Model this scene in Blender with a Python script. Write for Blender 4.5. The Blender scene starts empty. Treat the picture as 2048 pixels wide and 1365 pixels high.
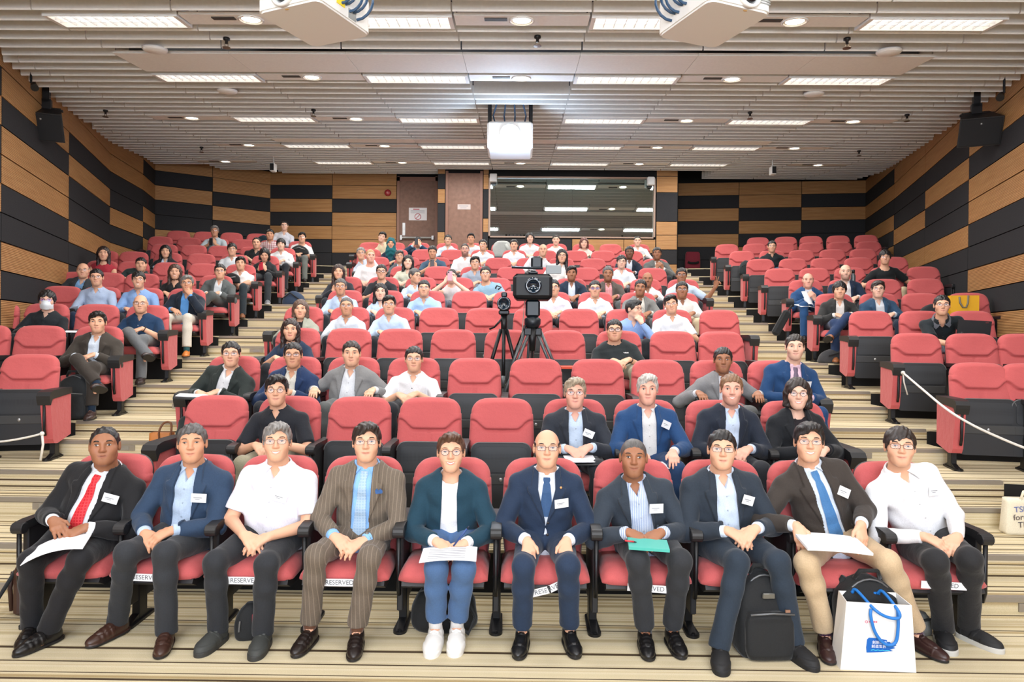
import bpy, bmesh, math, random
import numpy as np
from mathutils import Vector, Matrix
from mathutils.bvhtree import BVHTree
SC = bpy.context.scene
COL = SC.collection
rnd = random.Random(7)

# ------------------------------------------------------------------ camera
FPX = 2048 * 24.0 / 36.0
ZC = 1.76
f0 = Vector((-14, FPX, -7.5)).normalized()
r0 = f0.cross(Vector((0, 0, 1))).normalized()
u0 = r0.cross(f0)
RO = 0.0087
CR = (r0 + u0 * RO).normalized()
CU = (u0 - r0 * RO).normalized()
CF = f0
cam = bpy.data.cameras.new('camera')
cam.lens, cam.sensor_width = 24.0, 36.0
cam.clip_start, cam.clip_end = 0.05, 100
camo = bpy.data.objects.new('camera', cam)
COL.objects.link(camo)
M = Matrix((CR, CU, -CF)).transposed().to_4x4()
M.translation = (0, 0, ZC)
camo.matrix_world = M
SC.camera = camo


def ray(px, py):
    return CF * FPX + CR * (px - 1024) - CU * (py - 682.5)


def at(px, py, d):
    """the point seen at a pixel of the photograph, d metres into the hall"""
    v = ray(px, py)
    v = v * (d / v.y)
    return Vector((v.x, v.y, v.z + ZC))


def at_z(px, py, z):
    v = ray(px, py)
    v = v * ((z - ZC) / v.z)
    return Vector((v.x, v.y, v.z + ZC))


# ------------------------------------------------------------------ render look
SC.view_settings.view_transform = 'Standard'
SC.view_settings.look = 'None'
SC.view_settings.gamma = 1.0
SC.view_settings.use_curve_mapping = False
SC.view_settings.exposure = 0.52
SC.cycles.use_denoising = True
SC.cycles.max_bounces = 6
SC.cycles.diffuse_bounces = 4
SC.cycles.transparent_max_bounces = 8
W = bpy.data.worlds.new('world')
SC.world = W
W.use_nodes = True
W.node_tree.nodes['Background'].inputs[0].default_value = (0.9, 0.95, 1.0, 1)
W.node_tree.nodes['Background'].inputs[1].default_value = 0.05

# ------------------------------------------------------------------ plan of the hall
CEIL0, CSL = 1.76 + 2.445, 0.0938
BAY, FIN = 1.317, 0.27


def zceil(y):
    return CEIL0 + CSL * y


def y0(k):
    return 4.2 + 1.096 * (k - 1)


def zk(k):
    return 0.29 * (k - 1)


LIGHT_Y = [6.67, 8.62, 10.94, 13.25, 15.24]
DOWN = [(0, (-2, 0, 2)), (1, (-2, 0, 2)), (2, (-4, -2, 2, 4)), (3, (-4, -2, 2, 4)), (4, (-5, -2, 0, 2, 5))]


def lamp(kind, name, loc, energy, color=(1, 1, 1), size=None, size_y=None, rot=None, **kw):
    l = bpy.data.lights.new(name, kind)
    l.energy, l.color = energy, color
    if kind == 'AREA':
        l.shape = 'RECTANGLE'
        l.size, l.size_y = size, size_y
    elif size:
        l.shadow_soft_size = size
    for a, b in kw.items():
        setattr(l, a, b)
    o = bpy.data.objects.new(name, l)
    o.location = loc
    if rot:
        o.rotation_euler = rot
    COL.objects.link(o)
    return o


TILT = math.atan(CSL)
LWARM = (1.0, 0.98, 0.96)
for yy in LIGHT_Y:
    for b in (-3, -1, 1, 3):
        lamp('AREA', 'troffer_light', (b * BAY, yy, zceil(yy) - 0.03), 26, LWARM, 1.2, 0.28, (TILT, 0, 0))
for yy in (4.5, 2.3, 0.1, -2.1):                     # unseen rows of the same ceiling lights, assumed to go on over the stage
    for b in (-3, -1, 1, 3):
        lamp('AREA', 'troffer_light', (b * BAY, yy, zceil(yy) - 0.03), 24, LWARM, 1.2, 0.28, (TILT, 0, 0))
for i, bs in DOWN:
    for b in bs:
        yy = LIGHT_Y[i] - 0.04
        lamp('SPOT', 'downlight_lamp', (b * BAY, yy, zceil(yy) - 0.06), 30, (1, 0.93, 0.82), 0.06,
             spot_size=2.2, spot_blend=0.6)
for xx in (-3.2, -1.1, 1.1, 3.2):                    # unseen stage wash lamps, put in for soft frontal light on the audience
    o = lamp('AREA', 'added_stage_lamp', (xx, -0.9, 3.75), 30, (1.0, 0.98, 0.95), 0.9, 0.6)
    o.rotation_euler = (Vector((xx * 1.1, 8, 1.2)) - Vector(o.location)).to_track_quat('-Z', 'Y').to_euler()
lamp('POINT', 'flare_tint_lamp', (-0.10, 9.45, 4.20), 60, (0.55, 0.75, 1.0), 0.15)  # added lamp, stands in for the lens flare's blue tint on the ceiling


# ------------------------------------------------------------------ materials
def lin(c):
    out = []
    for v in c[:3]:
        v = v / 255.0
        out.append(v / 12.92 if v <= 0.04045 else ((v + 0.055) / 1.055) ** 2.4)
    return tuple(out) + (1,)


MATS = {}


def nodes_of(name):
    m = bpy.data.materials.new(name)
    m.use_nodes = True
    nt = m.node_tree
    return m, nt, nt.nodes['Principled BSDF']


def N(nt, kind, **kw):
    n = nt.nodes.new('ShaderNode' + kind)
    for a, b in kw.items():
        if a.startswith('i_'):
            n.inputs[int(a[2:])].default_value = b
        else:
            setattr(n, a, b)
    return n


def ramp(nt, pts, interp='LINEAR'):
    r = nt.nodes.new('ShaderNodeValToRGB')
    r.color_ramp.interpolation = interp
    el = r.color_ramp.elements
    while len(el) < len(pts):
        el.new(0.5)
    for e, (p, c) in zip(el, pts):
        e.position = p
        e.color = c if len(c) == 4 else lin(c)
    return r


def mat(name, c, rough=0.6, metal=0.0, emit=0.0, coat=0.0, spec=0.5):
    key = (name, tuple(c), rough, metal, emit)
    if key in MATS:
        return MATS[key]
    m, nt, b = nodes_of(name)
    b.inputs['Base Color'].default_value = lin(c)
    b.inputs['Roughness'].default_value = rough
    b.inputs['Metallic'].default_value = metal
    b.inputs['Coat Weight'].default_value = coat
    b.inputs['Specular IOR Level'].default_value = spec
    if emit:
        b.inputs['Emission Color'].default_value = lin(c)
        b.inputs['Emission Strength'].default_value = emit
    MATS[key] = m
    return m


def cloth(c, pat=None, c2=None, rough=0.85, amt=0.07, scale=140):
    key = ('cloth', tuple(c), pat, c2, rough)
    if key in MATS:
        return MATS[key]
    m, nt, b = nodes_of('cloth')
    tc = N(nt, 'TexCoord')
    nz = N(nt, 'TexNoise')
    nz.inputs['Scale'].default_value = scale
    nz.inputs['Detail'].default_value = 3
    nt.links.new(tc.outputs['Object'], nz.inputs['Vector'])
    lo = tuple(v * (1 - amt) for v in lin(c)[:3]) + (1,)
    hi = tuple(min(1, v * (1 + amt)) for v in lin(c)[:3]) + (1,)
    r = ramp(nt, [(0.3, lo), (0.7, hi)])
    nt.links.new(nz.outputs['Fac'], r.inputs['Fac'])
    out = r.outputs['Color']
    if pat:
        sep = N(nt, 'SeparateXYZ')
        nt.links.new(tc.outputs['Object'], sep.inputs[0])

        def stripes(axis, freq, thr):
            mu = N(nt, 'Math', operation='MULTIPLY', i_1=freq)
            nt.links.new(sep.outputs[axis], mu.inputs[0])
            fr = N(nt, 'Math', operation='FRACT')
            nt.links.new(mu.outputs[0], fr.inputs[0])
            lt = N(nt, 'Math', operation='LESS_THAN', i_1=thr)
            nt.links.new(fr.outputs[0], lt.inputs[0])
            return lt.outputs[0]
        if pat == 'pin':
            fac = stripes('X', 42, 0.13)
        elif pat == 'stripe':
            fac = stripes('X', 95, 0.42)
        elif pat == 'check':
            a, c_ = stripes('X', 60, 0.35), stripes('Z', 60, 0.35)
            mx = N(nt, 'Math', operation='MAXIMUM')
            nt.links.new(a, mx.inputs[0])
            nt.links.new(c_, mx.inputs[1])
            fac = mx.outputs[0]
        elif pat == 'plaid':
            a, c_ = stripes('X', 22, 0.4), stripes('Z', 22, 0.4)
            mx = N(nt, 'Math', operation='ADD')
            nt.links.new(a, mx.inputs[0])
            nt.links.new(c_, mx.inputs[1])
            ml = N(nt, 'Math', operation='MULTIPLY', i_1=0.5)
            nt.links.new(mx.outputs[0], ml.inputs[0])
            fac = ml.outputs[0]
        mix = N(nt, 'Mix', data_type='RGBA')
        nt.links.new(fac, mix.inputs['Factor'])
        nt.links.new(out, mix.inputs[6])
        mix.inputs[7].default_value = lin(c2)
        out = mix.outputs[2]
    nt.links.new(out, b.inputs['Base Color'])
    b.inputs['Roughness'].default_value = rough
    b.inputs['Specular IOR Level'].default_value = 0.25
    b.inputs['Sheen Weight'].default_value = 0.15
    b.inputs['Sheen Roughness'].default_value = 0.4
    n2 = N(nt, 'TexNoise')
    n2.inputs['Scale'].default_value = 14
    n2.inputs['Detail'].default_value = 4
    nt.links.new(tc.outputs['Object'], n2.inputs['Vector'])
    bp = N(nt, 'Bump')
    bp.inputs['Strength'].default_value = 0.35
    bp.inputs['Distance'].default_value = 0.02
    nt.links.new(n2.outputs['Fac'], bp.inputs['Height'])
    nt.links.new(bp.outputs[0], b.inputs['Normal'])
    MATS[key] = m
    return m


def skin(c):
    key = ('skin', tuple(c))
    if key in MATS:
        return MATS[key]
    m, nt, b = nodes_of('skin')
    at_ = N(nt, 'Attribute', attribute_name='tint')
    mx = N(nt, 'Mix', data_type='RGBA', blend_type='MULTIPLY')
    mx.inputs['Factor'].default_value = 1
    mx.inputs[6].default_value = lin(c)
    nt.links.new(at_.outputs['Color'], mx.inputs[7])
    nt.links.new(mx.outputs[2], b.inputs['Base Color'])
    b.inputs['Roughness'].default_value = 0.5
    b.inputs['Specular IOR Level'].default_value = 0.4
    MATS[key] = m
    return m


def hairmat(c):
    key = ('hair', tuple(c))
    if key in MATS:
        return MATS[key]
    m, nt, b = nodes_of('hair')
    tc = N(nt, 'TexCoord')
    mp = N(nt, 'Mapping')
    mp.inputs['Scale'].default_value = (160, 25, 40)
    nt.links.new(tc.outputs['Object'], mp.inputs[0])
    nz = N(nt, 'TexNoise')
    nz.inputs['Scale'].default_value = 1
    nz.inputs['Detail'].default_value = 4
    nt.links.new(mp.outputs[0], nz.inputs['Vector'])
    L = lin(c)
    r = ramp(nt, [(0.3, tuple(v * 0.6 for v in L[:3]) + (1,)), (0.7, tuple(min(1, v * 1.5 + 0.004) for v in L[:3]) + (1,))])
    nt.links.new(nz.outputs['Fac'], r.inputs['Fac'])
    nt.links.new(r.outputs['Color'], b.inputs['Base Color'])
    bp = N(nt, 'Bump')
    bp.inputs['Strength'].default_value = 0.6
    bp.inputs['Distance'].default_value = 0.004
    nt.links.new(nz.outputs['Fac'], bp.inputs['Height'])
    nt.links.new(bp.outputs[0], b.inputs['Normal'])
    b.inputs['Roughness'].default_value = 0.45
    MATS[key] = m
    return m


# ------------------------------------------------------------------ object helpers
def link(name, me, m=None, parent=None, mx=None, objmat=False):
    o = bpy.data.objects.new(name, me)
    COL.objects.link(o)
    if m is not None:
        ms = m if isinstance(m, (list, tuple)) else [m]
        if not objmat:
            if not me.materials:
                for q in ms:
                    me.materials.append(q)
        else:
            while len(me.materials) < len(ms):
                me.materials.append(None)
            for i, q in enumerate(ms):
                o.material_slots[i].link = 'OBJECT'
                o.material_slots[i].material = q
    if parent is not None:
        o.parent = parent
    if mx is not None:
        o.matrix_local = mx
    return o


def tag(o, label=None, cat=None, group=None, kind=None):
    for a, b in (('label', label), ('category', cat), ('group', group), ('kind', kind)):
        if b:
            o[a] = b
    return o


def empty(name, loc=(0, 0, 0), rz=0.0, **kw):
    o = bpy.data.objects.new(name, None)
    COL.objects.link(o)
    o.matrix_basis = Matrix.Translation(loc) @ Matrix.Rotation(rz, 4, 'Z')
    o.empty_display_size = 0.05
    return tag(o, **kw)


class MB:
    """collects simple shapes into one mesh"""

    def __init__(s):
        s.v, s.f, s.m = [], [], []

    def add(s, vs, fs, mi=0):
        n = len(s.v)
        s.v += [tuple(p) for p in vs]
        s.f += [tuple(i + n for i in f) for f in fs]
        s.m += [mi] * len(fs)
        return s

    def box(s, lo, hi, mi=0, mx=None, ch=0.0):
        x0, y0_, z0 = lo
        x1, y1, z1 = hi
        if ch:
            c = ch
            vs = []
            for z, d in ((z0, c), (z0 + c, 0), (z1 - c, 0), (z1, c)):
                vs += [(x0 + c + d * .5, y0_ + d, z), (x1 - c - d * .5, y0_ + d, z), (x1 - d, y0_ + c + d * .5, z), (x1 - d, y1 - c - d * .5, z),
                       (x1 - c - d * .5, y1 - d, z), (x0 + c + d * .5, y1 - d, z), (x0 + d, y1 - c - d * .5, z), (x0 + d, y0_ + c + d * .5, z)]
            fs = [tuple(range(7, -1, -1)), tuple(range(24, 32))]
            for k in range(3):
                for i in range(8):
                    j = (i + 1) % 8
                    fs.append((k * 8 + i, k * 8 + j, k * 8 + 8 + j, k * 8 + 8 + i))
        else:
            vs = [(x0, y0_, z0), (x1, y0_, z0), (x1, y1, z0), (x0, y1, z0), (x0, y0_, z1), (x1, y0_, z1), (x1, y1, z1), (x0, y1, z1)]
            fs = [(3, 2, 1, 0), (4, 5, 6, 7), (0, 1, 5, 4), (1, 2, 6, 5), (2, 3, 7, 6), (3, 0, 4, 7)]
        if mx is not None:
            vs = [mx @ Vector(p) for p in vs]
        return s.add(vs, fs, mi)

    def tube(s, pts, r, n=8, mi=0, cap=True, closed=False):
        pts = [Vector(p) for p in pts]
        m = len(pts)
        rs = r if isinstance(r, (list, tuple)) else [r] * m
        vs, fs = [], []
        up = None
        for i, p in enumerate(pts):
            if closed:
                t = (pts[(i + 1) % m] - pts[i - 1]).normalized()
            else:
                t = (pts[min(i + 1, m - 1)] - pts[max(i - 1, 0)]).normalized()
            if up is None:
                up = Vector((0, 0, 1)) if abs(t.z) < 0.9 else Vector((1, 0, 0))
            a = t.cross(up).normalized()
            b = a.cross(t).normalized()
            up = b
            for j in range(n):
                q = 2 * math.pi * j / n
                vs.append(p + (a * math.cos(q) + b * math.sin(q)) * rs[i])
        for i in range(m if closed else m - 1):
            k = (i + 1) % m
            for j in range(n):
                l = (j + 1) % n
                fs.append((i * n + j, k * n + j, k * n + l, i * n + l))
        if cap and not closed:
            fs.append(tuple(range(n)))
            fs.append(tuple((m - 1) * n + j for j in range(n - 1, -1, -1)))
        return s.add(vs, fs, mi)

    def lathe(s, prof, n=16, mi=0, mx=None):
        """prof: list of (r, z)"""
        vs, fs = [], []
        for r, z in prof:
            for j in range(n):
                q = 2 * math.pi * j / n
                vs.append((r * math.cos(q), r * math.sin(q), z))
        for i in range(len(prof) - 1):
            for j in range(n):
                l = (j + 1) % n
                fs.append((i * n + j, i * n + l, (i + 1) * n + l, (i + 1) * n + j))
        fs.append(tuple(range(n - 1, -1, -1)))
        fs.append(tuple((len(prof) - 1) * n + j for j in range(n)))
        if mx is not None:
            vs = [mx @ Vector(p) for p in vs]
        return s.add(vs, fs, mi)

    def prism(s, poly, a, b, axis='Z', mi=0, mx=None):
        """poly: 2-d outline; extruded from a to b along the axis (X: poly is (y,z); Y: (x,z); Z: (x,y))"""
        n = len(poly)

        def P(p, h):
            return (h, p[0], p[1]) if axis == 'X' else ((p[0], h, p[1]) if axis == 'Y' else (p[0], p[1], h))
        vs = [P(p, a) for p in poly] + [P(p, b) for p in poly]
        fs = [tuple(range(n - 1, -1, -1)), tuple(range(n, 2 * n))] + [(i, (i + 1) % n, n + (i + 1) % n, n + i) for i in range(n)]
        if mx is not None:
            vs = [mx @ Vector(p) for p in vs]
        return s.add(vs, fs, mi)

    def sphere(s, c, r, n=12, k=8, mi=0, mx=None):
        r = (r, r, r) if isinstance(r, (int, float)) else r
        vs, fs = [], []
        for i in range(k + 1):
            a = math.pi * i / k
            for j in range(n):
                q = 2 * math.pi * j / n
                vs.append((c[0] + r[0] * math.sin(a) * math.cos(q), c[1] + r[1] * math.sin(a) * math.sin(q), c[2] + r[2] * math.cos(a)))
        for i in range(k):
            for j in range(n):
                l = (j + 1) % n
                fs.append((i * n + j, (i + 1) * n + j, (i + 1) * n + l, i * n + l))
        if mx is not None:
            vs = [mx @ Vector(p) for p in vs]
        return s.add(vs, fs, mi)

    def mesh(s, name, smooth=False, fix=True):
        me = bpy.data.meshes.new(name)
        me.from_pydata(s.v, [], s.f)
        if any(s.m):
            me.polygons.foreach_set('material_index', s.m)
        if fix:
            bm = bmesh.new()
            bm.from_mesh(me)
            bmesh.ops.remove_doubles(bm, verts=bm.verts, dist=1e-6)
            bmesh.ops.recalc_face_normals(bm, faces=bm.faces)
            bm.to_mesh(me)
            bm.free()
        if smooth:
            me.polygons.foreach_set('use_smooth', [True] * len(me.polygons))
        return me

    def build(s, name, m, parent=None, smooth=False, mx=None, fix=True):
        return link(name, s.mesh(name, smooth, fix), m, parent, mx)


def text(body, name, size, m, parent, mx, align='CENTER', depth=0.0004, font=None):
    c = bpy.data.curves.new(name, 'FONT')
    c.body, c.size, c.extrude = body, size, depth
    c.align_x = align
    c.align_y = 'CENTER'
    tmp = bpy.data.objects.new(name, c)
    COL.objects.link(tmp)
    me = bpy.data.meshes.new_from_object(tmp.evaluated_get(bpy.context.evaluated_depsgraph_get()))
    bpy.data.objects.remove(tmp)
    bpy.data.curves.remove(c)
    me.name = name
    me.materials.clear()
    return link(name, me, m, parent, mx)
# ================================================================== the hall
def carpet():
    m, nt, b = nodes_of('striped_carpet')
    geo = N(nt, 'NewGeometry')
    dot = N(nt, 'VectorMath', operation='DOT_PRODUCT')
    dot.inputs[1].default_value = (0.0, 1.0, 1.37)
    nt.links.new(geo.outputs['Position'], dot.inputs[0])

    def noise1(scale, detail=0.0):
        n = N(nt, 'TexNoise', noise_dimensions='1D')
        n.inputs['Scale'].default_value = scale
        n.inputs['Detail'].default_value = detail
        nt.links.new(dot.outputs['Value'], n.inputs['W'])
        return n.outputs['Fac']
    base = ramp(nt, [(0.25, (180, 158, 116)), (0.42, (216, 200, 162)), (0.6, (230, 216, 184)), (0.8, (200, 178, 134))])
    nt.links.new(noise1(16, 1.5), base.inputs['Fac'])
    lines = ramp(nt, [(0.0, (0, 0, 0, 1)), (0.66, (0, 0, 0, 1)), (0.685, (1, 1, 1, 1)), (1, (1, 1, 1, 1))])
    nt.links.new(noise1(26, 0.5), lines.inputs['Fac'])
    mx = N(nt, 'Mix', data_type='RGBA')
    nt.links.new(lines.outputs['Color'], mx.inputs['Factor'])
    nt.links.new(base.outputs['Color'], mx.inputs[6])
    mx.inputs[7].default_value = lin((84, 70, 54))
    fib = N(nt, 'TexNoise')
    fib.inputs['Scale'].default_value = 220
    nt.links.new(geo.outputs['Position'], fib.inputs['Vector'])
    mul = N(nt, 'Mix', data_type='RGBA', blend_type='MULTIPLY')
    mul.inputs['Factor'].default_value = 0.35
    nt.links.new(mx.outputs[2], mul.inputs[6])
    nt.links.new(fib.outputs['Fac'], mul.inputs[7])
    nt.links.new(mul.outputs[2], b.inputs['Base Color'])
    b.inputs['Roughness'].default_value = 0.95
    b.inputs['Specular IOR Level'].default_value = 0.1
    bp = N(nt, 'Bump')
    bp.inputs['Strength'].default_value = 0.3
    bp.inputs['Distance'].default_value = 0.01
    nt.links.new(fib.outputs['Fac'], bp.inputs['Height'])
    nt.links.new(bp.outputs[0], b.inputs['Normal'])
    return m


def wood(ribs=True, c1=(196, 138, 74), c2=(176, 116, 58)):
    m, nt, b = nodes_of('ribbed_wood' if ribs else 'wood')
    geo = N(nt, 'NewGeometry')
    mp = N(nt, 'Mapping')
    mp.inputs['Scale'].default_value = (1.6, 1.6, 40)
    nt.links.new(geo.outputs['Position'], mp.inputs[0])
    nz = N(nt, 'TexNoise')
    nz.inputs['Scale'].default_value = 1.5
    nz.inputs['Detail'].default_value = 5
    nt.links.new(mp.outputs[0], nz.inputs['Vector'])
    r = ramp(nt, [(0.3, c2), (0.7, c1)])
    nt.links.new(nz.outputs['Fac'], r.inputs['Fac'])
    col = r.outputs['Color']
    if ribs:
        sep = N(nt, 'SeparateXYZ')
        nt.links.new(geo.outputs['Position'], sep.inputs[0])
        mu = N(nt, 'Math', operation='MULTIPLY', i_1=2 * math.pi / 0.0205)
        nt.links.new(sep.outputs['Z'], mu.inputs[0])
        sn = N(nt, 'Math', operation='SINE')
        nt.links.new(mu.outputs[0], sn.inputs[0])
        gr = ramp(nt, [(0.0, (0.36, 0.30, 0.24, 1)), (0.35, (1, 1, 1, 1))])
        ad = N(nt, 'Math', operation='MULTIPLY_ADD', i_1=0.5, i_2=0.5)
        nt.links.new(sn.outputs[0], ad.inputs[0])
        nt.links.new(ad.outputs[0], gr.inputs['Fac'])
        mx = N(nt, 'Mix', data_type='RGBA', blend_type='MULTIPLY')
        mx.inputs['Factor'].default_value = 1
        nt.links.new(col, mx.inputs[6])
        nt.links.new(gr.outputs['Color'], mx.inputs[7])
        col = mx.outputs[2]
        bp = N(nt, 'Bump')
        bp.inputs['Strength'].default_value = 0.5
        bp.inputs['Distance'].default_value = 0.006
        nt.links.new(ad.outputs[0], bp.inputs['Height'])
        nt.links.new(bp.outputs[0], b.inputs['Normal'])
    nt.links.new(col, b.inputs['Base Color'])
    b.inputs['Roughness'].default_value = 0.5
    b.inputs['Specular IOR Level'].default_value = 0.3
    return m


def noisy(name, c, amt=0.15, scale=40, rough=0.9, bump=0.3, spec=0.2):
    m, nt, b = nodes_of(name)
    tc = N(nt, 'NewGeometry')
    nz = N(nt, 'TexNoise')
    nz.inputs['Scale'].default_value = scale
    nz.inputs['Detail'].default_value = 4
    nt.links.new(tc.outputs['Position'], nz.inputs['Vector'])
    L = lin(c)
    r = ramp(nt, [(0.3, tuple(v * (1 - amt) for v in L[:3]) + (1,)), (0.7, tuple(min(1, v * (1 + amt)) for v in L[:3]) + (1,))])
    nt.links.new(nz.outputs['Fac'], r.inputs['Fac'])
    nt.links.new(r.outputs['Color'], b.inputs['Base Color'])
    b.inputs['Roughness'].default_value = rough
    b.inputs['Specular IOR Level'].default_value = spec
    if bump:
        bp = N(nt, 'Bump')
        bp.inputs['Strength'].default_value = bump
        bp.inputs['Distance'].default_value = 0.005
        nt.links.new(nz.outputs['Fac'], bp.inputs['Height'])
        nt.links.new(bp.outputs[0], b.inputs['Normal'])
    return m


CARPET = carpet()
WOOD, DOORWOOD = wood(True, (194, 148, 98), (174, 126, 78)), noisy('door_veneer', (128, 98, 84), 0.12, 12, 0.5, 0.05)
DARK = noisy('dark_fabric_panel', (48, 48, 50), 0.2, 130, 0.95)
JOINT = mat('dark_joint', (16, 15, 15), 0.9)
BLACK = mat('black_plastic', (30, 30, 32), 0.45)
BLACKM = mat('black_metal', (24, 24, 26), 0.4, 0.3)
STEEL = mat('brushed_steel', (170, 170, 170), 0.35, 0.8)
NOSE = mat('step_nosing', (150, 142, 130), 0.45, 0.4)
WHITEP = mat('white_enamel', (226, 225, 222), 0.45)
SLAT = noisy('white_baffle', (230, 228, 224), 0.03, 30, 0.7, 0.08)

XL, XR = -4.50, 4.10          # outer edges of the two aisles
ML, MR = -3.12, 2.86          # inner edges of the two aisles


def pf(k):
    return y0(k) - 0.60


# ---- floor, tiers, steps
fl = MB().box((-12, -6, -0.2), (12, 20, 0)).build('floor', CARPET)
tag(fl, kind='structure')
NT = 13
for k in range(2, NT + 1):
    e = pf(k)
    poly = [(-11, e - 0.21 * (11 + XL)), (XL, e), (XR, e), (11, e - 0.21 * (11 - XR)), (11, 20), (-11, 20)]
    tier = MB().prism(poly, zk(k - 1) - 0.02, zk(k)).build('tier', CARPET, fl)
    MB().box((ML, e - 0.008, zk(k - 1)), (MR, e + 0.002, zk(k) - 0.02)).build('shaded_riser', JOINT, tier)  # black boards over the risers, the under-seat shade is put into their colour
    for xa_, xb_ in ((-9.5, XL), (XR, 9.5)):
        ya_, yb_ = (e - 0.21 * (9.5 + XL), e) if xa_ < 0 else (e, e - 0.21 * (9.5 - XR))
        MB().prism([(xa_, ya_ - 0.008), (xb_, yb_ - 0.008), (xb_, yb_ + 0.002), (xa_, ya_ + 0.002)], zk(k - 1), zk(k) - 0.02).build('shaded_riser', JOINT, tier)
    for a, b in ((XL, ML), (MR, XR)):
        MB().box((a + 0.01, e - 0.006, zk(k) - 0.028), (b - 0.01, e + 0.036, zk(k) + 0.004)).build('nosing', NOSE, tier)
        st = MB().box((a, e - 0.37, zk(k - 1) - 0.01), (b, e, zk(k) - 0.145)).build('step', CARPET, fl)
        MB().box((a + 0.01, e - 0.376, zk(k) - 0.145 - 0.028), (b - 0.01, e - 0.335, zk(k) - 0.141)).build('nosing', NOSE, st)
        xx = a + 0.62 if a < 0 else a + 0.30
        MB().box((xx, e - 0.380, zk(k) - 0.232), (xx + 0.20, e - 0.37, zk(k) - 0.178)).box((xx + 0.055, e - 0.384, zk(k) - 0.222), (xx + 0.145, e - 0.378, zk(k) - 0.19), 1).build('step_light', [NOSE, STEEL], st)

# ---- walls with their panels
LAT0, LATH = 5.57, 0.3415
UP = lambda px, D: (px - 1038) / FPX * D


def panel(parent, a, b, z0, z1, kind, th=0.03, gap=0.007):
    a, b = Vector((a[0], a[1], 0)), Vector((b[0], b[1], 0))
    d = (b - a).normalized()
    n = Vector((d.y, -d.x, 0))
    if n.dot(Vector((0, 5, 0)) - a) < 0:
        n = -n
    A, B_ = a + d * gap, b - d * gap
    vs = []
    for z in (z0 + gap, z1 - gap):
        vs += [A + n * 0.004 + Vector((0, 0, z)), B_ + n * 0.004 + Vector((0, 0, z)), B_ + n * th + Vector((0, 0, z)), A + n * th + Vector((0, 0, z))]
    MB().add(vs, [(0, 1, 2, 3), (7, 6, 5, 4), (0, 4, 5, 1), (1, 5, 6, 2), (2, 6, 7, 3), (3, 7, 4, 0)]).build('wood_panel' if kind == 'w' else 'dark_panel', WOOD if kind == 'w' else DARK, parent)


def wall(name, bays, zlo=None):
    """bays: (point, point, pattern from course -1 down)"""
    mb = MB()
    for a, b, pat in bays:
        av, bv = Vector((a[0], a[1], 0)), Vector((b[0], b[1], 0))
        d = (bv - av).normalized()
        n = Vector((d.y, -d.x, 0))
        if n.dot(Vector((0, 5, 0)) - av) > 0:
            n = -n
        vs = [av, bv, bv + n * 0.15, av + n * 0.15]
        mb.add(vs + [p + Vector((0, 0, 7)) for p in vs], [(3, 2, 1, 0), (4, 5, 6, 7), (0, 1, 5, 4), (1, 2, 6, 5), (2, 3, 7, 6), (3, 0, 4, 7)])
    w = mb.build(name, JOINT, fix=True)
    tag(w, kind='structure')
    for a, b, pat in bays:
        for i, ch in enumerate(pat):
            c = i - 1
            z1, z0 = LAT0 - LATH * c, LAT0 - LATH * (c + 1)
            yy = min(a[1], b[1])
            fz = 0.29 * max(0, math.floor((yy - 3.6) / 1.096))
            if z1 < fz - 0.2 or z0 > zceil(max(a[1], b[1])) + 0.05:
                continue
            if ch in 'wd':
                panel(w, a, b, z0, z1, ch)
    return w


LP = [(-5.25, 5.42), (-6.21 - (8.17 - 8.17), 8.17)]
lA, lB, lC, lK = (-7.03, 10.52), (-7.92, 13.06), (-8.22, 14.76), (-8.52, 15.81)
lF = (lA[0] + (lA[0] - lB[0]) * -1.0 * -1.0 + 0.0, lA[1] - 2.54)
lF = (-6.14, 7.98)
lM, lN = (UP(420, 16.5), 16.5), (UP(537, 17.29), 17.29)
lO, lQ = (UP(662, 17.29), 17.29), (UP(791, 17.29), 17.29)
P0, P1, P2, P3 = 'wwwwdwwddwdwwdwdwd', 'wwwdwddwddwdwwdwdw', 'wwwddwdwdwddwdwdwd', 'wdwdwdwdwdwdwdwd'
wall('wall_left', [((-4.4, 0.4), (-4.95, 2.9), P1), ((-4.95, 2.9), (-5.5, 5.44), P2), ((-5.5, 5.44), lF, P1), (lF, lA, P0), (lA, lB, P1), (lB, lC, P2), (lC, lK, P3)])
wall('wall_back_left', [(lK, lM, 'wdwddwddwdwd'), (lM, lN, 'wwdwddwdwdwd'), (lN, lO, 'wdwdwddwdwdw'), (lO, lQ, 'wwdwwwdwdwdw'), (lQ, (UP(874, 17.29), 17.29), '')])
rA, rB, rC, rK = (6.81, 10.4), (7.57, 12.8), (8.3, 15.2), (UP(1726, 17.8), 17.8)
rF = (6.02, 7.9)
rL, rM, rN = (UP(1352, 18.3), 18.3), (UP(1473, 18.15), 18.15), (UP(1597, 17.98), 17.98)
wall('wall_right', [((4.4, 0.4), (4.95, 2.9), P1), ((4.95, 2.9), (5.45, 5.4), P2), ((5.45, 5.4), rF, P1), (rF, rA, P0), (rA, rB, P1), (rB, rC, P2), (rC, rK, P3)])
wall('wall_back_right', [(rL, rM, 'wdwdwddwdw'), (rM, rN, 'wwdwdwdwdw'), (rN, rK, 'wdwdddwdw')])

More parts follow.
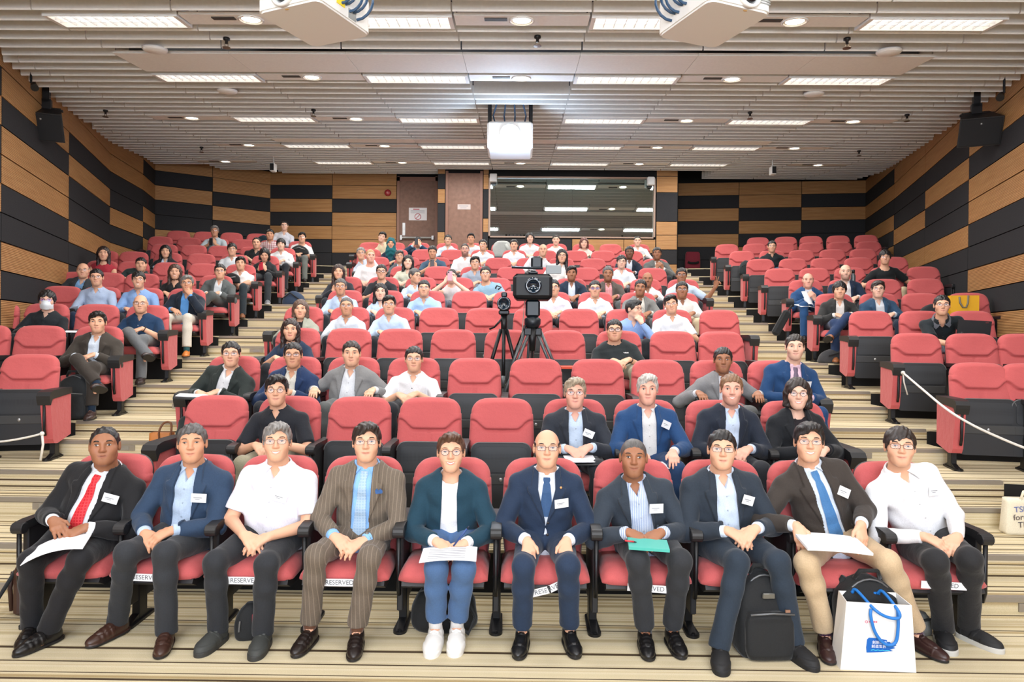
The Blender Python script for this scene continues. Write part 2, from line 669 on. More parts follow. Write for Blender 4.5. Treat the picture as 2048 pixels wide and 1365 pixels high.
# control room block in the middle of the back wall
CD = 16.34
cx = lambda px: UP(px, CD)
zp = lambda y, D: ZC + (675 - y) * D / FPX
ZW0, ZW1 = zp(476, CD), zp(354, CD)
mb = MB()
mb.box((cx(873), CD, 0), (cx(975), CD + 0.12, 7)).box((cx(1307), CD, 0), (cx(1352), CD + 0.12, 7))
mb.box((cx(975), CD, 0), (cx(1307), CD + 0.12, ZW0)).box((cx(975), CD, ZW1), (cx(1307), CD + 0.12, 7))
mb.box((cx(873), CD + 0.12, 0), (cx(873) + 0.1, 17.6, 7)).box((cx(1352) - 0.1, CD + 0.12, 0), (cx(1352), 18.6, 7))
wc = tag(mb.build('wall_back', JOINT), kind='structure')


def strip(x0, x1, ys, pat):
    for i, ch in enumerate(pat):
        panel(wc, (cx(x0), CD), (cx(x1), CD), zp(ys[i + 1], CD), zp(ys[i], CD), ch)


strip(873, 888, [322, 350, 380, 408, 466, 496, 526, 556, 586], 'wdwdwdwdw'[:8])
strip(964, 975, [322, 350, 380, 438, 466, 496, 526, 556], 'wwdwdwd')
strip(1309, 1351, [322, 352, 384, 442, 469, 498, 527, 556, 586], 'wwdwwdwd')
strip(976, 1142, [478, 505, 533, 560, 590], 'dwdw')
strip(1142, 1245, [478, 505, 533, 560, 590], 'wdwd')
strip(1245, 1308, [478, 505, 533, 560, 590], 'wdwd')
# window of the control room
win = MB()
fx0, fx1 = cx(975), cx(1307)
for lo, hi in (((fx0, ZW0), (fx1, ZW0 + 0.035)), ((fx0, ZW1 - 0.035), (fx1, ZW1)), ((fx0, ZW0), (fx0 + 0.04, ZW1)), ((fx1 - 0.04, ZW0), (fx1, ZW1))):
    win.box((lo[0], CD - 0.04, lo[1]), (hi[0], CD + 0.06, hi[1]))
wo = tag(win.build('window_1', mat('window_frame', (150, 124, 108), 0.4)), kind='structure')
gm, nt, b = nodes_of('dark_glass')
b.inputs['Base Color'].default_value = lin((192, 208, 208))
b.inputs['Metallic'].default_value = 1.0
b.inputs['Roughness'].default_value = 0.02
b.inputs['Specular IOR Level'].default_value = 1.0
b.inputs['IOR'].default_value = 2.6
b.inputs['Specular Tint'].default_value = (0.86, 0.97, 0.95, 1)
xm = cx(1142)
for a_, b_, tl in ((fx0 + 0.04, xm - 0.002, 0.0), (xm + 0.002, fx1 - 0.04, 0.006)):
    MB().add([(a_, CD + 0.02, ZW0 + 0.03), (b_, CD + 0.02 + tl, ZW0 + 0.03), (b_, CD + 0.02 + tl, ZW1 - 0.03), (a_, CD + 0.02, ZW1 - 0.03), (a_, CD + 0.03, ZW0 + 0.03), (b_, CD + 0.03 + tl, ZW0 + 0.03), (b_, CD + 0.03 + tl, ZW1 - 0.03), (a_, CD + 0.03, ZW1 - 0.03)],
             [(0, 1, 2, 3), (7, 6, 5, 4), (0, 4, 5, 1), (1, 5, 6, 2), (2, 6, 7, 3), (3, 7, 4, 0)]).build('pane', gm, wo)
# doors
D1 = 17.29 - 0.03
d1 = tag(MB().box((UP(797, D1), D1, zp(560, D1)), (UP(868, D1), D1 + 0.05, zp(364, D1))).build('door_1', DOORWOOD), kind='structure')
FRM = mat('door_frame', (132, 92, 74), 0.5)
mb = MB()
for a_, b_ in ((791.5, 797), (868, 873)):
    mb.box((UP(a_, D1), D1 - 0.02, zp(560, D1)), (UP(b_, D1), D1 + 0.06, zp(355, D1)))
mb.box((UP(791.5, D1), D1 - 0.02, zp(364, D1)), (UP(873, D1), D1 + 0.06, zp(356, D1)))
mb.build('frame', FRM, d1)
zb = zp(478, D1)
MB().tube([(UP(799, D1), D1 - 0.06, zb), (UP(866, D1), D1 - 0.06, zb)], 0.028, 10).box((UP(799, D1), D1 - 0.09, zb - 0.06), (UP(803, D1), D1, zb + 0.06)).box((UP(862, D1), D1 - 0.09, zb - 0.05), (UP(866, D1), D1, zb + 0.05)).build('push_bar', STEEL, d1)
MB().box((UP(803, D1), D1 - 0.015, zp(473, D1)), (UP(808.5, D1), D1, zp(448, D1))).box((UP(804.5, D1), D1 - 0.03, zp(462, D1)), (UP(807, D1), D1 - 0.01, zp(458, D1))).build('lock_plate', STEEL, d1)
D2 = CD - 0.02
d2 = tag(MB().box((cx(894), D2, zp(560, CD)), (cx(958), D2 + 0.05, zp(348, CD))).build('door_2', DOORWOOD), kind='structure')
mb = MB()
mb.box((cx(889), D2 - 0.02, zp(560, CD)), (cx(894), D2 + 0.06, zp(344, CD))).box((cx(958), D2 - 0.02, zp(560, CD)), (cx(963), D2 + 0.06, zp(344, CD)))
mb.build('frame', FRM, d2)
# notices on the doors
GREYT, REDT = mat('print_grey', (130, 134, 142), 0.7), mat('print_red', (176, 60, 74), 0.7)
sg = empty('door_notice', (UP(833.5, D1), D1 - 0.006, zp(430, D1)), label='white paper notice with a red prohibition ring on the door with the push bar', cat='notice')
ww, hh = 36 / FPX * D1 / 2, 25 / FPX * D1 / 2
MB().box((-ww, -0.002, -hh), (ww, 0.002, hh)).build('sheet', mat('paper', (226, 222, 222), 0.8), sg)
mb = MB()
cz = -hh * 0.42
mb.tube([(0.075 * math.cos(q * math.pi / 12), -0.004, cz + 0.075 * math.sin(q * math.pi / 12)) for q in range(24)], 0.008, 5, closed=True)
mb.tube([(-0.05, -0.004, cz - 0.05), (0.05, -0.004, cz + 0.05)], 0.007, 5)
mb.build('prohibition_ring', REDT, sg)
mb = MB().box((-0.12, -0.004, hh * 0.70), (0.04, -0.002, hh * 0.86), 1)
for i in range(3):
    mb.box((-ww * 0.8, -0.004, hh * (0.50 - 0.17 * i)), (ww * 0.75, -0.002, hh * (0.55 - 0.17 * i)))
mb.build('printed_line', [GREYT, REDT], sg)
s2 = empty('door_plate', (cx(926), D2 - 0.006, zp(415.5, CD)), label='small pale room plate fixed on the plain door beside the control room window', cat='door plate')
MB().box((-0.155, -0.004, -0.06), (0.155, 0.004, 0.06)).build('plate', mat('plate', (190, 176, 170), 0.5), s2)
MB().box((-0.12, -0.006, 0.012), (0.10, -0.003, 0.028)).box((-0.09, -0.006, -0.03), (0.06, -0.003, -0.018)).build('printed_line', GREYT, s2)
# red alarm bell on the back wall
ab = empty('alarm_bell', (UP(773, 17.25), 17.25, zp(388, 17.25)), label='round red alarm bell high on the back wall beside the door', cat='alarm bell')
rx = Matrix.Rotation(math.pi / 2, 4, 'X')
MB().lathe([(0.085, 0), (0.085, 0.02), (0.07, 0.05), (0.03, 0.06), (0.001, 0.06)], 20, mx=rx).build('dome', mat('alarm_red', (150, 40, 44), 0.35), ab, True)
MB().lathe([(0.03, 0.058), (0.026, 0.07), (0.001, 0.07)], 12, mx=rx).build('cap', mat('alarm_pale', (190, 110, 110), 0.4), ab, True)
for px, nm in ((984.5, 'left'), (1296, 'right')):
    o = empty('wall_speaker', (cx(px), CD - 0.02, zp(363.5 if nm == 'right' else 359, CD)), label='small white box speaker at the top %s corner of the control room window' % nm, cat='speaker')
    MB().box((-0.085, -0.16, -0.095), (0.085, -0.02, 0.095), ch=0.015).build('cabinet', WHITEP, o)
    MB().box((-0.07, -0.166, -0.08), (0.07, -0.16, 0.08), ch=0.002).build('grille', mat('pale_grille', (205, 205, 205), 0.8), o)
    MB().box((-0.05, -0.03, -0.14), (0.05, 0.02, -0.02)).build('bracket', BLACKM, o)

# ---- closing the room behind the photographer
FILL_GLOW = mat('added_fill_screen', (222, 236, 255), 0.8, emit=8.0)
wf = MB().box((-6, -5.2, 0), (6, -5.0, 6)).build('wall_front', mat('stage_wall', (190, 176, 156), 0.8))
tag(wf, kind='structure')
so = empty('added_fill_screen', (0, -4.95, 0), label='large glowing projection screen, assumed on the stage wall and added for frontal light', cat='screen')  # unseen glowing screen, added to light the audience and ceiling from the front
MB().box((-3.1, -0.02, 1.2), (3.1, 0.02, 4.7)).build('cloth', FILL_GLOW, so)
MB().box((-3.2, -0.03, 4.7), (3.2, 0.03, 4.85)).box((-3.2, -0.03, 1.05), (3.2, 0.03, 1.2)).build('border', BLACK, so)
ws = MB().box((-4.6, -5.0, 0), (-4.4, 0.4, 6)).build('wall_stage_left', WOOD)
tag(ws, kind='structure')
ws = MB().box((4.4, -5.0, 0), (4.6, 0.4, 6)).build('wall_stage_right', WOOD)
tag(ws, kind='structure')

# ---- ceiling
mb = MB()
mb.add([(-12, -6, zceil(-6) + 0.30), (12, -6, zceil(-6) + 0.30), (12, 20, zceil(20) + 0.30), (-12, 20, zceil(20) + 0.30), (-12, -6, zceil(-6) + 0.5), (12, -6, zceil(-6) + 0.5), (12, 20, zceil(20) + 0.5), (-12, 20, zceil(20) + 0.5)],
       [(0, 1, 2, 3), (7, 6, 5, 4), (0, 4, 5, 1), (1, 5, 6, 2), (2, 6, 7, 3), (3, 7, 4, 0)])
ce = tag(mb.build('ceiling', mat('ceiling_void', (28, 34, 42), 0.9)), kind='structure')
# one baffle, hung from its top edge; x along the board
prof = [(0, -0.005), (0, 0.20), (0.012, 0.20), (0.012, 0.03), (0.05, 0.012), (0.05, 0.0), (0.012, -0.012)]
SLM = {}


def slat_mesh(w):
    w = round(w, 3)
    if w not in SLM:
        SLM[w] = MB().prism([(0.0, 0.012), (0.0, 0.19), (0.022, 0.19), (0.022, 0.0), (0.010, -0.002)], -w / 2, w / 2, 'X').mesh('slat')
    return SLM[w]


LWALL = [(-4.4, 0.0), (-5.5, 5.44), lF, lA, lB, lC, lK]
RWALL = [(4.4, 0.0), (5.45, 5.4), rF, rA, rB, rC, rK]


def wx(line, y):
    for (xa, ya), (xb, yb) in zip(line, line[1:]):
        if ya <= y <= yb:
            return xa + (xb - xa) * (y - ya) / (yb - ya)
    return line[-1][0] if y > line[-1][1] else line[0][0]


def back_y(x):
    if x < cx(873):
        for (xa, ya), (xb, yb) in ((lK, lM), (lM, lN), (lN, (cx(873), 17.29))):
            if xa <= x <= xb:
                return ya + (yb - ya) * (x - xa) / (xb - xa)
        return 15.8
    if x > cx(1352):
        return 17.7
    return CD
cells = []
ys = [LIGHT_Y[0] - 0.02 + FIN * i for i in range(-10, 44)]
skip_front = 3.6
for yi, y in enumerate(ys):
    if y < skip_front:
        continue
    flat = 7.72 < y < 8.35 or 12.55 < y < 12.85
    for b in range(-6, 7):
        xa, xb = b * BAY - BAY / 2 + 0.008, b * BAY + BAY / 2 - 0.008
        l_, r_ = wx(LWALL, y) + 0.04, wx(RWALL, y) - 0.04
        xa, xb = max(xa, l_), min(xb, r_)
        if xb - xa < 0.12:
            continue
        if y > max(back_y(xa + 0.05), 0) - 0.12 or y > back_y(xb - 0.05) - 0.12:
            continue
        if flat and abs(b) <= 3:
            continue
        if any(abs(y - ly) < 0.15 for ly in LIGHT_Y) and abs(b) in (1, 3):
            continue
        if b == 0 and 8.7 < y < 9.2:
            continue
        down = any(abs(y + 0.02 - LIGHT_Y[i]) < 0.12 and b in bs for i, bs in DOWN)
        cells.append((y, b, xa, xb, down))
# what lies nearest the photographer shows largest
cells.sort(key=lambda c: c[0] + 0.05 * abs(c[1]))
rest = MB()
n_sl = 0
for y, b, xa, xb, down in cells:
    if down:
        continue
    w = xb - xa
    if abs(w - (BAY - 0.016)) < 0.01:
        w = BAY - 0.016
    mx = Matrix.Translation(((xa + xb) / 2, y, zceil(y))) @ Matrix.Rotation(TILT, 4, 'X')
    if n_sl < 300:
        n_sl += 1
        link('slat', slat_mesh(w), SLAT, ce, mx)
    else:
        rest.prism([(0.0, 0.012), (0.0, 0.19), (0.022, 0.19), (0.022, 0.0), (0.010, -0.002)], -w / 2, w / 2, 'X', mx=mx)
tag(rest.build('far_slats', SLAT, ce), kind='stuff')
# flat white boards between the baffles
for ya, yb in ((7.66, 8.36), (12.52, 12.88)):
    for b in range(-3, 4):
        y = (ya + yb) / 2
        MB().box((-BAY / 2 + 0.002, -(yb - ya) / 2, 0), (BAY / 2 - 0.002, (yb - ya) / 2, 0.03)).build('flat_board', SLAT, ce, mx=Matrix.Translation((b * BAY, y, zceil(y))) @ Matrix.Rotation(TILT, 4, 'X'))
# troffers and downlights
ROWN = ['first', 'second', 'third', 'fourth', 'fifth']
COLN = {-3: 'far left', -1: 'inner left', 1: 'inner right', 3: 'far right'}
tf = MB()
for lo, hi in (((-0.65, -0.16), (0.65, -0.145)), ((-0.65, 0.145), (0.65, 0.16)), ((-0.65, -0.145), (-0.61, 0.145)), ((0.61, -0.145), (0.65, 0.145))):
    tf.box((lo[0], lo[1], -0.012), (hi[0], hi[1], 0.13))
tfm = tf.mesh('frame')
lv = MB()
for i in range(1, 12):
    x = -0.61 + 1.22 * i / 12
    lv.box((x - 0.002, -0.145, 0.0), (x + 0.002, 0.145, 0.024))
lv.box((-0.61, -0.03, 0.0), (0.61, -0.026, 0.024)).box((-0.61, 0.05, 0.0), (0.61, 0.054, 0.024))
lvm = lv.mesh('louvre')
dfm = MB().box((-0.61, -0.145, 0.04), (0.61, 0.145, 0.05)).mesh('diffuser')
DIFF = mat('tube_glow', (255, 246, 234), 0.5, emit=1.6)
MIRR = mat('louvre_metal', (215, 218, 222), 0.25, 0.6)
for i, yy in enumerate(LIGHT_Y):
    for b in (-3, -1, 1, 3):
        o = empty('ceiling_troffer', (b * BAY, yy, zceil(yy)), label='rectangular louvred ceiling light, %s column, %s row back from the stage' % (COLN[b], ROWN[i]), cat='ceiling light', group='louvred ceiling lights')
        R_ = Matrix.Rotation(TILT, 4, 'X')
        link('frame', tfm, WHITEP, o, R_)
        link('louvre', lvm, MIRR, o, R_)
        link('diffuser', dfm, DIFF, o, R_)
dd_ = MB().lathe([(0.115, 0.02), (0.125, -0.004), (0.105, -0.010), (0.10, 0.012)], 24).mesh('trim_ring', True)
dl = MB().lathe([(0.10, 0.006), (0.06, 0.0), (0.001, -0.002)], 24).mesh('lens', True)
pl = MB().box((-BAY / 2 + 0.01, -0.125, 0.004), (BAY / 2 - 0.01, 0.14, 0.03)).mesh('mounting_board')
GLOW = mat('lamp_glow', (255, 238, 212), 0.5, emit=14.0)
CN = {-5: 'outermost left', -4: 'outer left', -2: 'left', 0: 'middle', 2: 'right', 4: 'outer right', 5: 'outermost right'}
for i, bs in DOWN:
    for b in bs:
        yy = LIGHT_Y[i] - 0.04
        o = empty('downlight', (b * BAY, yy, zceil(yy)), label='round recessed downlight in the %s bay, %s row back from the stage' % (CN[b], ROWN[i]), cat='downlight', group='round downlights')
        R_ = Matrix.Rotation(TILT, 4, 'X')
        link('trim_ring', dd_, WHITEP, o, R_)
        link('lens', dl, GLOW, o, R_)
        link('mounting_board', pl, SLAT, o, R_)
        MB().box((-0.36, -0.07, -0.004), (-0.14, 0.0, 0.012)).build('hatch', mat('dark_hatch', (60, 56, 52), 0.7), o, mx=R_)
# sprinklers, round ceiling speakers, small cameras
for i, (px, py) in enumerate(((453, 77), (1694, 83), (1075, 76), (211, 222), (627, 222), (1814, 236), (1500, 230), (403, 297), (1718, 308))):
    d = 2.445 / ((547 - (py - RO * (px - 1024)) + 6) / FPX) if True else 0
    p = at(px, py, d)
    o = empty('sprinkler', (p.x, p.y, zceil(p.y) - 0.02), label='small dark fire sprinkler under the ceiling, number %s from the stage' % ['one', 'two', 'three', 'four', 'five', 'six', 'seven', 'eight', 'nine'][i], cat='sprinkler', group='ceiling sprinklers')
    o['label'] = ['small dark sprinkler between the left front lights', 'small dark sprinkler below the far right front light', 'small grey sprinkler on the middle line near the front downlight', 'small dark sprinkler near the left wall above the hanging loudspeaker',
                  'small sprinkler right of the second row left downlight', 'small dark sprinkler near the right wall before the hanging loudspeaker', 'faint small sprinkler left of the third row right light', 'far small sprinkler over the left seat block', 'far small sprinkler over the right seat block'][i]
    MB().lathe([(0.035, 0.0), (0.035, -0.02), (0.016, -0.03), (0.014, -0.06), (0.001, -0.06)], 12).build('body', BLACKM, o, True)
    MB().lathe([(0.001, -0.098), (0.042, -0.100), (0.042, -0.104), (0.001, -0.106)], 12).box((-0.018, -0.003, -0.10), (-0.014, 0.003, -0.05)).box((0.014, -0.003, -0.10), (0.018, 0.003, -0.05)).build('deflector', mat('bronze', (110, 96, 80), 0.4, 0.6), o)
for px, py, lb in ((310, 96, 'left of the front ceiling lights'), (1778, 107, 'right of the front ceiling lights'), (455, 180, 'behind the far left second row light'), (1628, 190, 'behind the far right second row light')):
    d = 2.445 / ((547 - (py - RO * (px - 1024))) / FPX)
    p = at(px, py, d)
    o = empty('ceiling_speaker', (p.x, p.y, zceil(p.y) - 0.012), label='round white ceiling speaker disc %s' % lb, cat='ceiling speaker', group='round ceiling speakers')
    R_ = Matrix.Rotation(TILT, 4, 'X')
    MB().lathe([(0.125, 0.02), (0.125, -0.005), (0.115, -0.014), (0.001, -0.018)], 28).build('grille', SLAT, o, True, R_)
    MB().lathe([(0.130, 0.02), (0.130, 0.0), (0.124, -0.002), (0.124, 0.02)], 28).build('rim', WHITEP, o, True, R_)
for px, py, lb in ((547, 335, 'left'), (1545, 341, 'right')):
    p = at(px, py, 14.6)
    o = empty('security_camera', p, label='small dark and white camera under the ceiling over the %s aisle' % lb, cat='camera')
    MB().box((-0.055, -0.10, -0.10), (0.055, 0.06, 0.08), ch=0.015).build('housing', WHITEP, o)
    MB().box((-0.042, -0.108, -0.085), (0.042, -0.098, 0.06), ch=0.004).build('front_glass', BLACK, o)
    MB().tube([(0, 0, 0.07), (0, 0, zceil(14.6) - p.z + 0.1)], 0.015, 8).build('stem', WHITEP, o)

# ---- hanging loudspeakers near the side walls
for sgn, px, py, pyt, lb in ((-1, 92, 248, 180, 'left'), (1, 1953, 258, 190, 'right')):
    p = at(px, py, 9.35)
    o = empty('loudspeaker', p, sgn * -0.35, label='black loudspeaker hung from the ceiling by the %s wall' % lb, cat='loudspeaker')
    Rm = Matrix.Rotation(math.radians(-22), 4, 'X')
    Rm = Matrix.Rotation(math.radians(28), 4, 'X')
    MB().prism([(-0.25, -0.20), (0.25, -0.20), (0.16, 0.18), (-0.16, 0.18)], -0.19, 0.19, 'Z', mx=Rm).build('cabinet', BLACK, o)
    MB().box((-0.235, -0.214, -0.175), (0.235, -0.200, 0.175), ch=0.005, mx=Rm).build('grille', mat('speaker_grille', (20, 20, 22), 0.8), o)
    MB().box((-0.06, -0.02, 0.0), (0.06, 0.06, 0.34)).box((-0.20, -0.02, 0.18), (0.20, 0.02, 0.21)).build('yoke', BLACKM, o)
    MB().box((-0.04, -0.02, 0.3), (0.04, 0.06, zceil(9.35) - p.z + 0.2)).build('pole', BLACKM, o)
    MB().sphere((0, -0.235, 0.0), 0.016, 8, 6).build('badge', STEEL, o)
for sgn, px, py, lb in ((-1, 62, 176, 'left'), (1, 2008, 196, 'right')):
    p = at(px, py, 8.55)
    o = empty('spot_bracket', p, label='small black spot fitting above the %s loudspeaker' % lb, cat='spotlight')
    MB().tube([(0, 0, 0.06), (0, 0, zceil(8.55) - p.z + 0.1)], 0.014, 8).build('stem', BLACKM, o)
    MB().tube([(-0.02 * sgn, 0.02, 0.05), (0.09 * -sgn, -0.06, -0.02)], [0.035, 0.045], 12).build('head', BLACKM, o)

# ---- projectors
LENS = mat('lens_glass', (8, 14, 24), 0.05, 0.0, coat=1.0)
BLUEC = mat('blue_cables', (22, 60, 92), 0.5)
for sgn, lb in ((-1, 'left'), (1, 'right')):
    # bottom face corners seen in the photograph, 3.86 m above the floor
    if sgn < 0:
        c = [at_z(524, 25, 3.80), at_z(645, -3, 3.80), at_z(735, 74, 3.80), at_z(616, 98, 3.80)]
    else:
        c = [at_z(1408, -2, 3.80), at_z(1532, 25, 3.80), at_z(1441, 101, 3.80), at_z(1324, 76, 3.80)]
    ctr = (c[0] + c[1] + c[2] + c[3]) / 4
    ex = ((c[1] - c[0]) + (c[2] - c[3])).normalized()
    lx = ((c[1] - c[0]).length + (c[2] - c[3]).length) / 4
    ly = ((c[3] - c[0]).length + (c[2] - c[1]).length) / 4
    rz = math.atan2(ex.y, ex.x)
    o = empty('projector', ctr, rz, label='white ceiling projector at the top of the photograph, %s one of the pair' % lb, cat='projector')
    hh = 0.22
    body = []
    rr = 0.05
    for qx, qy, a0 in ((1, 1, 0), (-1, 1, 90), (-1, -1, 180), (1, -1, 270)):
        for t in range(0, 91, 30):
            a_ = math.radians(a0 + t)
            body.append((qx * (lx - rr) + rr * math.cos(a_), qy * (ly - rr) + rr * math.sin(a_)))
    MB().prism(body, 0.012, hh).prism([(x * 0.965, y * 0.965) for x, y in body], 0.0, 0.014).build('housing', WHITEP, o)
    lxp = -0.02 if sgn < 0 else 0.05
    MB().lathe([(0.085, 0.0), (0.085, 0.03), (0.07, 0.035), (0.066, 0.01), (0.001, 0.0)], 24, mx=Matrix.Translation((lxp, -ly + 0.005, 0.085)) @ Matrix.Rotation(math.pi / 2, 4, 'X')).build('lens_ring', WHITEP, o, True)
    MB().lathe([(0.064, 0.0), (0.05, 0.025), (0.001, 0.034)], 20, mx=Matrix.Translation((lxp, -ly - 0.002, 0.085)) @ Matrix.Rotation(math.pi / 2, 4, 'X')).build('lens', LENS, o, True)
    mb = MB()
    for i in range(9):
        mb.box((lx - 0.12, -ly - 0.003, 0.05 + i * 0.016), (lx - 0.02, -ly + 0.004, 0.057 + i * 0.016))
    mb.build('vent', mat('vent_grey', (150, 152, 150), 0.6), o)
    s_ = 1 if sgn < 0 else -1
    mb = MB()
    for i in range(5):
        yy = -0.05 + i * 0.04
        mb.tube([(s_ * (lx + (0.05 + 0.012 * i) * math.sin(t * math.pi / 8)), yy + 0.010 * t, 0.15 + 0.02 * (i % 2) - (0.07 + 0.01 * i) * math.cos(t * math.pi / 8)) for t in range(9)], 0.009, 6)
    mb.build('cable', BLUEC, o)
    if sgn < 0:
        MB().box((lx - 0.002, -0.10, 0.06), (lx + 0.004, -0.02, 0.17)).build('warning_label', mat('yellow_label', (226, 200, 40), 0.6), o)
        MB().box((lx - 0.002, 0.02, 0.02), (lx + 0.003, 0.10, 0.08)).build('connector_plate', mat('vent_grey', (150, 152, 150), 0.6), o)
    MB().tube([(0, 0, hh - 0.02), (0, 0, zceil(ctr.y) - ctr.z + 0.2)], 0.05, 14).build('mount_pole', WHITEP, o)
    MB().sphere((lxp, -ly + 0.03, 0.0), (0.016, 0.008, 0.004), 8, 6).build('indicator', mat('amber', (190, 150, 90), 0.4), o)
# the lit projector in its ceiling slot
p = at(1020, 272, 9.9)
o = empty('lit_projector', p, label='lit projector hung in the ceiling slot, its lens glaring at the camera', cat='projector')
MB().box((-0.33, -0.05, -0.20), (0.33, 0.55, 0.20), ch=0.03).build('housing', WHITEP, o)
MB().lathe([(0.15, 0.0), (0.15, 0.05), (0.135, 0.06), (0.125, 0.02), (0.001, 0.015)], 28, mx=Matrix.Translation((0, -0.05, 0)) @ Matrix.Rotation(math.pi / 2, 4, 'X')).build('lens_ring', WHITEP, o, True)
MB().lathe([(0.125, 0.0), (0.10, 0.035), (0.001, 0.05)], 28, mx=Matrix.Translation((0, -0.055, 0)) @ Matrix.Rotation(math.pi / 2, 4, 'X')).build('lens', mat('projector_beam', (214, 234, 255), 0.3, emit=45.0), o, True)
mb = MB()
for xx in (-0.30, 0.30):
    mb.tube([(xx, 0.1, 0.15), (xx, 0.1, zceil(p.y + 0.1) - p.z + 0.25)], 0.03, 10)
mb.build('mount_pole', BLACKM, o)
mb = MB()
for i in range(4):
    mb.tube([(-0.2 + 0.13 * i, 0.3, 0.18), (-0.25 + 0.16 * i, 0.1, 0.32), (-0.15 + 0.1 * i, 0.0, 0.62)], 0.012, 6)
mb.build('cable', BLUEC, o)
# ================================================================== chairs
PITCH = 0.60
RED = cloth((188, 90, 90), rough=0.9, amt=0.05, scale=200)
SHELL = mat('black_shell', (34, 34, 36), 0.5)
RIM = mat('grey_rim', (92, 92, 92), 0.4)


def perforated():
    m, nt, b = nodes_of('perforated_plastic')
    tc = N(nt, 'TexCoord')
    mp = N(nt, 'Mapping')
    mp.inputs['Scale'].default_value = (95, 95, 95)
    nt.links.new(tc.outputs['Object'], mp.inputs[0])
    vo = N(nt, 'TexVoronoi')
    vo.inputs['Scale'].default_value = 1.0
    vo.inputs['Randomness'].default_value = 0.0
    nt.links.new(mp.outputs[0], vo.inputs['Vector'])
    r = ramp(nt, [(0.28, (0.004, 0.004, 0.005, 1)), (0.36, (0.022, 0.023, 0.026, 1))])
    nt.links.new(vo.outputs['Distance'], r.inputs['Fac'])
    nt.links.new(r.outputs['Color'], b.inputs['Base Color'])
    b.inputs['Roughness'].default_value = 0.5
    return m


PERF = perforated()
BAND = mat('pan_band', (58, 58, 58), 0.45)


def back_outline(n=10, grow=0.0):
    pts = []
    w0, w1, r = 0.245 + grow, 0.262 + grow, 0.115
    zt = 0.965 + grow
    pts.append((-0.238 - grow, 0.40))
    pts.append((-w1, 0.60))
    for i in range(n + 1):
        a = math.pi - math.pi / 2 * i / n
        pts.append((-w0 + r + 0.012 + r * math.cos(a), zt - r + r * math.sin(a)))
    return pts + [(-x, z) for x, z in reversed(pts)]


def ytilt(z):
    return 0.09 + (z - 0.40) * 0.27


def backrest_mesh():
    """cushion with the raised head part, the curved crease and the seam below it"""
    nu, nv = 36, 72
    vs, fs = [], []
    for j in range(nv + 1):
        z = 0.40 + 0.565 * j / nv
        hw = 0.238 + (0.262 - 0.238) * min(1, (z - 0.40) / 0.20) - 0.014 * max(0, (z - 0.62) / 0.3)
        if z > 0.85:
            t = (z - 0.85) / 0.115
            hw = 0.245 - 0.115 + 0.012 + 0.115 * math.sqrt(max(0.0, 1 - t * t)) - 0.012 * (1 - t)
        for i in range(nu + 1):
            u = -1 + 2 * i / nu
            u = math.copysign(abs(u) ** 0.8, u)
            x = hw * u
            e = max(0, 1 - abs(u) ** 8) ** 0.5
            et = min(1, (0.965 - z + 0.004) / 0.03) ** 0.5
            zz = z + (0.012 * (1 - (x / 0.2) ** 2) if z > 0.85 else 0) * ((z - 0.85) / 0.115 if z > 0.85 else 0)
            bulge = 0.050 * e * et
            zc = 0.728 + 0.072 * (lambda q: q * q * (3 - 2 * q))(min(1.0, max(0, (abs(x) - 0.115) / 0.115)))
            dz = z - zc
            if dz > 0:
                bulge += 0.024 * math.exp(-dz / 0.12) * (1 - math.exp(-dz / 0.010))
            bulge -= 0.022 * math.exp(-(dz / 0.0105) ** 2) * min(1, (0.250 - abs(x)) / 0.03 if abs(x) > 0.22 else 1)
            if dz < 0 and abs(x) < 0.02:
                bulge -= 0.012 * math.exp(-(x / 0.009) ** 2)
            bulge += 0.006 * math.sin(x * 11) * math.sin(z * 13)
            vs.append((x, ytilt(z) - bulge * 1.0, zz))
    m = nu + 1
    for j in range(nv):
        for i in range(nu):
            fs.append((j * m + i, j * m + i + 1, j * m + m + i + 1, j * m + m + i))
    n0 = len(vs)
    vs2 = [(x, ytilt(z) + 0.012, z) for (x, y, z) in vs]
    ring = [i for i in range(m)] + [j * m + nu for j in range(1, nv + 1)] + [nv * m + i for i in range(nu - 1, -1, -1)] + [j * m for j in range(nv - 1, 0, -1)]
    mb = MB()
    mb.v = vs + [vs2[i] for i in ring]
    k = len(ring)
    mb.f = fs + [(ring[i], n0 + i, n0 + (i + 1) % k, ring[(i + 1) % k]) for i in range(k)]
    mb.m = [0] * len(mb.f)
    return mb.mesh('backrest', True)


def tilted_prism(outline, y0_, y1, tilt):
    mb = MB()
    n = len(outline)
    vs = [(x, tilt(z) + y0_, z) for x, z in outline] + [(x, tilt(z) + y1, z) for x, z in outline]
    mb.add(vs, [tuple(range(n)), tuple(range(2 * n - 1, n - 1, -1))] + [(i, n + i, n + (i + 1) % n, (i + 1) % n) for i in range(n)])
    return mb


CM = {}
CM['backrest'] = backrest_mesh()
CM['shell'] = tilted_prism(back_outline(8, 0.004), 0.012, 0.045, ytilt).mesh('back_shell')


def pan_y(z):
    return 0.02 + (z - 0.13) * 0.08


def rounded(w, z0, z1, r, n=6, r2=0.03):
    pts = []
    for cx_, cz_, a0, rr in ((w - r, z1 - r, 0, r), (-w + r, z1 - r, 90, r), (-w + r2, z0 + r2, 180, r2), (w - r2, z0 + r2, 270, r2)):
        for i in range(n + 1):
            a = math.radians(a0 + 90 * i / n)
            pts.append((cx_ + rr * math.cos(a), cz_ + rr * math.sin(a)))
    return pts


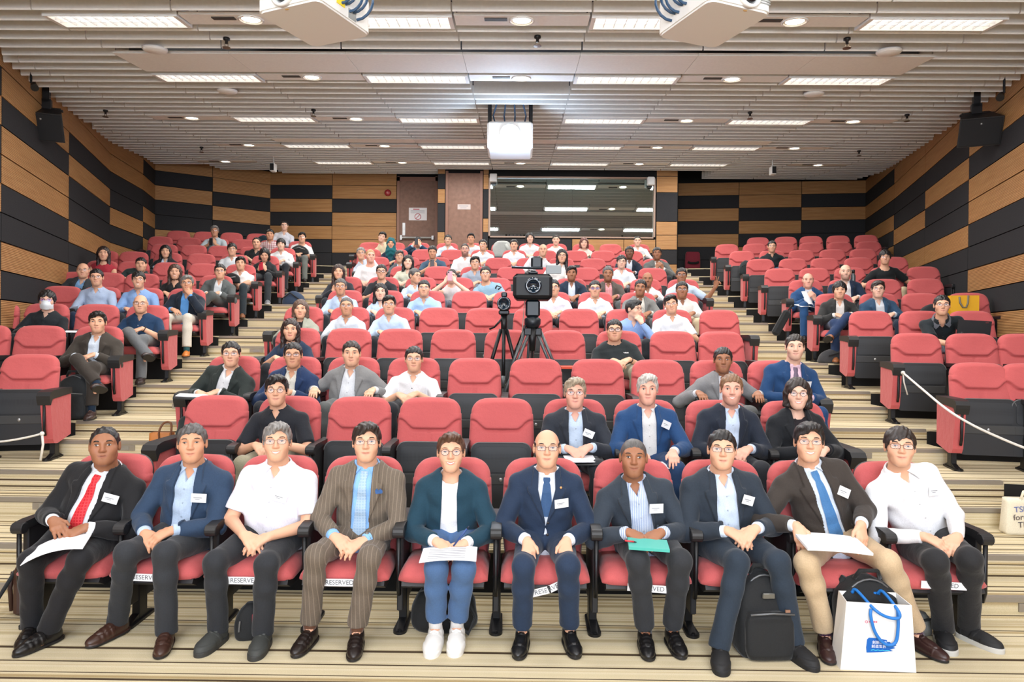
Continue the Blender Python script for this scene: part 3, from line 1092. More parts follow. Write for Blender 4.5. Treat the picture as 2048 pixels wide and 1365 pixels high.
pan = tilted_prism(rounded(0.235, 0.13, 0.645, 0.07), -0.045, 0.0, pan_y)
CM['pan_up'] = pan.mesh('seat_pan')
pm2 = tilted_prism(rounded(0.205, 0.42, 0.615, 0.05), -0.052, -0.044, pan_y)
CM['pan_mesh'] = pm2.mesh('mesh_panel')
CM['pan_band'] = MB().box((-0.222, pan_y(0.37) - 0.056, 0.325), (0.222, pan_y(0.37) - 0.044, 0.405), ch=0.004).mesh('band')
CM['screw'] = MB().lathe([(0.016, 0), (0.016, 0.004), (0.010, 0.007), (0.001, 0.007)], 12, mx=Matrix.Translation((0.0, pan_y(0.37) - 0.055, 0.365)) @ Matrix.Rotation(math.pi / 2, 4, 'X')).mesh('screw', True)
rim_pts = [(x, pan_y(z) - 0.046, z) for x, z in rounded(0.236, 0.13, 0.647, 0.07) if z > 0.55]
CM['pan_rim'] = MB().tube(rim_pts, 0.005, 6).mesh('rim', True)
cu = tilted_prism(rounded(0.225, 0.15, 0.63, 0.06), 0.0, 0.085, pan_y)
CM['cushion_up'] = cu.mesh('seat_cushion', True)
# seat folded down: rounded cushion with a waterfall front
prof = [(0.10, 0.37), (0.10, 0.435), (-0.15, 0.45), (-0.26, 0.448), (-0.315, 0.430), (-0.340, 0.395), (-0.335, 0.36), (-0.31, 0.345)]
mb = MB()
nx = 12
vs = []
for i in range(nx + 1):
    u = -1 + 2 * i / nx
    x = 0.255 * math.copysign(abs(u) ** 0.85, u)
    e = (1 - abs(u) ** 6) ** 0.5 if abs(u) < 1 else 0
    for y, z in prof:
        vs.append((x, y + 0.022 * (1 - e) * (1 if y < -0.2 else 0) + 0.012 * u * u * (1 if y < -0.2 else 0), 0.36 + (z - 0.36) * (0.35 + 0.65 * e)))
m = len(prof)
mb.add(vs, [(i * m + j, i * m + j + 1, i * m + m + j + 1, i * m + m + j) for i in range(nx) for j in range(m - 1)] + [(i * m + m - 1, i * m, i * m + m, i * m + m + m - 1) for i in range(nx)])
mb.f += [tuple(range(m)), tuple(nx * m + j for j in range(m - 1, -1, -1))]
mb.m += [0, 0]
CM['cushion_down'] = mb.mesh('seat_cushion', True)
CM['pan_down'] = MB().prism([(0.10, 0.37), (-0.31, 0.358), (-0.325, 0.335), (-0.27, 0.305), (0.08, 0.30)], -0.235, 0.235, 'X').mesh('seat_pan')


def arm_mesh(x):
    mb = MB()
    poly = [(0.22, 0.612), (0.22, 0.648), (-0.16, 0.652), (-0.225, 0.645), (-0.252, 0.622), (-0.245, 0.598), (-0.20, 0.600), (0.0, 0.612)]
    mb.prism([(y, z) for y, z in poly], x - 0.030, x + 0.030, 'X')
    mb.lathe([(0.030, -0.034), (0.034, -0.030), (0.034, 0.030), (0.030, 0.034)], 14, mx=Matrix.Translation((x, -0.222, 0.612)) @ Matrix.Rotation(math.pi / 2, 4, 'Y'))
    return mb.mesh('armrest')


def side_mesh(x):
    mb = MB()
    mb.box((x - 0.018, -0.17, 0.13), (x + 0.018, 0.20, 0.605), ch=0.006)
    return mb.mesh('side_panel')


def post_mesh(x):
    mb = MB()
    mb.tube([(x, -0.222, 0.60), (x, -0.222, 0.30), (x, -0.20, 0.24)], 0.013, 8)
    return mb.mesh('arm_post', True)


def leg_mesh(x):
    return MB().box((x - 0.024, -0.06, 0.015), (x + 0.024, 0.03, 0.30), ch=0.004).mesh('leg')


def foot_mesh(x):
    mb = MB()
    pts = []
    for i in range(13):
        a = math.pi + math.pi * i / 12
        pts.append((x + 0.040 * math.cos(a), -0.155 + 0.045 * math.sin(a)))
    for i in range(7):
        a = math.pi * i / 6
        pts.append((x + 0.034 * math.cos(a), 0.09 + 0.03 * math.sin(a)))
    mb.prism(pts, 0.0, 0.016, 'Z')
    mb.prism([(-0.17, 0.016), (0.10, 0.016), (0.02, 0.05), (-0.06, 0.05)], x - 0.022, x + 0.022, 'X')
    mb.lathe([(0.012, 0.016), (0.012, 0.024), (0.001, 0.025)], 8, mx=Matrix.Translation((x, -0.178, 0)))
    return mb.mesh('foot')


def end_mesh(x, sg):
    """upholstered aisle panel under its black cap"""
    poly = [(-0.235, 0.575), (0.20, 0.600), (0.20, 0.20), (-0.085, 0.150), (-0.150, 0.160), (-0.175, 0.20)]
    a, b = (x, x + sg * 0.085)
    mb = MB()
    n = len(poly)
    vs = [(min(a, b) + 0.004, y, z) for y, z in poly] + [(min(a, b), y * 0.985, z) for y, z in poly] + [(max(a, b), y * 0.985, z) for y, z in poly] + [(max(a, b) - 0.004, y, z) for y, z in poly]
    return MB().prism(poly, min(a, b), max(a, b), 'X').mesh('end_panel')


def cap_mesh(x, sg):
    poly = [(-0.255, 0.575), (-0.262, 0.605), (-0.235, 0.640), (-0.16, 0.656), (0.21, 0.656), (0.21, 0.598), (-0.20, 0.575), (-0.235, 0.520)]
    a, b = (x - sg * 0.02, x + sg * 0.092)
    return MB().prism(poly, min(a, b), max(a, b), 'X').mesh('armrest')


def knob_mesh(x, sg):
    mb = MB()
    mb.lathe([(0.026, 0.0), (0.026, 0.006), (0.018, 0.012), (0.001, 0.012)], 14, mx=Matrix.Translation((x + sg * 0.045, -0.150, 0.225)) @ Matrix.Rotation(math.pi / 2 + 0.1, 4, 'X'))
    return mb.mesh('knob', True)


h2 = PITCH / 2
for s_, x in (('L', -h2), ('R', h2)):
    CM['arm' + s_], CM['side' + s_], CM['post' + s_], CM['leg' + s_], CM['foot' + s_] = arm_mesh(x), side_mesh(x), post_mesh(x), leg_mesh(x), foot_mesh(x)
    sg = -1 if s_ == 'L' else 1
    CM['end' + s_], CM['cap' + s_], CM['knob' + s_] = end_mesh(x - sg * 0.03, sg), cap_mesh(x - sg * 0.03, sg), knob_mesh(x - sg * 0.03, sg)


def chair(p, rz, down, first, ends, label, group, red_ends=True):
    """first: also carries the left arm; ends: string with L and/or R for aisle panels"""
    o = empty('auditorium_chair', p, rz, label=label, cat='chair', group=group)
    link('backrest', CM['backrest'], RED, o)
    link('back_shell', CM['shell'], SHELL, o)
    if down:
        link('seat_cushion', CM['cushion_down'], RED, o)
        link('seat_pan', CM['pan_down'], SHELL, o)
    else:
        link('seat_cushion', CM['cushion_up'], RED, o)
        pn = link('seat_pan', CM['pan_up'], SHELL, o)
        link('mesh_panel', CM['pan_mesh'], PERF, pn)
        link('band', CM['pan_band'], BAND, pn)
        link('screw', CM['screw'], STEEL, pn)
        link('rim', CM['pan_rim'], RIM, pn)
    for s_ in ('L', 'R'):
        if s_ == 'L' and not first:
            continue
        if s_ in ends and red_ends:
            e = link('end_panel', CM['end' + s_], RED, o)
            link('knob', CM['knob' + s_], BLACK, e)
            link('armrest', CM['cap' + s_], BLACK, o)
        else:
            link('armrest', CM['arm' + s_], BLACK, o)
            link('side_panel', CM['side' + s_], SHELL, o)
        link('arm_post', CM['post' + s_], BLACKM, o)
        link('leg', CM['leg' + s_], BLACKM, o)
        link('foot', CM['foot' + s_], BLACKM, o)
    return o


YB = 0.22          # the seat tops were read off where the back cushion ends
TANS = 0.21


def Dside(k, px, py, extra):
    u = (px - 1038) / FPX
    xa = -XL if px < 1038 else XR
    return (y0(k) + extra + TANS * xa) / (1 + TANS * abs(u))


SEATS = {
    ('C', 1): [160, 338, 519, 703, 893, 1089, 1284, 1474, 1660, 1848],
    ('C', 2): [437, 582, 722, 862, 1005, 1150, 1291, 1434, 1585],
    ('C', 3): [470, 592, 709, 829, 950, 1072, 1195, 1315, 1432, 1547],
    ('C', 4): [597, 699, 801, 907, 1014, 1125, 1237, 1344, 1441],
    ('C', 5): [608, 700, 790, 878, 970, 1065, 1157, 1250, 1343, 1437],
    ('C', 6): [690, 772, 855, 938, 1020, 1105, 1190, 1275, 1360],
    ('C', 7): [692, 766, 841, 915, 990, 1064, 1140, 1215, 1290, 1365],
    ('C', 8): [740, 808, 876, 948, 1021, 1095, 1169, 1237, 1303],
    ('C', 9): [752, 813, 873, 934, 995, 1057, 1121, 1184, 1246, 1309],
    ('C', 10): [737, 791, 846, 904, 964, 1027, 1088, 1149, 1204, 1260],
    ('C', 11): [739, 787, 836, 893, 947, 1003, 1058, 1110, 1165, 1219, 1275],
    ('L', 3): [-60, 64], ('L', 4): [-28, 83, 200], ('L', 5): [-5, 96, 197, 297], ('L', 6): [125, 204, 290, 375], ('L', 7): [157, 216, 285, 359, 433],
    ('L', 8): [205, 268, 338, 408, 482], ('L', 9): [208, 268, 336, 403, 469, 531], ('L', 10): [329, 388, 442, 505, 566],
    ('L', 11): [321, 378, 434, 487, 542, 600], ('L', 12): [357, 410, 463, 515, 560],
    ('R', 3): [1958, 2062], ('R', 4): [1832, 1943, 2048], ('R', 5): [1741, 1842, 1942], ('R', 6): [1668, 1757, 1842, 1936],
    ('R', 7): [1611, 1690, 1766, 1850], ('R', 8): [1559, 1628, 1699, 1772, 1846], ('R', 9): [1520, 1585, 1649, 1716, 1785],
    ('R', 10): [1483, 1543, 1602, 1664, 1725], ('R', 11): [1453, 1508, 1565, 1621, 1678, 1736], ('R', 12): [1515, 1570, 1621, 1675, 1731],
}
ORD = ['zeroth', 'first', 'second', 'third', 'fourth', 'fifth', 'sixth', 'seventh', 'eighth', 'ninth', 'tenth', 'eleventh', 'twelfth']
BLOCK = {'C': 'centre block', 'L': 'left block', 'R': 'right block'}
SEATPOS = {}
for (blk, k), pxs in SEATS.items():
    for i, px in enumerate(pxs):
        if blk == 'C':
            D = y0(k) + (YB if k > 1 else -0.13)
            x = at(px, 700, D).x
            if k == 1:
                x = at(px, 1056, D).x
            SEATPOS[(blk, k, i)] = (Vector((x, y0(k), zk(k))), 0.0)
        else:
            D = Dside(k, px, 600, YB)
            sgn = -1 if blk == 'L' else 1
            rz = -sgn * math.atan(TANS)
            top = at(px, 560, D)
            off = Matrix.Rotation(rz, 3, 'Z') @ Vector((0, YB, 0))
            SEATPOS[(blk, k, i)] = (Vector((top.x - off.x, D - off.y, zk(k))), rz)


def seat_of(blk, k, px, tol=60):
    best = min((abs(p - px), i) for i, p in enumerate(SEATS[(blk, k)]))
    return best[1] if best[0] < tol else None
# ================================================================== people: signed distance fields turned into meshes
V = Vector


def axis(lo, hi, zones, fine, coarse):
    lo, hi = float(lo), float(hi)
    zs = sorted((max(lo, a), min(hi, b)) for a, b in zones if b > lo and a < hi)
    mg = []
    for a, b in zs:
        if mg and a <= mg[-1][1] + coarse:
            mg[-1][1] = max(mg[-1][1], b)
        else:
            mg.append([a, b])
    pts, cur = [], lo
    for a, b in mg:
        if a > cur:
            pts += list(np.linspace(cur, a, max(2, int((a - cur) / coarse) + 1), endpoint=False))
        pts += list(np.linspace(a, b, max(2, int((b - a) / fine) + 1), endpoint=False))
        cur = b
    pts += list(np.linspace(cur, hi, max(2, int((hi - cur) / coarse) + 2)))
    return np.array(pts, 'f')


class Fld:
    def __init__(s, xs, ys, zs):
        s.ax = (xs, ys, zs)
        s.F = np.full((len(xs), len(ys), len(zs)), 0.25, 'f')

    def reg(s, lo, hi):
        sl, out = [], []
        for i in range(3):
            a = max(int(np.searchsorted(s.ax[i], lo[i])) - 1, 0)
            b = min(int(np.searchsorted(s.ax[i], hi[i])) + 1, len(s.ax[i]))
            sl.append(slice(a, max(b, a + 1)))
            sh = [1, 1, 1]
            sh[i] = -1
            out.append(s.ax[i][a:max(b, a + 1)].reshape(sh))
        return tuple(sl), out[0], out[1], out[2]

    def put(s, sl, d, k):
        F = s.F[sl]
        if k > 0:
            h = np.maximum(k - np.abs(F - d), 0) / k
            F[...] = np.minimum(F, d) - h * h * (k * 0.25)
        else:
            F[...] = np.minimum(F, d)

    def cut(s, sl, d, k=0.004):
        F = s.F[sl]
        h = np.maximum(k - np.abs(F + d), 0) / k
        F[...] = np.maximum(F, -d) + h * h * (k * 0.25)

    def cone(s, a, b, ra, rb, k=0.02, flat=False):
        m = max(ra, rb) + k + 0.03
        sl, X, Y, Z = s.reg([min(a[i], b[i]) - m for i in range(3)], [max(a[i], b[i]) + m for i in range(3)])
        bx, by, bz = b[0] - a[0], b[1] - a[1], b[2] - a[2]
        bb = bx * bx + by * by + bz * bz + 1e-9
        X, Y, Z = X - a[0], Y - a[1], Z - a[2]
        t0 = (X * bx + Y * by + Z * bz) / bb
        t = np.clip(t0, 0, 1)
        d = np.sqrt((X - t * bx) ** 2 + (Y - t * by) ** 2 + (Z - t * bz) ** 2) - (ra + (rb - ra) * t)
        if flat:
            d = np.maximum(d, (t0 - 1) * math.sqrt(bb))
        s.put(sl, d, k)

    def econe(s, a, b, ra, rb, side, k=0.03, ext=0.0):
        m = max(max(ra), max(rb)) + k + 0.04
        sl, X, Y, Z = s.reg([min(a[i], b[i]) - m for i in range(3)], [max(a[i], b[i]) + m for i in range(3)])
        ab = V(b) - V(a)
        L = ab.length
        v = ab / L
        sd = (V(side) - v * V(side).dot(v)).normalized()
        fr = sd.cross(v)
        X, Y, Z = X - a[0], Y - a[1], Z - a[2]
        t0 = (X * v.x + Y * v.y + Z * v.z)
        t = np.clip(t0 / L, 0, 1)
        pu = X * sd.x + Y * sd.y + Z * sd.z
        pw = X * fr.x + Y * fr.y + Z * fr.z
        rx = ra[0] + (rb[0] - ra[0]) * t
        ry = ra[1] + (rb[1] - ra[1]) * t
        over = t0 - t * L
        rm = np.minimum(rx, ry)
        d = (np.sqrt((pu / rx) ** 2 + (pw / ry) ** 2 + (over / rm) ** 2) - 1) * rm
        s.put(sl, d, k)

    def ell(s, c, r, k=0.02):
        m = k + 0.03
        sl, X, Y, Z = s.reg([c[i] - r[i] - m for i in range(3)], [c[i] + r[i] + m for i in range(3)])
        d = (np.sqrt(((X - c[0]) / r[0]) ** 2 + ((Y - c[1]) / r[1]) ** 2 + ((Z - c[2]) / r[2]) ** 2) - 1) * min(r)
        s.put(sl, d, k)


def snet(F, xs, ys, zs):
    """surface nets -> verts (n,3), quads (m,4)"""
    S = F < 0
    a = S[:-1, :-1, :-1]
    al, an = a.copy(), a.copy()
    for i in (0, 1):
        for j in (0, 1):
            for k in (0, 1):
                if i + j + k:
                    q = S[i:S.shape[0] - 1 + i, j:S.shape[1] - 1 + j, k:S.shape[2] - 1 + k]
                    al &= q
                    an |= q
    act = an & ~al
    I, J, K = np.nonzero(act)
    n = len(I)
    idx = np.full(act.shape, -1, np.int32)
    idx[I, J, K] = np.arange(n)
    cor = [(i, j, k) for i in (0, 1) for j in (0, 1) for k in (0, 1)]
    val = {c: F[I + c[0], J + c[1], K + c[2]] for c in cor}
    acc = np.zeros((n, 3), 'f')
    cnt = np.zeros(n, 'f')
    for c in cor:
        for ax in range(3):
            if c[ax] == 0:
                d = list(c)
                d[ax] = 1
                v0, v1 = val[c], val[tuple(d)]
                m = (v0 < 0) != (v1 < 0)
                t = np.where(m, v0 / np.where(m, v0 - v1, 1), 0)
                for q in range(3):
                    acc[:, q] += np.where(m, (t if q == ax else c[q]), 0)
                cnt += m
    acc /= np.maximum(cnt, 1)[:, None]
    P = np.empty((n, 3), 'f')
    for q, (A, II) in enumerate(((xs, I), (ys, J), (zs, K))):
        P[:, q] = A[II] + acc[:, q] * (A[II + 1] - A[II])
    quads = []
    sx = S[:-1, 1:-1, 1:-1] != S[1:, 1:-1, 1:-1]
    i, j, k = np.nonzero(sx)
    q = np.stack([idx[i, j, k], idx[i, j + 1, k], idx[i, j + 1, k + 1], idx[i, j, k + 1]], 1)
    fl = S[i, j + 1, k + 1]
    q[~fl] = q[~fl][:, ::-1]
    quads.append(q)
    sy = S[1:-1, :-1, 1:-1] != S[1:-1, 1:, 1:-1]
    i, j, k = np.nonzero(sy)
    q = np.stack([idx[i, j, k], idx[i, j, k + 1], idx[i + 1, j, k + 1], idx[i + 1, j, k]], 1)
    fl = S[i + 1, j, k + 1]
    q[~fl] = q[~fl][:, ::-1]
    quads.append(q)
    sz = S[1:-1, 1:-1, :-1] != S[1:-1, 1:-1, 1:]
    i, j, k = np.nonzero(sz)
    q = np.stack([idx[i, j, k], idx[i + 1, j, k], idx[i + 1, j + 1, k], idx[i, j + 1, k]], 1)
    fl = S[i + 1, j + 1, k]
    q[~fl] = q[~fl][:, ::-1]
    quads.append(q)
    Q = np.concatenate(quads)
    Q = Q[(Q >= 0).all(1)]
    return P, Q


def np_mesh(name, P, Q, tint=None):
    me = bpy.data.meshes.new(name)
    me.vertices.add(len(P))
    me.vertices.foreach_set('co', np.ascontiguousarray(P, 'f').ravel())
    me.loops.add(Q.size)
    me.loops.foreach_set('vertex_index', np.ascontiguousarray(Q, np.int32).ravel())
    me.polygons.add(len(Q))
    me.polygons.foreach_set('loop_start', np.arange(0, Q.size, 4, dtype=np.int32))
    me.polygons.foreach_set('use_smooth', np.ones(len(Q), bool))
    me.update(calc_edges=True)
    if tint is not None:
        a = me.attributes.new('tint', 'FLOAT_COLOR', 'POINT')
        c = np.ones((len(P), 4), 'f')
        c[:, :3] = tint
        a.data.foreach_set('color', c.ravel())
    return me


def relax(P, Q, it=1, w=0.5):
    for _ in range(it):
        acc = np.zeros_like(P)
        cnt = np.zeros(len(P), 'f')
        for a in range(4):
            b = (a + 1) % 4
            np.add.at(acc, Q[:, a], P[Q[:, b]])
            np.add.at(acc, Q[:, b], P[Q[:, a]])
            cnt += np.bincount(Q[:, a], minlength=len(P)) + np.bincount(Q[:, b], minlength=len(P))
        P = P * (1 - w) + w * acc / np.maximum(cnt, 1)[:, None]
    return P


# ---- head: field in head space (face looks to -y, chin -0.115, crown +0.115)
def smin(a, b, k):
    h = np.maximum(k - np.abs(a - b), 0) / k
    return np.minimum(a, b) - h * h * k * 0.25


def smax(a, b, k):
    return -smin(-a, -b, k)


def el(X, Y, Z, c, r):
    return (np.sqrt(((X - c[0]) / r[0]) ** 2 + ((Y - c[1]) / r[1]) ** 2 + ((Z - c[2]) / r[2]) ** 2) - 1) * min(r)


def cn(X, Y, Z, a, b, ra, rb):
    bx, by, bz = b[0] - a[0], b[1] - a[1], b[2] - a[2]
    t = np.clip(((X - a[0]) * bx + (Y - a[1]) * by + (Z - a[2]) * bz) / (bx * bx + by * by + bz * bz), 0, 1)
    return np.sqrt((X - a[0] - t * bx) ** 2 + (Y - a[1] - t * by) ** 2 + (Z - a[2] - t * bz) ** 2) - (ra + (rb - ra) * t)


def head_sdf(X, Y, Z, jaw=1.0, fat=0.0, smile=0.0, nose=1.0):
    A = np.abs(X)
    d = el(X, Y, Z, (0, 0.014, 0.032), (0.0745, 0.093, 0.084))
    d = smin(d, el(X, Y, Z, (0, -0.030, -0.010), (0.062 + fat * 0.5, 0.060, 0.075)), 0.03)
    d = smin(d, cn(A, Y, Z, (0.040 * jaw + fat, 0.010, -0.055), (0.012 * jaw, -0.066, -0.088), 0.024, 0.021), 0.035)
    d = smin(d, el(X, Y, Z, (0, -0.045, -0.070), (0.043 * jaw + fat, 0.042, 0.040)), 0.03)
    d = smin(d, el(A, Y, Z, (0.042 + fat * 0.6, -0.052, -0.022), (0.024, 0.030, 0.026)), 0.025)      # cheeks
    d = smin(d, cn(A, Y, Z, (0.046, -0.064, 0.034), (0.014, -0.077, 0.032), 0.009, 0.010), 0.022)      # brow
    d = smax(d, -el(A, Y, Z, (0.0315, -0.099, 0.013), (0.019, 0.0185, 0.0125)), 0.012)                # eye sockets
    d = smin(d, cn(X, Y, Z, (0, -0.083, 0.024), (0, -0.1030, -0.020), 0.0070, 0.0108 * nose), 0.014)   # nose
    d = smin(d, el(A, Y, Z, (0.0115 * nose, -0.0945, -0.0235), (0.0075, 0.0095, 0.0068)), 0.008)
    d = smin(d, el(X, Y, Z, (0, -0.080, -0.055), (0.030, 0.012, 0.022)), 0.015)                       # mouth mound
    w = 0.0245 + 0.006 * smile
    zc = -0.0525
    up = smile * 0.007
    d = smin(d, cn(A, Y, Z, (0, -0.0935, zc + 0.0025), (w, -0.0810, zc + up), 0.0056, 0.0032), 0.006)
    d = smin(d, cn(A, Y, Z, (0, -0.0925, zc - 0.0100), (w * 0.8, -0.0810, zc - 0.006 + up), 0.0070, 0.0038), 0.006)
    d = smax(d, -cn(A, Y, Z, (0, -0.1000, zc - 0.0035), (w * 1.02, -0.0865, zc - 0.002 + up), 0.0024 + 0.0022 * smile, 0.0014), 0.003)
    ear = el(A, Y, Z, (0.0795, 0.014, 0.002), (0.0095, 0.019, 0.031))
    ear = smax(ear, -el(A, Y, Z, (0.090, 0.006, 0.004), (0.008, 0.010, 0.017)), 0.006)
    d = smin(d, ear, 0.008)
    return d


def head_tint(L, beard=0.0, age=0.0, lips=1.0, red=0.5):
    X, Y, Z = L[:, 0], L[:, 1], L[:, 2]
    A = np.abs(X)
    t = np.ones((len(L), 3), 'f')
    front = (Y < -0.03)
    lip = np.exp(-((A / 0.024) ** 4) - ((Z + 0.0565 - 6 * A * A) / 0.0085) ** 4) * front
    ln = np.exp(-((A / 0.025) ** 4) - ((Z + 0.0560 - 7 * A * A) / 0.0022) ** 2) * front
    t *= 1 - (ln * 0.45)[:, None]
    t *= 1 - (lip * lips)[:, None] * np.array([0.22, 0.48, 0.42], 'f')
    ck = np.exp(-((A - 0.042) / 0.02) ** 2 - ((Z + 0.022) / 0.022) ** 2) * front + np.exp(-(X / 0.014) ** 2 - ((Z + 0.02) / 0.02) ** 2) * (Y < -0.09)
    t *= 1 - (ck * red)[:, None] * np.array([0.02, 0.14, 0.13], 'f')
    if beard:
        bz = np.clip((-0.028 - Z) / 0.02, 0, 1) * np.clip((0.02 - Y) / 0.03, 0, 1) * (Z > -0.15)
        bz = bz * (1 - np.exp(-((A / 0.024) ** 4) - ((Z + 0.056) / 0.010) ** 4)) * np.clip((A * 0.9 + np.abs(Z + 0.056) * 1.6 - 0.022) / 0.02 + (Z < -0.05), 0, 1)
        mu = np.exp(-((A / 0.028) ** 4) - ((Z + 0.040) / 0.008) ** 4) * front
        bz = np.clip(np.maximum(bz, mu), 0, 1)
        t *= 1 - (bz * beard)[:, None] * np.array([0.72, 0.72, 0.70], 'f')
    return t


HAIR = {}


def hair_mesh(style, res=0.005):
    key = (style, res)
    if key in HAIR:
        return HAIR[key]
    zlo = {'bob': -0.15, 'long': -0.36, 'hijab': -0.34, 'mid': -0.22}.get(style, -0.10)
    xs = np.arange(-0.15, 0.151, res, dtype='f')
    ys = np.arange(-0.15, 0.175, res, dtype='f')
    zs = np.arange(zlo, 0.16, res, dtype='f')
    X, Y, Z = xs[:, None, None], ys[None, :, None], zs[None, None, :]
    A = np.abs(X)
    T = {'short': 0.013, 'part': 0.017, 'fringe': 0.016, 'mop': 0.024, 'recede': 0.007, 'bald': 0.005, 'buzz': 0.004, 'tied': 0.009,
         'bob': 0.018, 'long': 0.016, 'mid': 0.017, 'hijab': 0.02, 'quiff': 0.014, 'grey': 0.014}[style]
    ang = np.arctan2(X, Y + 0.02)
    nz = 0.0022 * np.sin(X * 150 + Y * 40 + 3 * np.sin(Z * 50)) + 0.0015 * np.sin(X * 260 - Z * 90) + 0.0009 * np.sin(ang * 14 + Z * 30)
    d = el(X, Y, Z, (0, 0.016, 0.032), (0.0765 + T * 0.8, 0.0945 + T * 0.8, 0.0855 + T)) + nz * (0.2 if style in ('buzz', 'bald', 'hijab') else 1.0)
    if style in ('short', 'part', 'fringe', 'mop', 'recede', 'bald', 'buzz', 'tied', 'quiff', 'grey'):
        fy = [-0.14, -0.085, -0.062, -0.052, -0.035, -0.014, -0.008, 0.022, 0.034, 0.06, 0.14]
        fz = {'short': [.074, .070, .060, .035, .008, -.004, .020, .030, -.010, -.048, -.06],
              'part': [.072, .066, .058, .030, .004, -.010, .018, .026, -.010, -.048, -.06],
              'quiff': [.078, .074, .064, .038, .008, -.006, .020, .030, -.010, -.048, -.06],
              'grey': [.070, .064, .054, .026, -.002, -.020, -.010, -.006, -.02, -.055, -.075],
              'fringe': [.044, .044, .042, .026, .002, -.012, .016, .022, -.010, -.050, -.06],
              'mop': [.040, .040, .036, .016, -.010, -.022, -.018, -.014, -.02, -.055, -.07],
              'recede': [.110, .100, .086, .060, .012, -.004, .020, .028, -.010, -.048, -.06],
              'bald': [.110, .100, .086, .060, .012, .000, .020, .028, -.010, -.048, -.06],
              'buzz': [.078, .074, .062, .038, .012, .002, .022, .030, -.006, -.044, -.055],
              'tied': [.078, .072, .062, .048, .020, .012, .028, .036, .000, -.045, -.06]}[style]
        cz = np.interp(ys, fy, fz).astype('f')[None, :, None]
        fr = np.clip((-0.04 - Y) / 0.03, 0, 1)
        cz = cz + fr * (0.004 * np.sin(X * 110) + 0.003 * np.sin(X * 230 + 1))
        if style in ('part', 'fringe', 'grey'):
            cz = cz + fr * (X * 0.22 + 0.010 * np.clip((X + 0.01) / 0.03, -1, 1))
        if style == 'mop':
            cz = cz + fr * (0.02 * np.exp(-(X / 0.016) ** 2))
        if style == 'recede':
            cz = cz + fr * (0.012 * np.exp(-((A - 0.042) / 0.015) ** 2))
        if style == 'quiff':
            d = smin(d, el(X, Y, Z, (0.005, -0.055, 0.098), (0.055, 0.045, 0.026)) + nz, 0.02)
        if style in ('part', 'grey'):
            d = smin(d, el(X, Y, Z, (0.012, -0.045, 0.092), (0.062, 0.05, 0.032)) + nz, 0.02)
        d = smax(d, (cz - Z) * 0.8, 0.004)
        if style == 'bald':
            d = smax(d, Z - 0.045 - 0.02 * np.clip(Y / 0.1, -1, 1), 0.01)
    elif style in ('bob', 'mid', 'long'):
        bot = {'bob': -0.105, 'mid': -0.175, 'long': -0.31}[style]
        d = smin(d, el(X, Y, Z, (0, 0.030, -0.015), (0.096, 0.090, 0.125)) + nz, 0.03)
        for sg in (-1, 1):
            d = smin(d, cn(X * sg, Y, Z, (0.074, 0.005, 0.02), (0.082 if style != 'bob' else 0.078, -0.005, bot + 0.02), 0.030, 0.026 if style == 'long' else 0.028) + nz, 0.02)
        if style != 'bob':
            d = smin(d, cn(X, Y, Z, (0, 0.075, 0), (0, 0.09, bot + 0.03), 0.06, 0.05) + nz, 0.03)
        d = smax(d, (bot + 0.010 * np.sin(X * 60) - Z), 0.006)
        face = el(X, Y, Z, (0.006, -0.115, -0.035), (0.062, 0.100, 0.112))
        d = smax(d, -face, 0.006)
    elif style == 'hijab':
        d = el(X, Y, Z, (0, 0.018, 0.012), (0.097, 0.116, 0.122))
        d = smin(d, cn(X, Y, Z, (0, 0.01, -0.07), (0, -0.02, -0.16), 0.085, 0.10), 0.04)
        d = smin(d, cn(A, Y, Z, (0.02, -0.02, -0.15), (0.06, -0.045, -0.30), 0.085, 0.055), 0.05)
        d = d + 0.004 * np.sin(Z * 70 + A * 40) + 0.003 * np.sin(X * 60)
        d = smax(d, -el(X, Y, Z, (0, -0.125, -0.012), (0.060, 0.085, 0.086)), 0.006)
    d = d * np.ones((len(xs), len(ys), len(zs)), 'f')
    P, Q = snet(d, xs, ys, zs)
    me = np_mesh('hair', relax(P, Q, 1, 0.4), Q)
    HAIR[key] = me
    return me


SHARED = {}


def eye_mesh(kind):
    """kind: 'n' narrow, 'w' wide, 's' smiling, 'c' looking down"""
    key = ('eye', kind)
    if key in SHARED:
        return SHARED[key]
    mb = MB()
    hz = {'n': 0.0040, 'w': 0.0052, 's': 0.0032, 'c': 0.0018}[kind]
    n, k = 16, 10
    vs, fs, mi = [], [], []
    for i in range(k + 1):
        a = math.pi * i / k
        for j in range(n):
            q = 2 * math.pi * j / n
            vs.append((0.0132 * math.sin(a) * math.cos(q), -0.0105 * math.cos(a), hz * math.sin(a) * math.sin(q)))
    for i in range(k):
        for j in range(n):
            l = (j + 1) % n
            fs.append((i * n + j, i * n + l, (i + 1) * n + l, (i + 1) * n + j))
    mb.add(vs, fs, 0)
    # iris: a lens clipped by the lids
    vs, fs = [], []
    R = 0.0056
    vs.append((0, -0.0115, 0))
    for j in range(16):
        q = 2 * math.pi * j / 16
        x, z = R * math.cos(q), max(-hz * 0.92, min(hz * 0.92, R * math.sin(q)))
        vs.append((x, -0.0100, z))
    for j in range(16):
        fs.append((0, 1 + j, 1 + (j + 1) % 16))
    mb.add(vs, fs, 1)
    pts = [(0.0142 * c, -0.0085 + 0.0045 * abs(c) ** 2 - 0.0015, hz * (1.05 - 0.75 * c * c) + 0.0004) for c in (-1, -.6, -.2, .2, .6, 1)]
    mb.tube(pts, [0.0007, .0013, .0016, .0016, .0014, .0008], 6, 1)
    me = mb.mesh('eye', True)
    me.materials.append(mat('eye_white', (222, 214, 208), 0.25))
    me.materials.append(mat('eye_dark', (30, 20, 16), 0.2))
    SHARED[key] = me
    return me


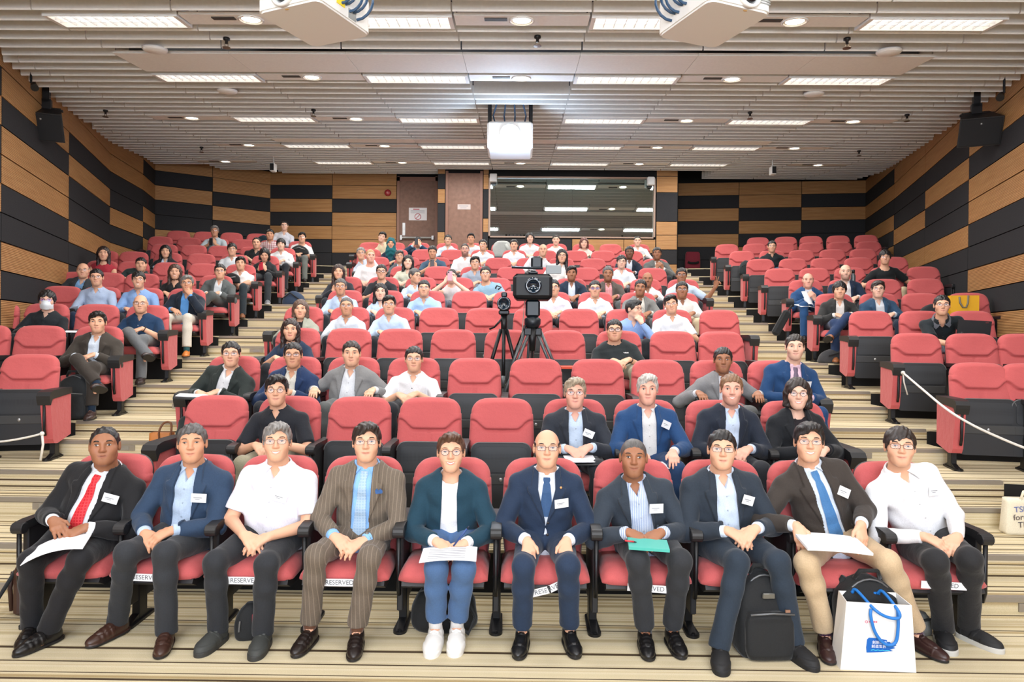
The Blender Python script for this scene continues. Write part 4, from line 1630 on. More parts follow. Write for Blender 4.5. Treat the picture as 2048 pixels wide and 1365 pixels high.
def brow_mesh(kind='n'):
    key = ('brow', kind)
    if key not in SHARED:
        mb = MB()
        t = {'n': 1.0, 'thin': 0.7, 'bold': 1.35}[kind]
        pts = [(-0.017, 0.002, -0.002), (-0.009, -0.0015, 0.0022), (0.002, -0.001, 0.0036), (0.012, 0.005, 0.002), (0.018, 0.010, -0.003)]
        mb.tube(pts, [0.0018 * t, 0.003 * t, 0.003 * t, 0.0024 * t, 0.001], 6)
        SHARED[key] = mb.mesh('eyebrow', True)
    return SHARED[key]


def glasses_mesh(kind):
    key = ('glasses', kind)
    if key in SHARED:
        return SHARED[key]
    mb = MB()
    n = 24
    e = {'round': 2.0, 'rect': 4.0, 'bold': 3.2, 'thin': 3.0}[kind]
    rx, rz = {'round': (0.0225, 0.0185), 'rect': (0.0255, 0.0145), 'bold': (0.0265, 0.0175), 'thin': (0.0250, 0.0150)}[kind]
    tr = {'round': 0.0014, 'rect': 0.0014, 'bold': 0.0026, 'thin': 0.0011}[kind]
    for sg in (-1, 1):
        pts = []
        for j in range(n):
            q = 2 * math.pi * j / n
            c, s_ = math.cos(q), math.sin(q)
            x = rx * math.copysign(abs(c) ** (2 / e), c)
            z = rz * math.copysign(abs(s_) ** (2 / e), s_)
            pts.append((sg * 0.0335 + x, -0.1075 + 0.22 * max(0, abs(sg * 0.0335 + x) - 0.02) ** 1.0 * 0.5, z))
        mb.tube(pts, tr, 6, 0, closed=True)
        mb.add([(p[0], p[1], p[2]) for p in pts], [tuple(range(n))], 1)
        ox = sg * (0.0335 + rx)
        mb.tube([(ox, -0.1025, 0.006), (sg * 0.0745, -0.085, 0.008), (sg * 0.081, -0.02, 0.010), (sg * 0.082, 0.012, 0.004)], tr * 0.9, 6)
    mb.tube([(-0.0335 + rx, -0.1075, 0.004), (0, -0.1120, 0.007), (0.0335 - rx, -0.1075, 0.004)], tr, 6)
    me = mb.mesh('glasses', True, fix=False)
    SHARED[key] = me
    return me


def lens_mat(tint=(255, 255, 255)):
    key = ('lens', tint)
    if key not in MATS:
        m = bpy.data.materials.new('lens')
        m.use_nodes = True
        nt = m.node_tree
        nt.nodes.remove(nt.nodes['Principled BSDF'])
        out = nt.nodes['Material Output']
        tr = N(nt, 'BsdfTransparent')
        tr.inputs[0].default_value = lin(tint)
        gl = N(nt, 'BsdfGlossy')
        gl.inputs['Roughness'].default_value = 0.08
        mx = N(nt, 'MixShader')
        mx.inputs[0].default_value = 0.025
        nt.links.new(tr.outputs[0], mx.inputs[1])
        nt.links.new(gl.outputs[0], mx.inputs[2])
        nt.links.new(mx.outputs[0], out.inputs[0])
        MATS[key] = m
    return MATS[key]


def teeth_mesh():
    if 'teeth' not in SHARED:
        mb = MB()
        pts = []
        n = 9
        for i in range(n):
            c = -1 + 2 * i / (n - 1)
            pts.append((0.0235 * c, -0.0985 + 0.0105 * c * c, 0.0070 * c * c))
        vs = [(p[0], p[1], p[2] + 0.0034 * (1 - 0.6 * (abs(p[0]) / 0.0235) ** 2)) for p in pts] + [(p[0], p[1], p[2] - 0.0044 * (1 - 0.9 * (abs(p[0]) / 0.0235) ** 2)) for p in pts]
        mb.add(vs, [(i, i + 1, n + i + 1, n + i) for i in range(n - 1)])
        vs2 = [(v[0], v[1] + 0.003, v[2]) for v in vs]
        mb.add(vs2, [(i + 1, i, n + i, n + i + 1) for i in range(n - 1)])
        SHARED['teeth'] = mb.mesh('teeth', True)
    return SHARED['teeth']


def shoe_mesh(kind):
    key = ('shoe', kind)
    if key in SHARED:
        return SHARED[key]
    xs = np.arange(-0.07, 0.071, 0.0034, dtype='f')
    ys = np.arange(-0.24, 0.10, 0.0042, dtype='f')
    zs = np.arange(-0.012, 0.14, 0.0034, dtype='f')
    X, Y, Z = xs[:, None, None], ys[None, :, None], zs[None, None, :]
    wide = 1.12 if kind == 'sneaker' else 1.0
    d = el(X, Y, Z, (0, 0.015, 0.040), (0.036 * wide, 0.055, 0.052))
    d = smin(d, el(X, Y, Z, (0, -0.06, 0.036), (0.040 * wide, 0.075, 0.042)), 0.03)
    pt = 0.155 if kind in ('oxford', 'loafer') else 0.14
    d = smin(d, el(X, Y, Z, (0.004, -pt + 0.02, 0.024), (0.041 * wide, 0.070, 0.030 if kind != 'sneaker' else 0.038)), 0.03)
    d = smin(d, cn(X, Y, Z, (0, 0.010, 0.06), (0, 0.012, 0.092), 0.036, 0.037), 0.02)
    d = smax(d, Z - 0.098 + 0.25 * Y, 0.004) if kind != 'loafer' else smax(d, Z - 0.080 - 0.22 * np.abs(Y + 0.01), 0.004)
    sole = np.maximum(np.abs(Z - 0.009) - 0.009, el(X, Y, Z * 0, (0, -0.055, 0), (0.046 * wide, 0.148, 1.0)) * 1.0)
    sole = np.maximum(np.abs(Z - 0.008) - (0.014 if kind == 'sneaker' else 0.008), (np.sqrt((X / (0.045 * wide)) ** 2 + ((Y + 0.062) / 0.142) ** 4) - 1) * 0.045)
    ap = np.sqrt((X / 0.029) ** 2 + ((Y + 0.085) / 0.062) ** 2)
    if kind in ('loafer', 'oxford'):
        d = d - 0.0022 * (ap < 1) * (Z > 0.03) + 0.0022 * np.exp(-((ap - 1.03) / 0.06) ** 2) * (Z > 0.02)
    if kind == 'loafer':      # strap over the instep and folds
        d = d - 0.0028 * (np.abs(Y + 0.062) < 0.011) * (Z > 0.025)
        d = d + 0.0010 * np.sin(Y * 210) * (Y < -0.09) * (Y > -0.15)
    if kind == 'oxford':      # laces and cap
        for q in range(4):
            d = smin(d, cn(np.abs(X), Y, Z, (0, -0.055 - q * 0.013, 0.085 - q * 0.008), (0.020, -0.052 - q * 0.013, 0.078 - q * 0.009), 0.0042, 0.0036), 0.002)
        d = d - 0.0015 * (np.abs(Y + 0.135) < 0.006)
    if kind == 'sneaker':
        d = d - 0.003 * (Z < 0.048) * (Y < -0.10) - 0.003 * (Z < 0.06) * (Y > 0.02) - 0.0025 * (np.abs(Y + 0.05 + 0.4 * (Z - 0.05)) < 0.012) * (Z < 0.07)
        for q in range(4):
            d = smin(d, cn(np.abs(X), Y, Z, (0, -0.05 - q * 0.016, 0.088 - q * 0.008), (0.024, -0.047 - q * 0.016, 0.078 - q * 0.009), 0.0052, 0.0045), 0.002)
    d = smax(d, -Z, 0.003)
    one = np.ones((len(xs), len(ys), len(zs)), 'f')
    P, Q = snet(np.minimum(d, sole) * one, xs, ys, zs)
    P = relax(P, Q, 1, 0.3)
    me = np_mesh('shoe', P, Q)
    zc = P[Q].mean(1)[:, 2]
    me.polygons.foreach_set('material_index', (zc < (0.024 if kind == 'sneaker' else 0.014)).astype(np.int32))
    SHARED[key] = me
    return me


def hand(B, Wp, d, n, sg, curl=0.5, s=1.0, k=0.006, spread=0.0, curls=None, thumb=0.6):
    d = V(d).normalized()
    n = V(n)
    n = (n - d * n.dot(d)).normalized()
    t = n.cross(d) * sg
    lat = [0.030, 0.010, -0.010, -0.028]
    LL = [0.93, 1.0, 0.94, 0.76]
    for i in range(4):
        kn = Wp + d * (0.088 - 0.006 * abs(i - 1)) * s + t * lat[i] * s - n * 0.004 * abs(i - 1.3)
        B.cone(Wp + t * lat[i] * 0.45 * s, kn, 0.0145 * s, 0.0125 * s, 0.014)
        c = curls[i] if curls else curl * (1 + 0.12 * (i - 1.5))
        p, a = kn, 0.15 + c * 0.6
        sp = spread * (1.5 - i)
        for j, (l, ra, rb) in enumerate(((0.043, 0.0098, 0.0088), (0.028, 0.0088, 0.0080), (0.021, 0.0080, 0.0066))):
            dr = (d * math.cos(a) - n * math.sin(a) + t * sp).normalized()
            q = p + dr * l * LL[i] * s
            B.cone(p, q, ra * s, rb * s, k if j else 0.010)
            p = q
            a += c * (0.9 if j == 0 else 0.7)
    b = Wp + d * 0.022 * s + t * 0.026 * s
    d1 = (d * 0.75 + t * thumb - n * 0.25).normalized()
    b2 = b + d1 * 0.042 * s
    d2 = (d * 0.95 + t * thumb * 0.25 - n * 0.3).normalized()
    B.cone(Wp + d * 0.008, b, 0.015 * s, 0.0145 * s, 0.012)
    B.cone(b, b2, 0.0142 * s, 0.0108 * s, 0.010)
    B.cone(b2, b2 + d2 * 0.032 * s, 0.0105 * s, 0.0082 * s, k)


def ik(S, T, l1, l2, hint):
    v = T - S
    D = v.length
    if D > (l1 + l2) * 0.985:
        f = D / ((l1 + l2) * 0.985)
        l1, l2 = l1 * f, l2 * f
    u = v / D
    a = (l1 * l1 - l2 * l2 + D * D) / (2 * D)
    h = math.sqrt(max(0, l1 * l1 - a * a))
    hn = V(hint) - u * V(hint).dot(u)
    hn = hn.normalized() if hn.length > 1e-4 else V((0, 0, -1))
    return S + u * a + hn * h


SKINS = {'fair': (228, 182, 158), 'asian': (220, 168, 138), 'tan': (204, 150, 118), 'brown': (154, 104, 76), 'dark': (118, 78, 58), 'pale': (228, 186, 166), 'pink': (226, 168, 146)}
HAIRC = {'black': (24, 21, 22), 'dark': (40, 31, 28), 'brown': (78, 52, 38), 'lbrown': (120, 88, 62), 'grey': (120, 117, 114), 'silver': (178, 174, 168), 'salt': (78, 75, 74), 'red': (92, 48, 40), 'blond': (168, 132, 92)}


def bvh_of(P, Q):
    return BVHTree.FromPolygons([tuple(p) for p in P.tolist()], Q.tolist())


class Person:
    pass


def person(O, yaw, Hw, q, lod, a):
    """O: floor point of the seat, yaw of the seat, Hw: head centre in the hall, q: pose points in the hall, lod 0..3, a: attributes"""
    root = empty('person', O, yaw)
    inv = (Matrix.Translation(O) @ Matrix.Rotation(yaw, 4, 'Z')).inverted()
    loc = lambda p: inv @ V(p)
    H = loc(Hw)
    w = a.get('w', 1.0)
    hs = a.get('hs', 1.0)
    fem = a.get('fem', 0)
    sw = a.get('sw', 0.166 if not fem else 0.146) * (0.6 + 0.4 * w)
    # torso
    P = loc(q['hip']) if 'hip' in q else V((max(-0.07, min(0.07, H.x * 0.5)), 0.03, 0.53))
    P.z = 0.53 if 'hip' not in q or True else P.z
    tw = a.get('twist', 0.0)
    side = V((math.cos(tw), math.sin(tw), 0))
    hy, hp, hr = a.get('hyaw', 0.0), a.get('hpitch', 0.0), a.get('hroll', 0.0)
    R = (Matrix.Rotation(hy, 3, 'Z') @ Matrix.Rotation(hr, 3, 'Y') @ Matrix.Rotation(-hp, 3, 'X'))
    Nk = V((H.x * 0.93 + P.x * 0.07, H.y + 0.055, H.z - a.get('neck', 0.141) * hs))
    Nk += R @ V((0, 0, 0)) + V((math.sin(hr) * -0.06, 0, 0))
    v = (Nk - P)
    L = v.length
    v = v / L
    sd = (side - v * side.dot(v)).normalized()
    fr = sd.cross(v)
    T = lambda u_, vv, ww: P + sd * u_ + v * vv + fr * ww
    # limbs
    E, Wr, Sh = {}, {}, {}
    pose = a.get('pose', 'lap')
    HD = {}
    for sg in (-1, 1):
        S = Nk + sd * sg * sw - v * 0.092 + V((0, 0.005, 0))
        Sh[sg] = S
        hint = V((sg * 0.75, 0.35, -0.55))
        dd, nn, cu, th = V((-sg * 0.75, -0.6, -0.25)), V((0, -0.35, 0.95)), 0.45, 0.6
        if pose == 'lap':
            T_ = V((P.x + sg * 0.085, -0.27, 0.655 + (0.012 if sg > 0 else 0)))
        elif pose == 'knees':
            T_ = V((P.x + sg * 0.12, -0.33, 0.645))
            dd, nn, cu = V((-sg * 0.1, -0.85, -0.3)), V((0, -0.2, 1)), 0.35
        elif pose == 'crossed':
            T_ = T(-sg * 0.10, L * 0.40 + (0.02 if sg > 0 else -0.005), 0.165 + (0.025 if sg > 0 else 0))
            dd, nn, cu = V((-sg * 1, 0.1, 0.05)), V((0, -1, 0.15)), 0.2
            hint = V((sg * 0.6, 0.0, -0.9))
        elif pose == 'phone':
            T_ = V((P.x + sg * 0.055, -0.24, H.z - 0.30))
            dd, nn, cu = V((-sg * 0.35, -0.2, 0.9)), V((sg * 0.5, -0.8, 0.1)), 0.75
            hint = V((sg * 0.8, 0.1, -0.6))
        elif pose == 'phonehi':
            T_ = V((H.x + sg * 0.075, H.y - 0.20, H.z - 0.10))
            dd, nn, cu = V((-sg * 0.45, -0.1, 0.9)), V((sg * 0.55, -0.8, 0.1)), 0.75
            hint = V((sg * 0.8, 0.0, -0.6))
        elif pose == 'rest':
            T_ = V((sg * 0.27, -0.17, 0.69))
            dd, nn, cu = V((-sg * 0.15, -0.9, -0.15)), V((0, 0, 1)), 0.35
        elif pose == 'chin' and sg == a.get('hand', 1):
            T_ = V((H.x + sg * 0.075, H.y - 0.13, H.z - 0.165))
            dd, nn, cu = V((-sg * 0.5, 0.25, 0.85)), V((sg * 0.3, -0.9, 0.1)), 0.95
            hint = V((sg * 0.6, -0.2, -0.9))
        elif pose == 'peace' and sg == 1:
            T_ = V((0.42, -0.12, 0.83))
            dd, nn, cu = V((0.35, -0.1, 0.9)), V((0, 1, 0.1)), 0.3
            hint = V((0.6, 0.2, -0.9))
        else:
            T_ = V((P.x + sg * 0.10, -0.27, 0.655))
        key = 'hl' if sg < 0 else 'hr'
        if key in q:
            T_ = loc(q[key])
        if key + 'd' in a:
            dd, nn, cu = V(a[key + 'd'][0]), V(a[key + 'd'][1]), a[key + 'd'][2]
        al = a.get('arm', 1.0)
        if key + 'h' in a:
            hint = V(a[key + 'h'])
        E[sg] = ik(S, T_, 0.275 * al, 0.245 * al, hint)
        Wr[sg] = T_
        HD[sg] = (dd, nn, cu, th)
    K, A = {}, {}
    for sg in (-1, 1):
        kk, ff = ('kl', 'fl') if sg < 0 else ('kr', 'fr')
        K[sg] = loc(q[kk]) if kk in q else V((P.x + sg * a.get('kx', 0.13), -0.40, 0.535))
        A[sg] = loc(q[ff]) if ff in q else V((P.x + sg * a.get('fx', 0.13), -0.44, 0.10))
        if a.get('cross') == sg:        # this leg lies over the other
            K[sg] = V((P.x + sg * 0.02, -0.42, 0.62))
            A[sg] = V((P.x - sg * 0.21, -0.50, 0.36))
    hips = {sg: P + sd * sg * 0.085 * w - V((0, 0.0, 0.015)) for sg in (-1, 1)}
    hf = [0.0036, 0.0048, 0.0064, 0.0082][lod]
    bc = [0.013, 0.014, 0.016, 0.018][lod]
    cc = [0.0066, 0.0092, 0.0115, 0.0145][lod]
    alls = [P, H, H + V((0, 0, 0.15)), H + V((0, .12, 0))] + list(Sh.values()) + list(E.values()) + list(Wr.values()) + list(K.values()) + list(A.values())
    alls += [Wr[s_] + HD[s_][0].normalized() * 0.12 for s_ in (-1, 1)]
    lo = [min(p[i] for p in alls) - 0.13 for i in range(3)]
    hi = [max(p[i] for p in alls) + 0.13 for i in range(3)]
    lo[2] = max(lo[2], 0.0)
    zn = [[], [], []]
    for i in range(3):
        zn[i].append((H[i] - (0.13 if i != 1 else 0.14), H[i] + 0.13))
        for sg in (-1, 1):
            c = Wr[sg] + HD[sg][0].normalized() * 0.07
            zn[i].append((c[i] - 0.09, c[i] + 0.09))
    B = Fld(*[axis(lo[i], hi[i], zn[i], hf, bc) for i in range(3)])
    # body under the clothes
    sh = 0.022
    rw = 0.150 * w
    rd = 0.112 * (0.5 + 0.5 * w)
    B.econe(P, T(0, L * 0.55, 0), (rw - sh, rd - sh), (rw - sh, rd - sh), sd)
    B.econe(T(0, L * 0.55, 0), T(0, L * 0.86, -0.005), (rw - sh, rd - sh), (0.105, 0.07), sd)
    B.cone(T(0, L * 0.86, 0), Nk - v * 0.02, 0.07, 0.058, 0.03)
    nr = (0.050 if fem else 0.060) * (0.7 + 0.3 * w)
    hb = H + R @ V((0, 0.018, -0.055)) * hs
    B.cone(Nk - v * 0.03, hb, nr + 0.002, nr - 0.002, 0.02)
    for sg in (-1, 1):
        B.cone(Nk - v * 0.055, Sh[sg], 0.05, 0.048, 0.03)
        bare = a.get('sleeve', 'long') != 'long'
        B.cone(Sh[sg], E[sg], 0.046, 0.040 if bare else 0.036, 0.02)
        B.cone(E[sg], Wr[sg], 0.041 if bare else 0.034, 0.026, 0.012)
        B.cone(hips[sg], K[sg], 0.075, 0.05, 0.02)
        B.cone(K[sg], A[sg], 0.048, 0.034, 0.02)
        B.cone(A[sg] - V((0, 0, 0.02)), V((A[sg].x, A[sg].y - 0.08, max(0.02, A[sg].z - 0.075))), 0.028, 0.018, 0.02)
    # head
    sl, X, Y, Z = B.reg([H[i] - 0.17 for i in range(3)], [H[i] + 0.17 for i in range(3)])
    Ri = R.transposed()
    X, Y, Z = X - H.x, Y - H.y, Z - H.z
    hx = (Ri[0][0] * X + Ri[0][1] * Y + Ri[0][2] * Z) / hs
    hyy = (Ri[1][0] * X + Ri[1][1] * Y + Ri[1][2] * Z) / hs
    hz = (Ri[2][0] * X + Ri[2][1] * Y + Ri[2][2] * Z) / hs
    B.put(sl, head_sdf(hx / a.get('hw', 1.0), hyy, hz, a.get('jaw', 1.0 if not fem else 0.9), a.get('fat', 0.0), a.get('smile', 0.0), a.get('nose', 1.0)) * hs, 0.012)
    for sg in (-1, 1):
        dd, nn, cu, th = HD[sg]
        hand(B, Wr[sg], dd, nn, -sg, cu, (0.96 if not fem else 0.88) * a.get('hands', 1.0), spread=a.get('spread', 0.05), curls=a.get('curls') if sg == 1 else None)
    Pv, Q = snet(B.F, *B.ax)
    Pv = relax(Pv, Q, 1, 0.25)
    Lh = (Pv - np.array(H, 'f')) @ np.array(R, 'f') / hs
    inh = (np.abs(Lh) < 0.16).all(1)
    tint = np.ones((len(Pv), 3), 'f')
    tint[inh] = head_tint(Lh[inh], a.get('beard', 0.06 if not fem else 0.0), lips=1.35 if fem else 0.8, red=a.get('red', 0.6))
    sk = skin(SKINS[a.get('skin', 'asian')])
    link('body', np_mesh('body', Pv, Q, tint), sk, root)
    HM = Matrix.Translation(H) @ R.to_4x4() @ Matrix.Diagonal((hs * a.get('hw', 1.0), hs, hs, 1))
    st, hc = a.get('hair', ('short', 'black'))
    hm = hairmat(HAIRC[hc] if isinstance(hc, str) else hc)
    if st != 'none':
        hmat = hm if st != 'hijab' else cloth(HAIRC.get(hc, hc) if isinstance(hc, str) else hc)
        link('hair' if st != 'hijab' else 'headscarf', hair_mesh(st, 0.0045 if lod < 2 else 0.007), hmat, root, HM, objmat=True)
    ek = a.get('eye', 'n')
    bm_ = hairmat(HAIRC[a.get('brow', 'dark' if hc in ('silver', 'grey', 'salt', 'blond', 'lbrown') or not isinstance(hc, str) else hc)])
    for sg in (-1, 1):
        link('eye', eye_mesh(ek), None, root, HM @ Matrix.Translation((sg * 0.0315, -0.0765, 0.0115)) @ Matrix.Rotation(sg * 0.20, 4, 'Z') @ Matrix.Diagonal((sg, 1, 1, 1)))
        link('eyebrow', brow_mesh('thin' if fem else a.get('browk', 'n')), bm_, root, HM @ Matrix.Translation((sg * 0.034, -0.0885, 0.0335)) @ Matrix.Rotation(sg * 0.12, 4, 'Z') @ Matrix.Diagonal((sg, 1, 1, 1)), objmat=True)
    if a.get('smile', 0) >= 0.8:
        link('teeth', teeth_mesh(), mat('teeth', (236, 230, 220), 0.3), root, HM @ Matrix.Translation((0, 0, -0.0555)))
    if 'glasses' in a:
        gk, gc = a['glasses']
        link('glasses', glasses_mesh(gk), [mat('glasses_frame', tuple(int(q * 0.62) for q in gc), 0.6, 0.0, spec=0.2), lens_mat(a.get('lens', (250, 252, 255)))], root, HM @ Matrix.Translation((0, 0, 0.010)), objmat=True)
    if a.get('mask'):
        mb = MB()
        n = 10
        vs = []
        for i in range(n + 1):
            for j in range(7):
                c = -1 + 2 * i / n
                z = 0.002 - 0.112 * j / 6
                vs.append((0.070 * c, -0.121 + 0.080 * abs(c) ** 2.0 + 0.006 * math.sin(j * 1.6) * (1 - abs(c)) + 0.03 * (j / 6) ** 4, z * (1 - 0.12 * c * c) + 0.004 * abs(c)))
        mb.add(vs, [(i * 7 + j, i * 7 + j + 1, i * 7 + 8 + j, i * 7 + 7 + j) for i in range(n) for j in range(6)])
        for sg in (-1, 1):
            mb.tube([(sg * 0.069, -0.04, -0.02), (sg * 0.082, 0.0, 0.005), (sg * 0.083, 0.025, 0.0)], 0.0015, 5)
        mb.build('face_mask', mat('mask_cloth', (226, 232, 236), 0.9), root, True, HM)
    # ---- clothes
    top = a.get('top', 'shirt')
    jk = 'jacket' in a
    slv = 'none' if jk else a.get('sleeve', 'long')
    shc = a.get('shirt', (225, 228, 232))
    shm = cloth(shc, a.get('spat'), a.get('spc'))
    lo2 = [min(p[i] for p in [P, Nk] + list(Sh.values()) + list(E.values()) + list(Wr.values())) - 0.19 for i in range(3)]
    hi2 = [max(p[i] for p in [P, Nk] + list(Sh.values()) + list(E.values()) + list(Wr.values())) + 0.19 for i in range(3)]
    lo2[2] = max(lo2[2], P.z - 0.13)
    hi2[2] = max(Nk.z + 0.07, max(p.z for p in list(E.values()) + list(Wr.values())) + 0.07)
    belly = a.get('belly', 0.0)

    def torso(F, ex, low):
        F.econe(P - v * low, T(0, L * 0.42, 0), (rw + ex + 0.012, rd + ex + 0.008), (rw + ex, rd + ex + 0.003), sd, 0.03)
        F.econe(T(0, L * 0.42, 0), T(0, L * 0.72, 0), (rw + ex, rd + ex + 0.003), (rw + ex + 0.004, rd + ex), sd, 0.03)
        F.econe(T(0, L * 0.72, 0), T(0, L * 0.90, -0.005), (rw + ex + 0.002, rd + ex), (0.115 + ex, 0.078 + ex), sd, 0.03)
        if belly:
            F.ell(T(0, L * 0.25, 0.03 + belly * 0.4), ((rw + ex) * 0.95, rd + ex + belly, 0.16), 0.06)
        if fem and a.get('bust', 1):
            for sg in (-1, 1):
                F.ell(T(sg * 0.065, L * 0.60, rd - 0.035 + ex), (0.06, 0.055, 0.06), 0.03)
        for sg in (-1, 1):
            F.cone(Nk - v * 0.042, Sh[sg] + v * 0.004, 0.058 + ex, 0.056 + ex, 0.03)

    def coords(F):
        X, Y, Z = F.ax[0][:, None, None] - P.x, F.ax[1][None, :, None] - P.y, F.ax[2][None, None, :] - P.z
        return (X * sd.x + Y * sd.y + Z * sd.z, X * v.x + Y * v.y + Z * v.z, X * fr.x + Y * fr.y + Z * fr.z)

    def wrinkle(F, amp, ph):
        X, Y, Z = F.ax[0][:, None, None], F.ax[1][None, :, None], F.ax[2][None, None, :]
        F.F += amp * (np.sin(X * 34 + Z * 22 + ph) * np.sin(Z * 31 - Y * 26 + X * 9 + ph * 2) + 0.6 * np.sin(X * 15 - Z * 52 + Y * 30 + ph))

    ph = rnd.random() * 6
    # shirt
    Fs = Fld(*[np.arange(lo2[i], hi2[i], cc, dtype='f') for i in range(3)])
    torso(Fs, 0.0, 0.06)
    for sg in (-1, 1):
        if slv == 'long':
            Fs.cone(Sh[sg], E[sg], 0.060, 0.050, 0.02)
            we = Wr[sg] + (E[sg] - Wr[sg]).normalized() * a.get('roll', 0.015)
            Fs.cone(E[sg], we, 0.050, 0.037, 0.015, flat=True)
        elif slv == 'short':
            e = Sh[sg] + (E[sg] - Sh[sg]) * 0.80
            Fs.cone(Sh[sg], e, 0.062, 0.062, 0.02, flat=True)
        elif slv == 'tank':
            pass
        elif jk:
            d_ = (Wr[sg] - E[sg]).normalized()
            Fs.cone(Wr[sg] - d_ * 0.06, Wr[sg] - d_ * 0.004, 0.036, 0.036, 0.0, flat=True)
    wrinkle(Fs, 0.0028, ph)
    U, VV, WW = coords(Fs)
    if top in ('shirt', 'polo'):
        # collar: stand and two leaves
        Nb = Nk - v * 0.012
        Fs.cone(Nb, Nb + (hb - Nk).normalized() * 0.026, nr + 0.020, nr + 0.015, 0.006, flat=True)
        for sg in (-1, 1):
            cs = Nk + fr * 0.012 + sd * sg * (nr + 0.012) + v * 0.020
            c0 = Nk + fr * (nr + 0.008) + sd * sg * 0.020 - v * 0.006
            c1 = T(sg * 0.048, L - 0.074, rd * 0.88)
            Fs.cone(cs, c0, 0.010, 0.009, 0.010)
        if 'tie' not in a and not a.get('closed'):
            o = np.abs(U) - np.clip((VV - (L - 0.085)) * 0.42, -0.02, 0.032)
            m = np.maximum(o, -WW)
            Fs.F[...] = np.maximum(Fs.F, -m)
        if lod < 2:
            pl = (np.abs(U) < 0.017) & (WW > 0) & (VV < L - 0.05)
            Fs.F -= 0.0028 * pl
        # throat: the collar is open in the middle of the neck
        c_ = Nk + (hb - Nk) * 0.30
        sl3, X3, Y3, Z3 = Fs.reg([c_[i] - 0.10 for i in range(3)], [c_[i] + 0.10 for i in range(3)])
        dn = cn(X3, Y3, Z3, Nk - v * 0.005, hb, nr + 0.004, nr + 0.004)
        Fs.cut(sl3, dn, 0.002)
    else:                                   # round or v neck
        c_ = Nk + v * 0.02
        sl3, X3, Y3, Z3 = Fs.reg([c_[i] - 0.16 for i in range(3)], [c_[i] + 0.12 for i in range(3)])
        dn = cn(X3, Y3, Z3, Nk - v * 0.035 + fr * 0.02, hb, nr + 0.014, nr + 0.03)
        if top == 'vneck':
            dn = np.minimum(dn, cn(X3, Y3, Z3, T(0, L - 0.13, rd), Nk + fr * 0.06, 0.004, 0.045))
        Fs.cut(sl3, dn, 0.004)
    Fs.F[...] = np.maximum(Fs.F, -(VV + 0.10))
    Ps, Qs = snet(Fs.F, *Fs.ax)
    nm = {'shirt': 'shirt', 'polo': 'polo_shirt'}.get(top, 'top')
    link(nm, np_mesh(nm, Ps, Qs), shm, root)
    if top in ('shirt', 'polo'):
        mb = MB()
        ax_ = (hb - Nk).normalized()
        for sg in (-1, 1):
            rows = []
            for i in range(13):
                f_ = math.pi - (math.pi - 0.24) * i / 12
                g = (1 + math.cos(f_)) / 2
                f2 = f_ + 0.42 * g ** 2
                d1 = sd * (sg * math.sin(f_)) + fr * math.cos(f_)
                d2 = sd * (sg * math.sin(f2)) + fr * math.cos(f2)
                rt = nr + 0.016
                pt = Nk + d1 * rt + ax_ * (0.028 - 0.026 * g)
                pl_ = Nk + d2 * (rt + 0.016 + 0.020 * g) + v * (-0.012 - 0.058 * g ** 2.5)
                rows.append((pt, (pt + pl_) / 2 + d2 * 0.007, pl_))
            k_ = len(mb.v)
            vs = [q_ for r_ in rows for q_ in r_]
            vs += [q_ - fr * 0.004 - d1 * 0.0 for q_ in vs]
            m_ = len(rows) * 3
            fs = []
            for i in range(12):
                for j in range(2):
                    a_ = i * 3 + j
                    fs.append((a_, a_ + 3, a_ + 4, a_ + 1))
                    fs.append((m_ + a_, m_ + a_ + 1, m_ + a_ + 4, m_ + a_ + 3))
            mb.add(vs, fs)
        mb.build('collar', shm if 'collar' not in a else cloth(a['collar']), root, True)
    front = bvh_of(Ps, Qs) if lod < 3 or 'tie' in a or 'badge' in a else None
    if jk:
        Fj = Fld(*[np.arange(lo2[i] - 0.02, hi2[i] + 0.02, cc, dtype='f') for i in range(3)])
        torso(Fj, 0.014, 0.09)
        for sg in (-1, 1):
            Fj.cone(Sh[sg] + sd * sg * 0.004, E[sg], 0.064, 0.059, 0.02)
            we = Wr[sg] + (E[sg] - Wr[sg]).normalized() * 0.035
            Fj.cone(E[sg], we, 0.060, 0.046, 0.015, flat=True)
        wrinkle(Fj, 0.0032, ph + 2)
        U, VV, WW = coords(Fj)
        ob, ot, vb = a.get('open', (0.05, 0.055, 0.12))       # half width at hem, at chest; height of the button
        if a.get('buttoned'):
            ow = np.interp(VV, [-0.2, -0.05, L * 0.22, L * 0.30, L * 0.78, L * 0.98, L + 0.1], [0.05, 0.03, 0.002, 0.004, 0.052, 0.050, 0.04]).astype('f')
        else:
            ow = np.interp(VV, [-0.2, 0, L * 0.3, L * 0.75, L * 0.98, L + 0.1], [ob, ob, (ob + ot) / 2, ot, 0.050, 0.04]).astype('f')
        o = np.abs(U + a.get('osh', 0.0)) - ow
        frn = np.maximum(o, 0.02 - WW)
        if a.get('lapel', True):
            vb_ = L * 0.30
            lw = np.interp(VV, [vb_ - 0.03, vb_, L * 0.74, L * 0.80, L * 0.82, L * 1.1], [0, 0.004, 0.062, 0.066, 0.040, 0.030]).astype('f')
            lap = np.maximum(np.maximum(Fj.F - 0.012, np.abs(o - lw * 0.5) - lw * 0.5), 0.0 - WW)
            Fj.F[...] = np.minimum(Fj.F, lap)
            c_ = Nk
            Fj.cone(Nk - v * 0.03 - fr * 0.01, Nk + v * 0.022 - fr * 0.012, nr + 0.034, nr + 0.026, 0.008, flat=True)
        Fj.F[...] = np.maximum(Fj.F, -frn)
        sl3, X3, Y3, Z3 = Fj.reg([Nk[i] - 0.16 for i in range(3)], [Nk[i] + 0.16 for i in range(3)])
        dn = cn(X3, Y3, Z3, Nk - v * 0.03, hb, nr + 0.018, nr + 0.016)
        Fj.cut(sl3, dn, 0.002)
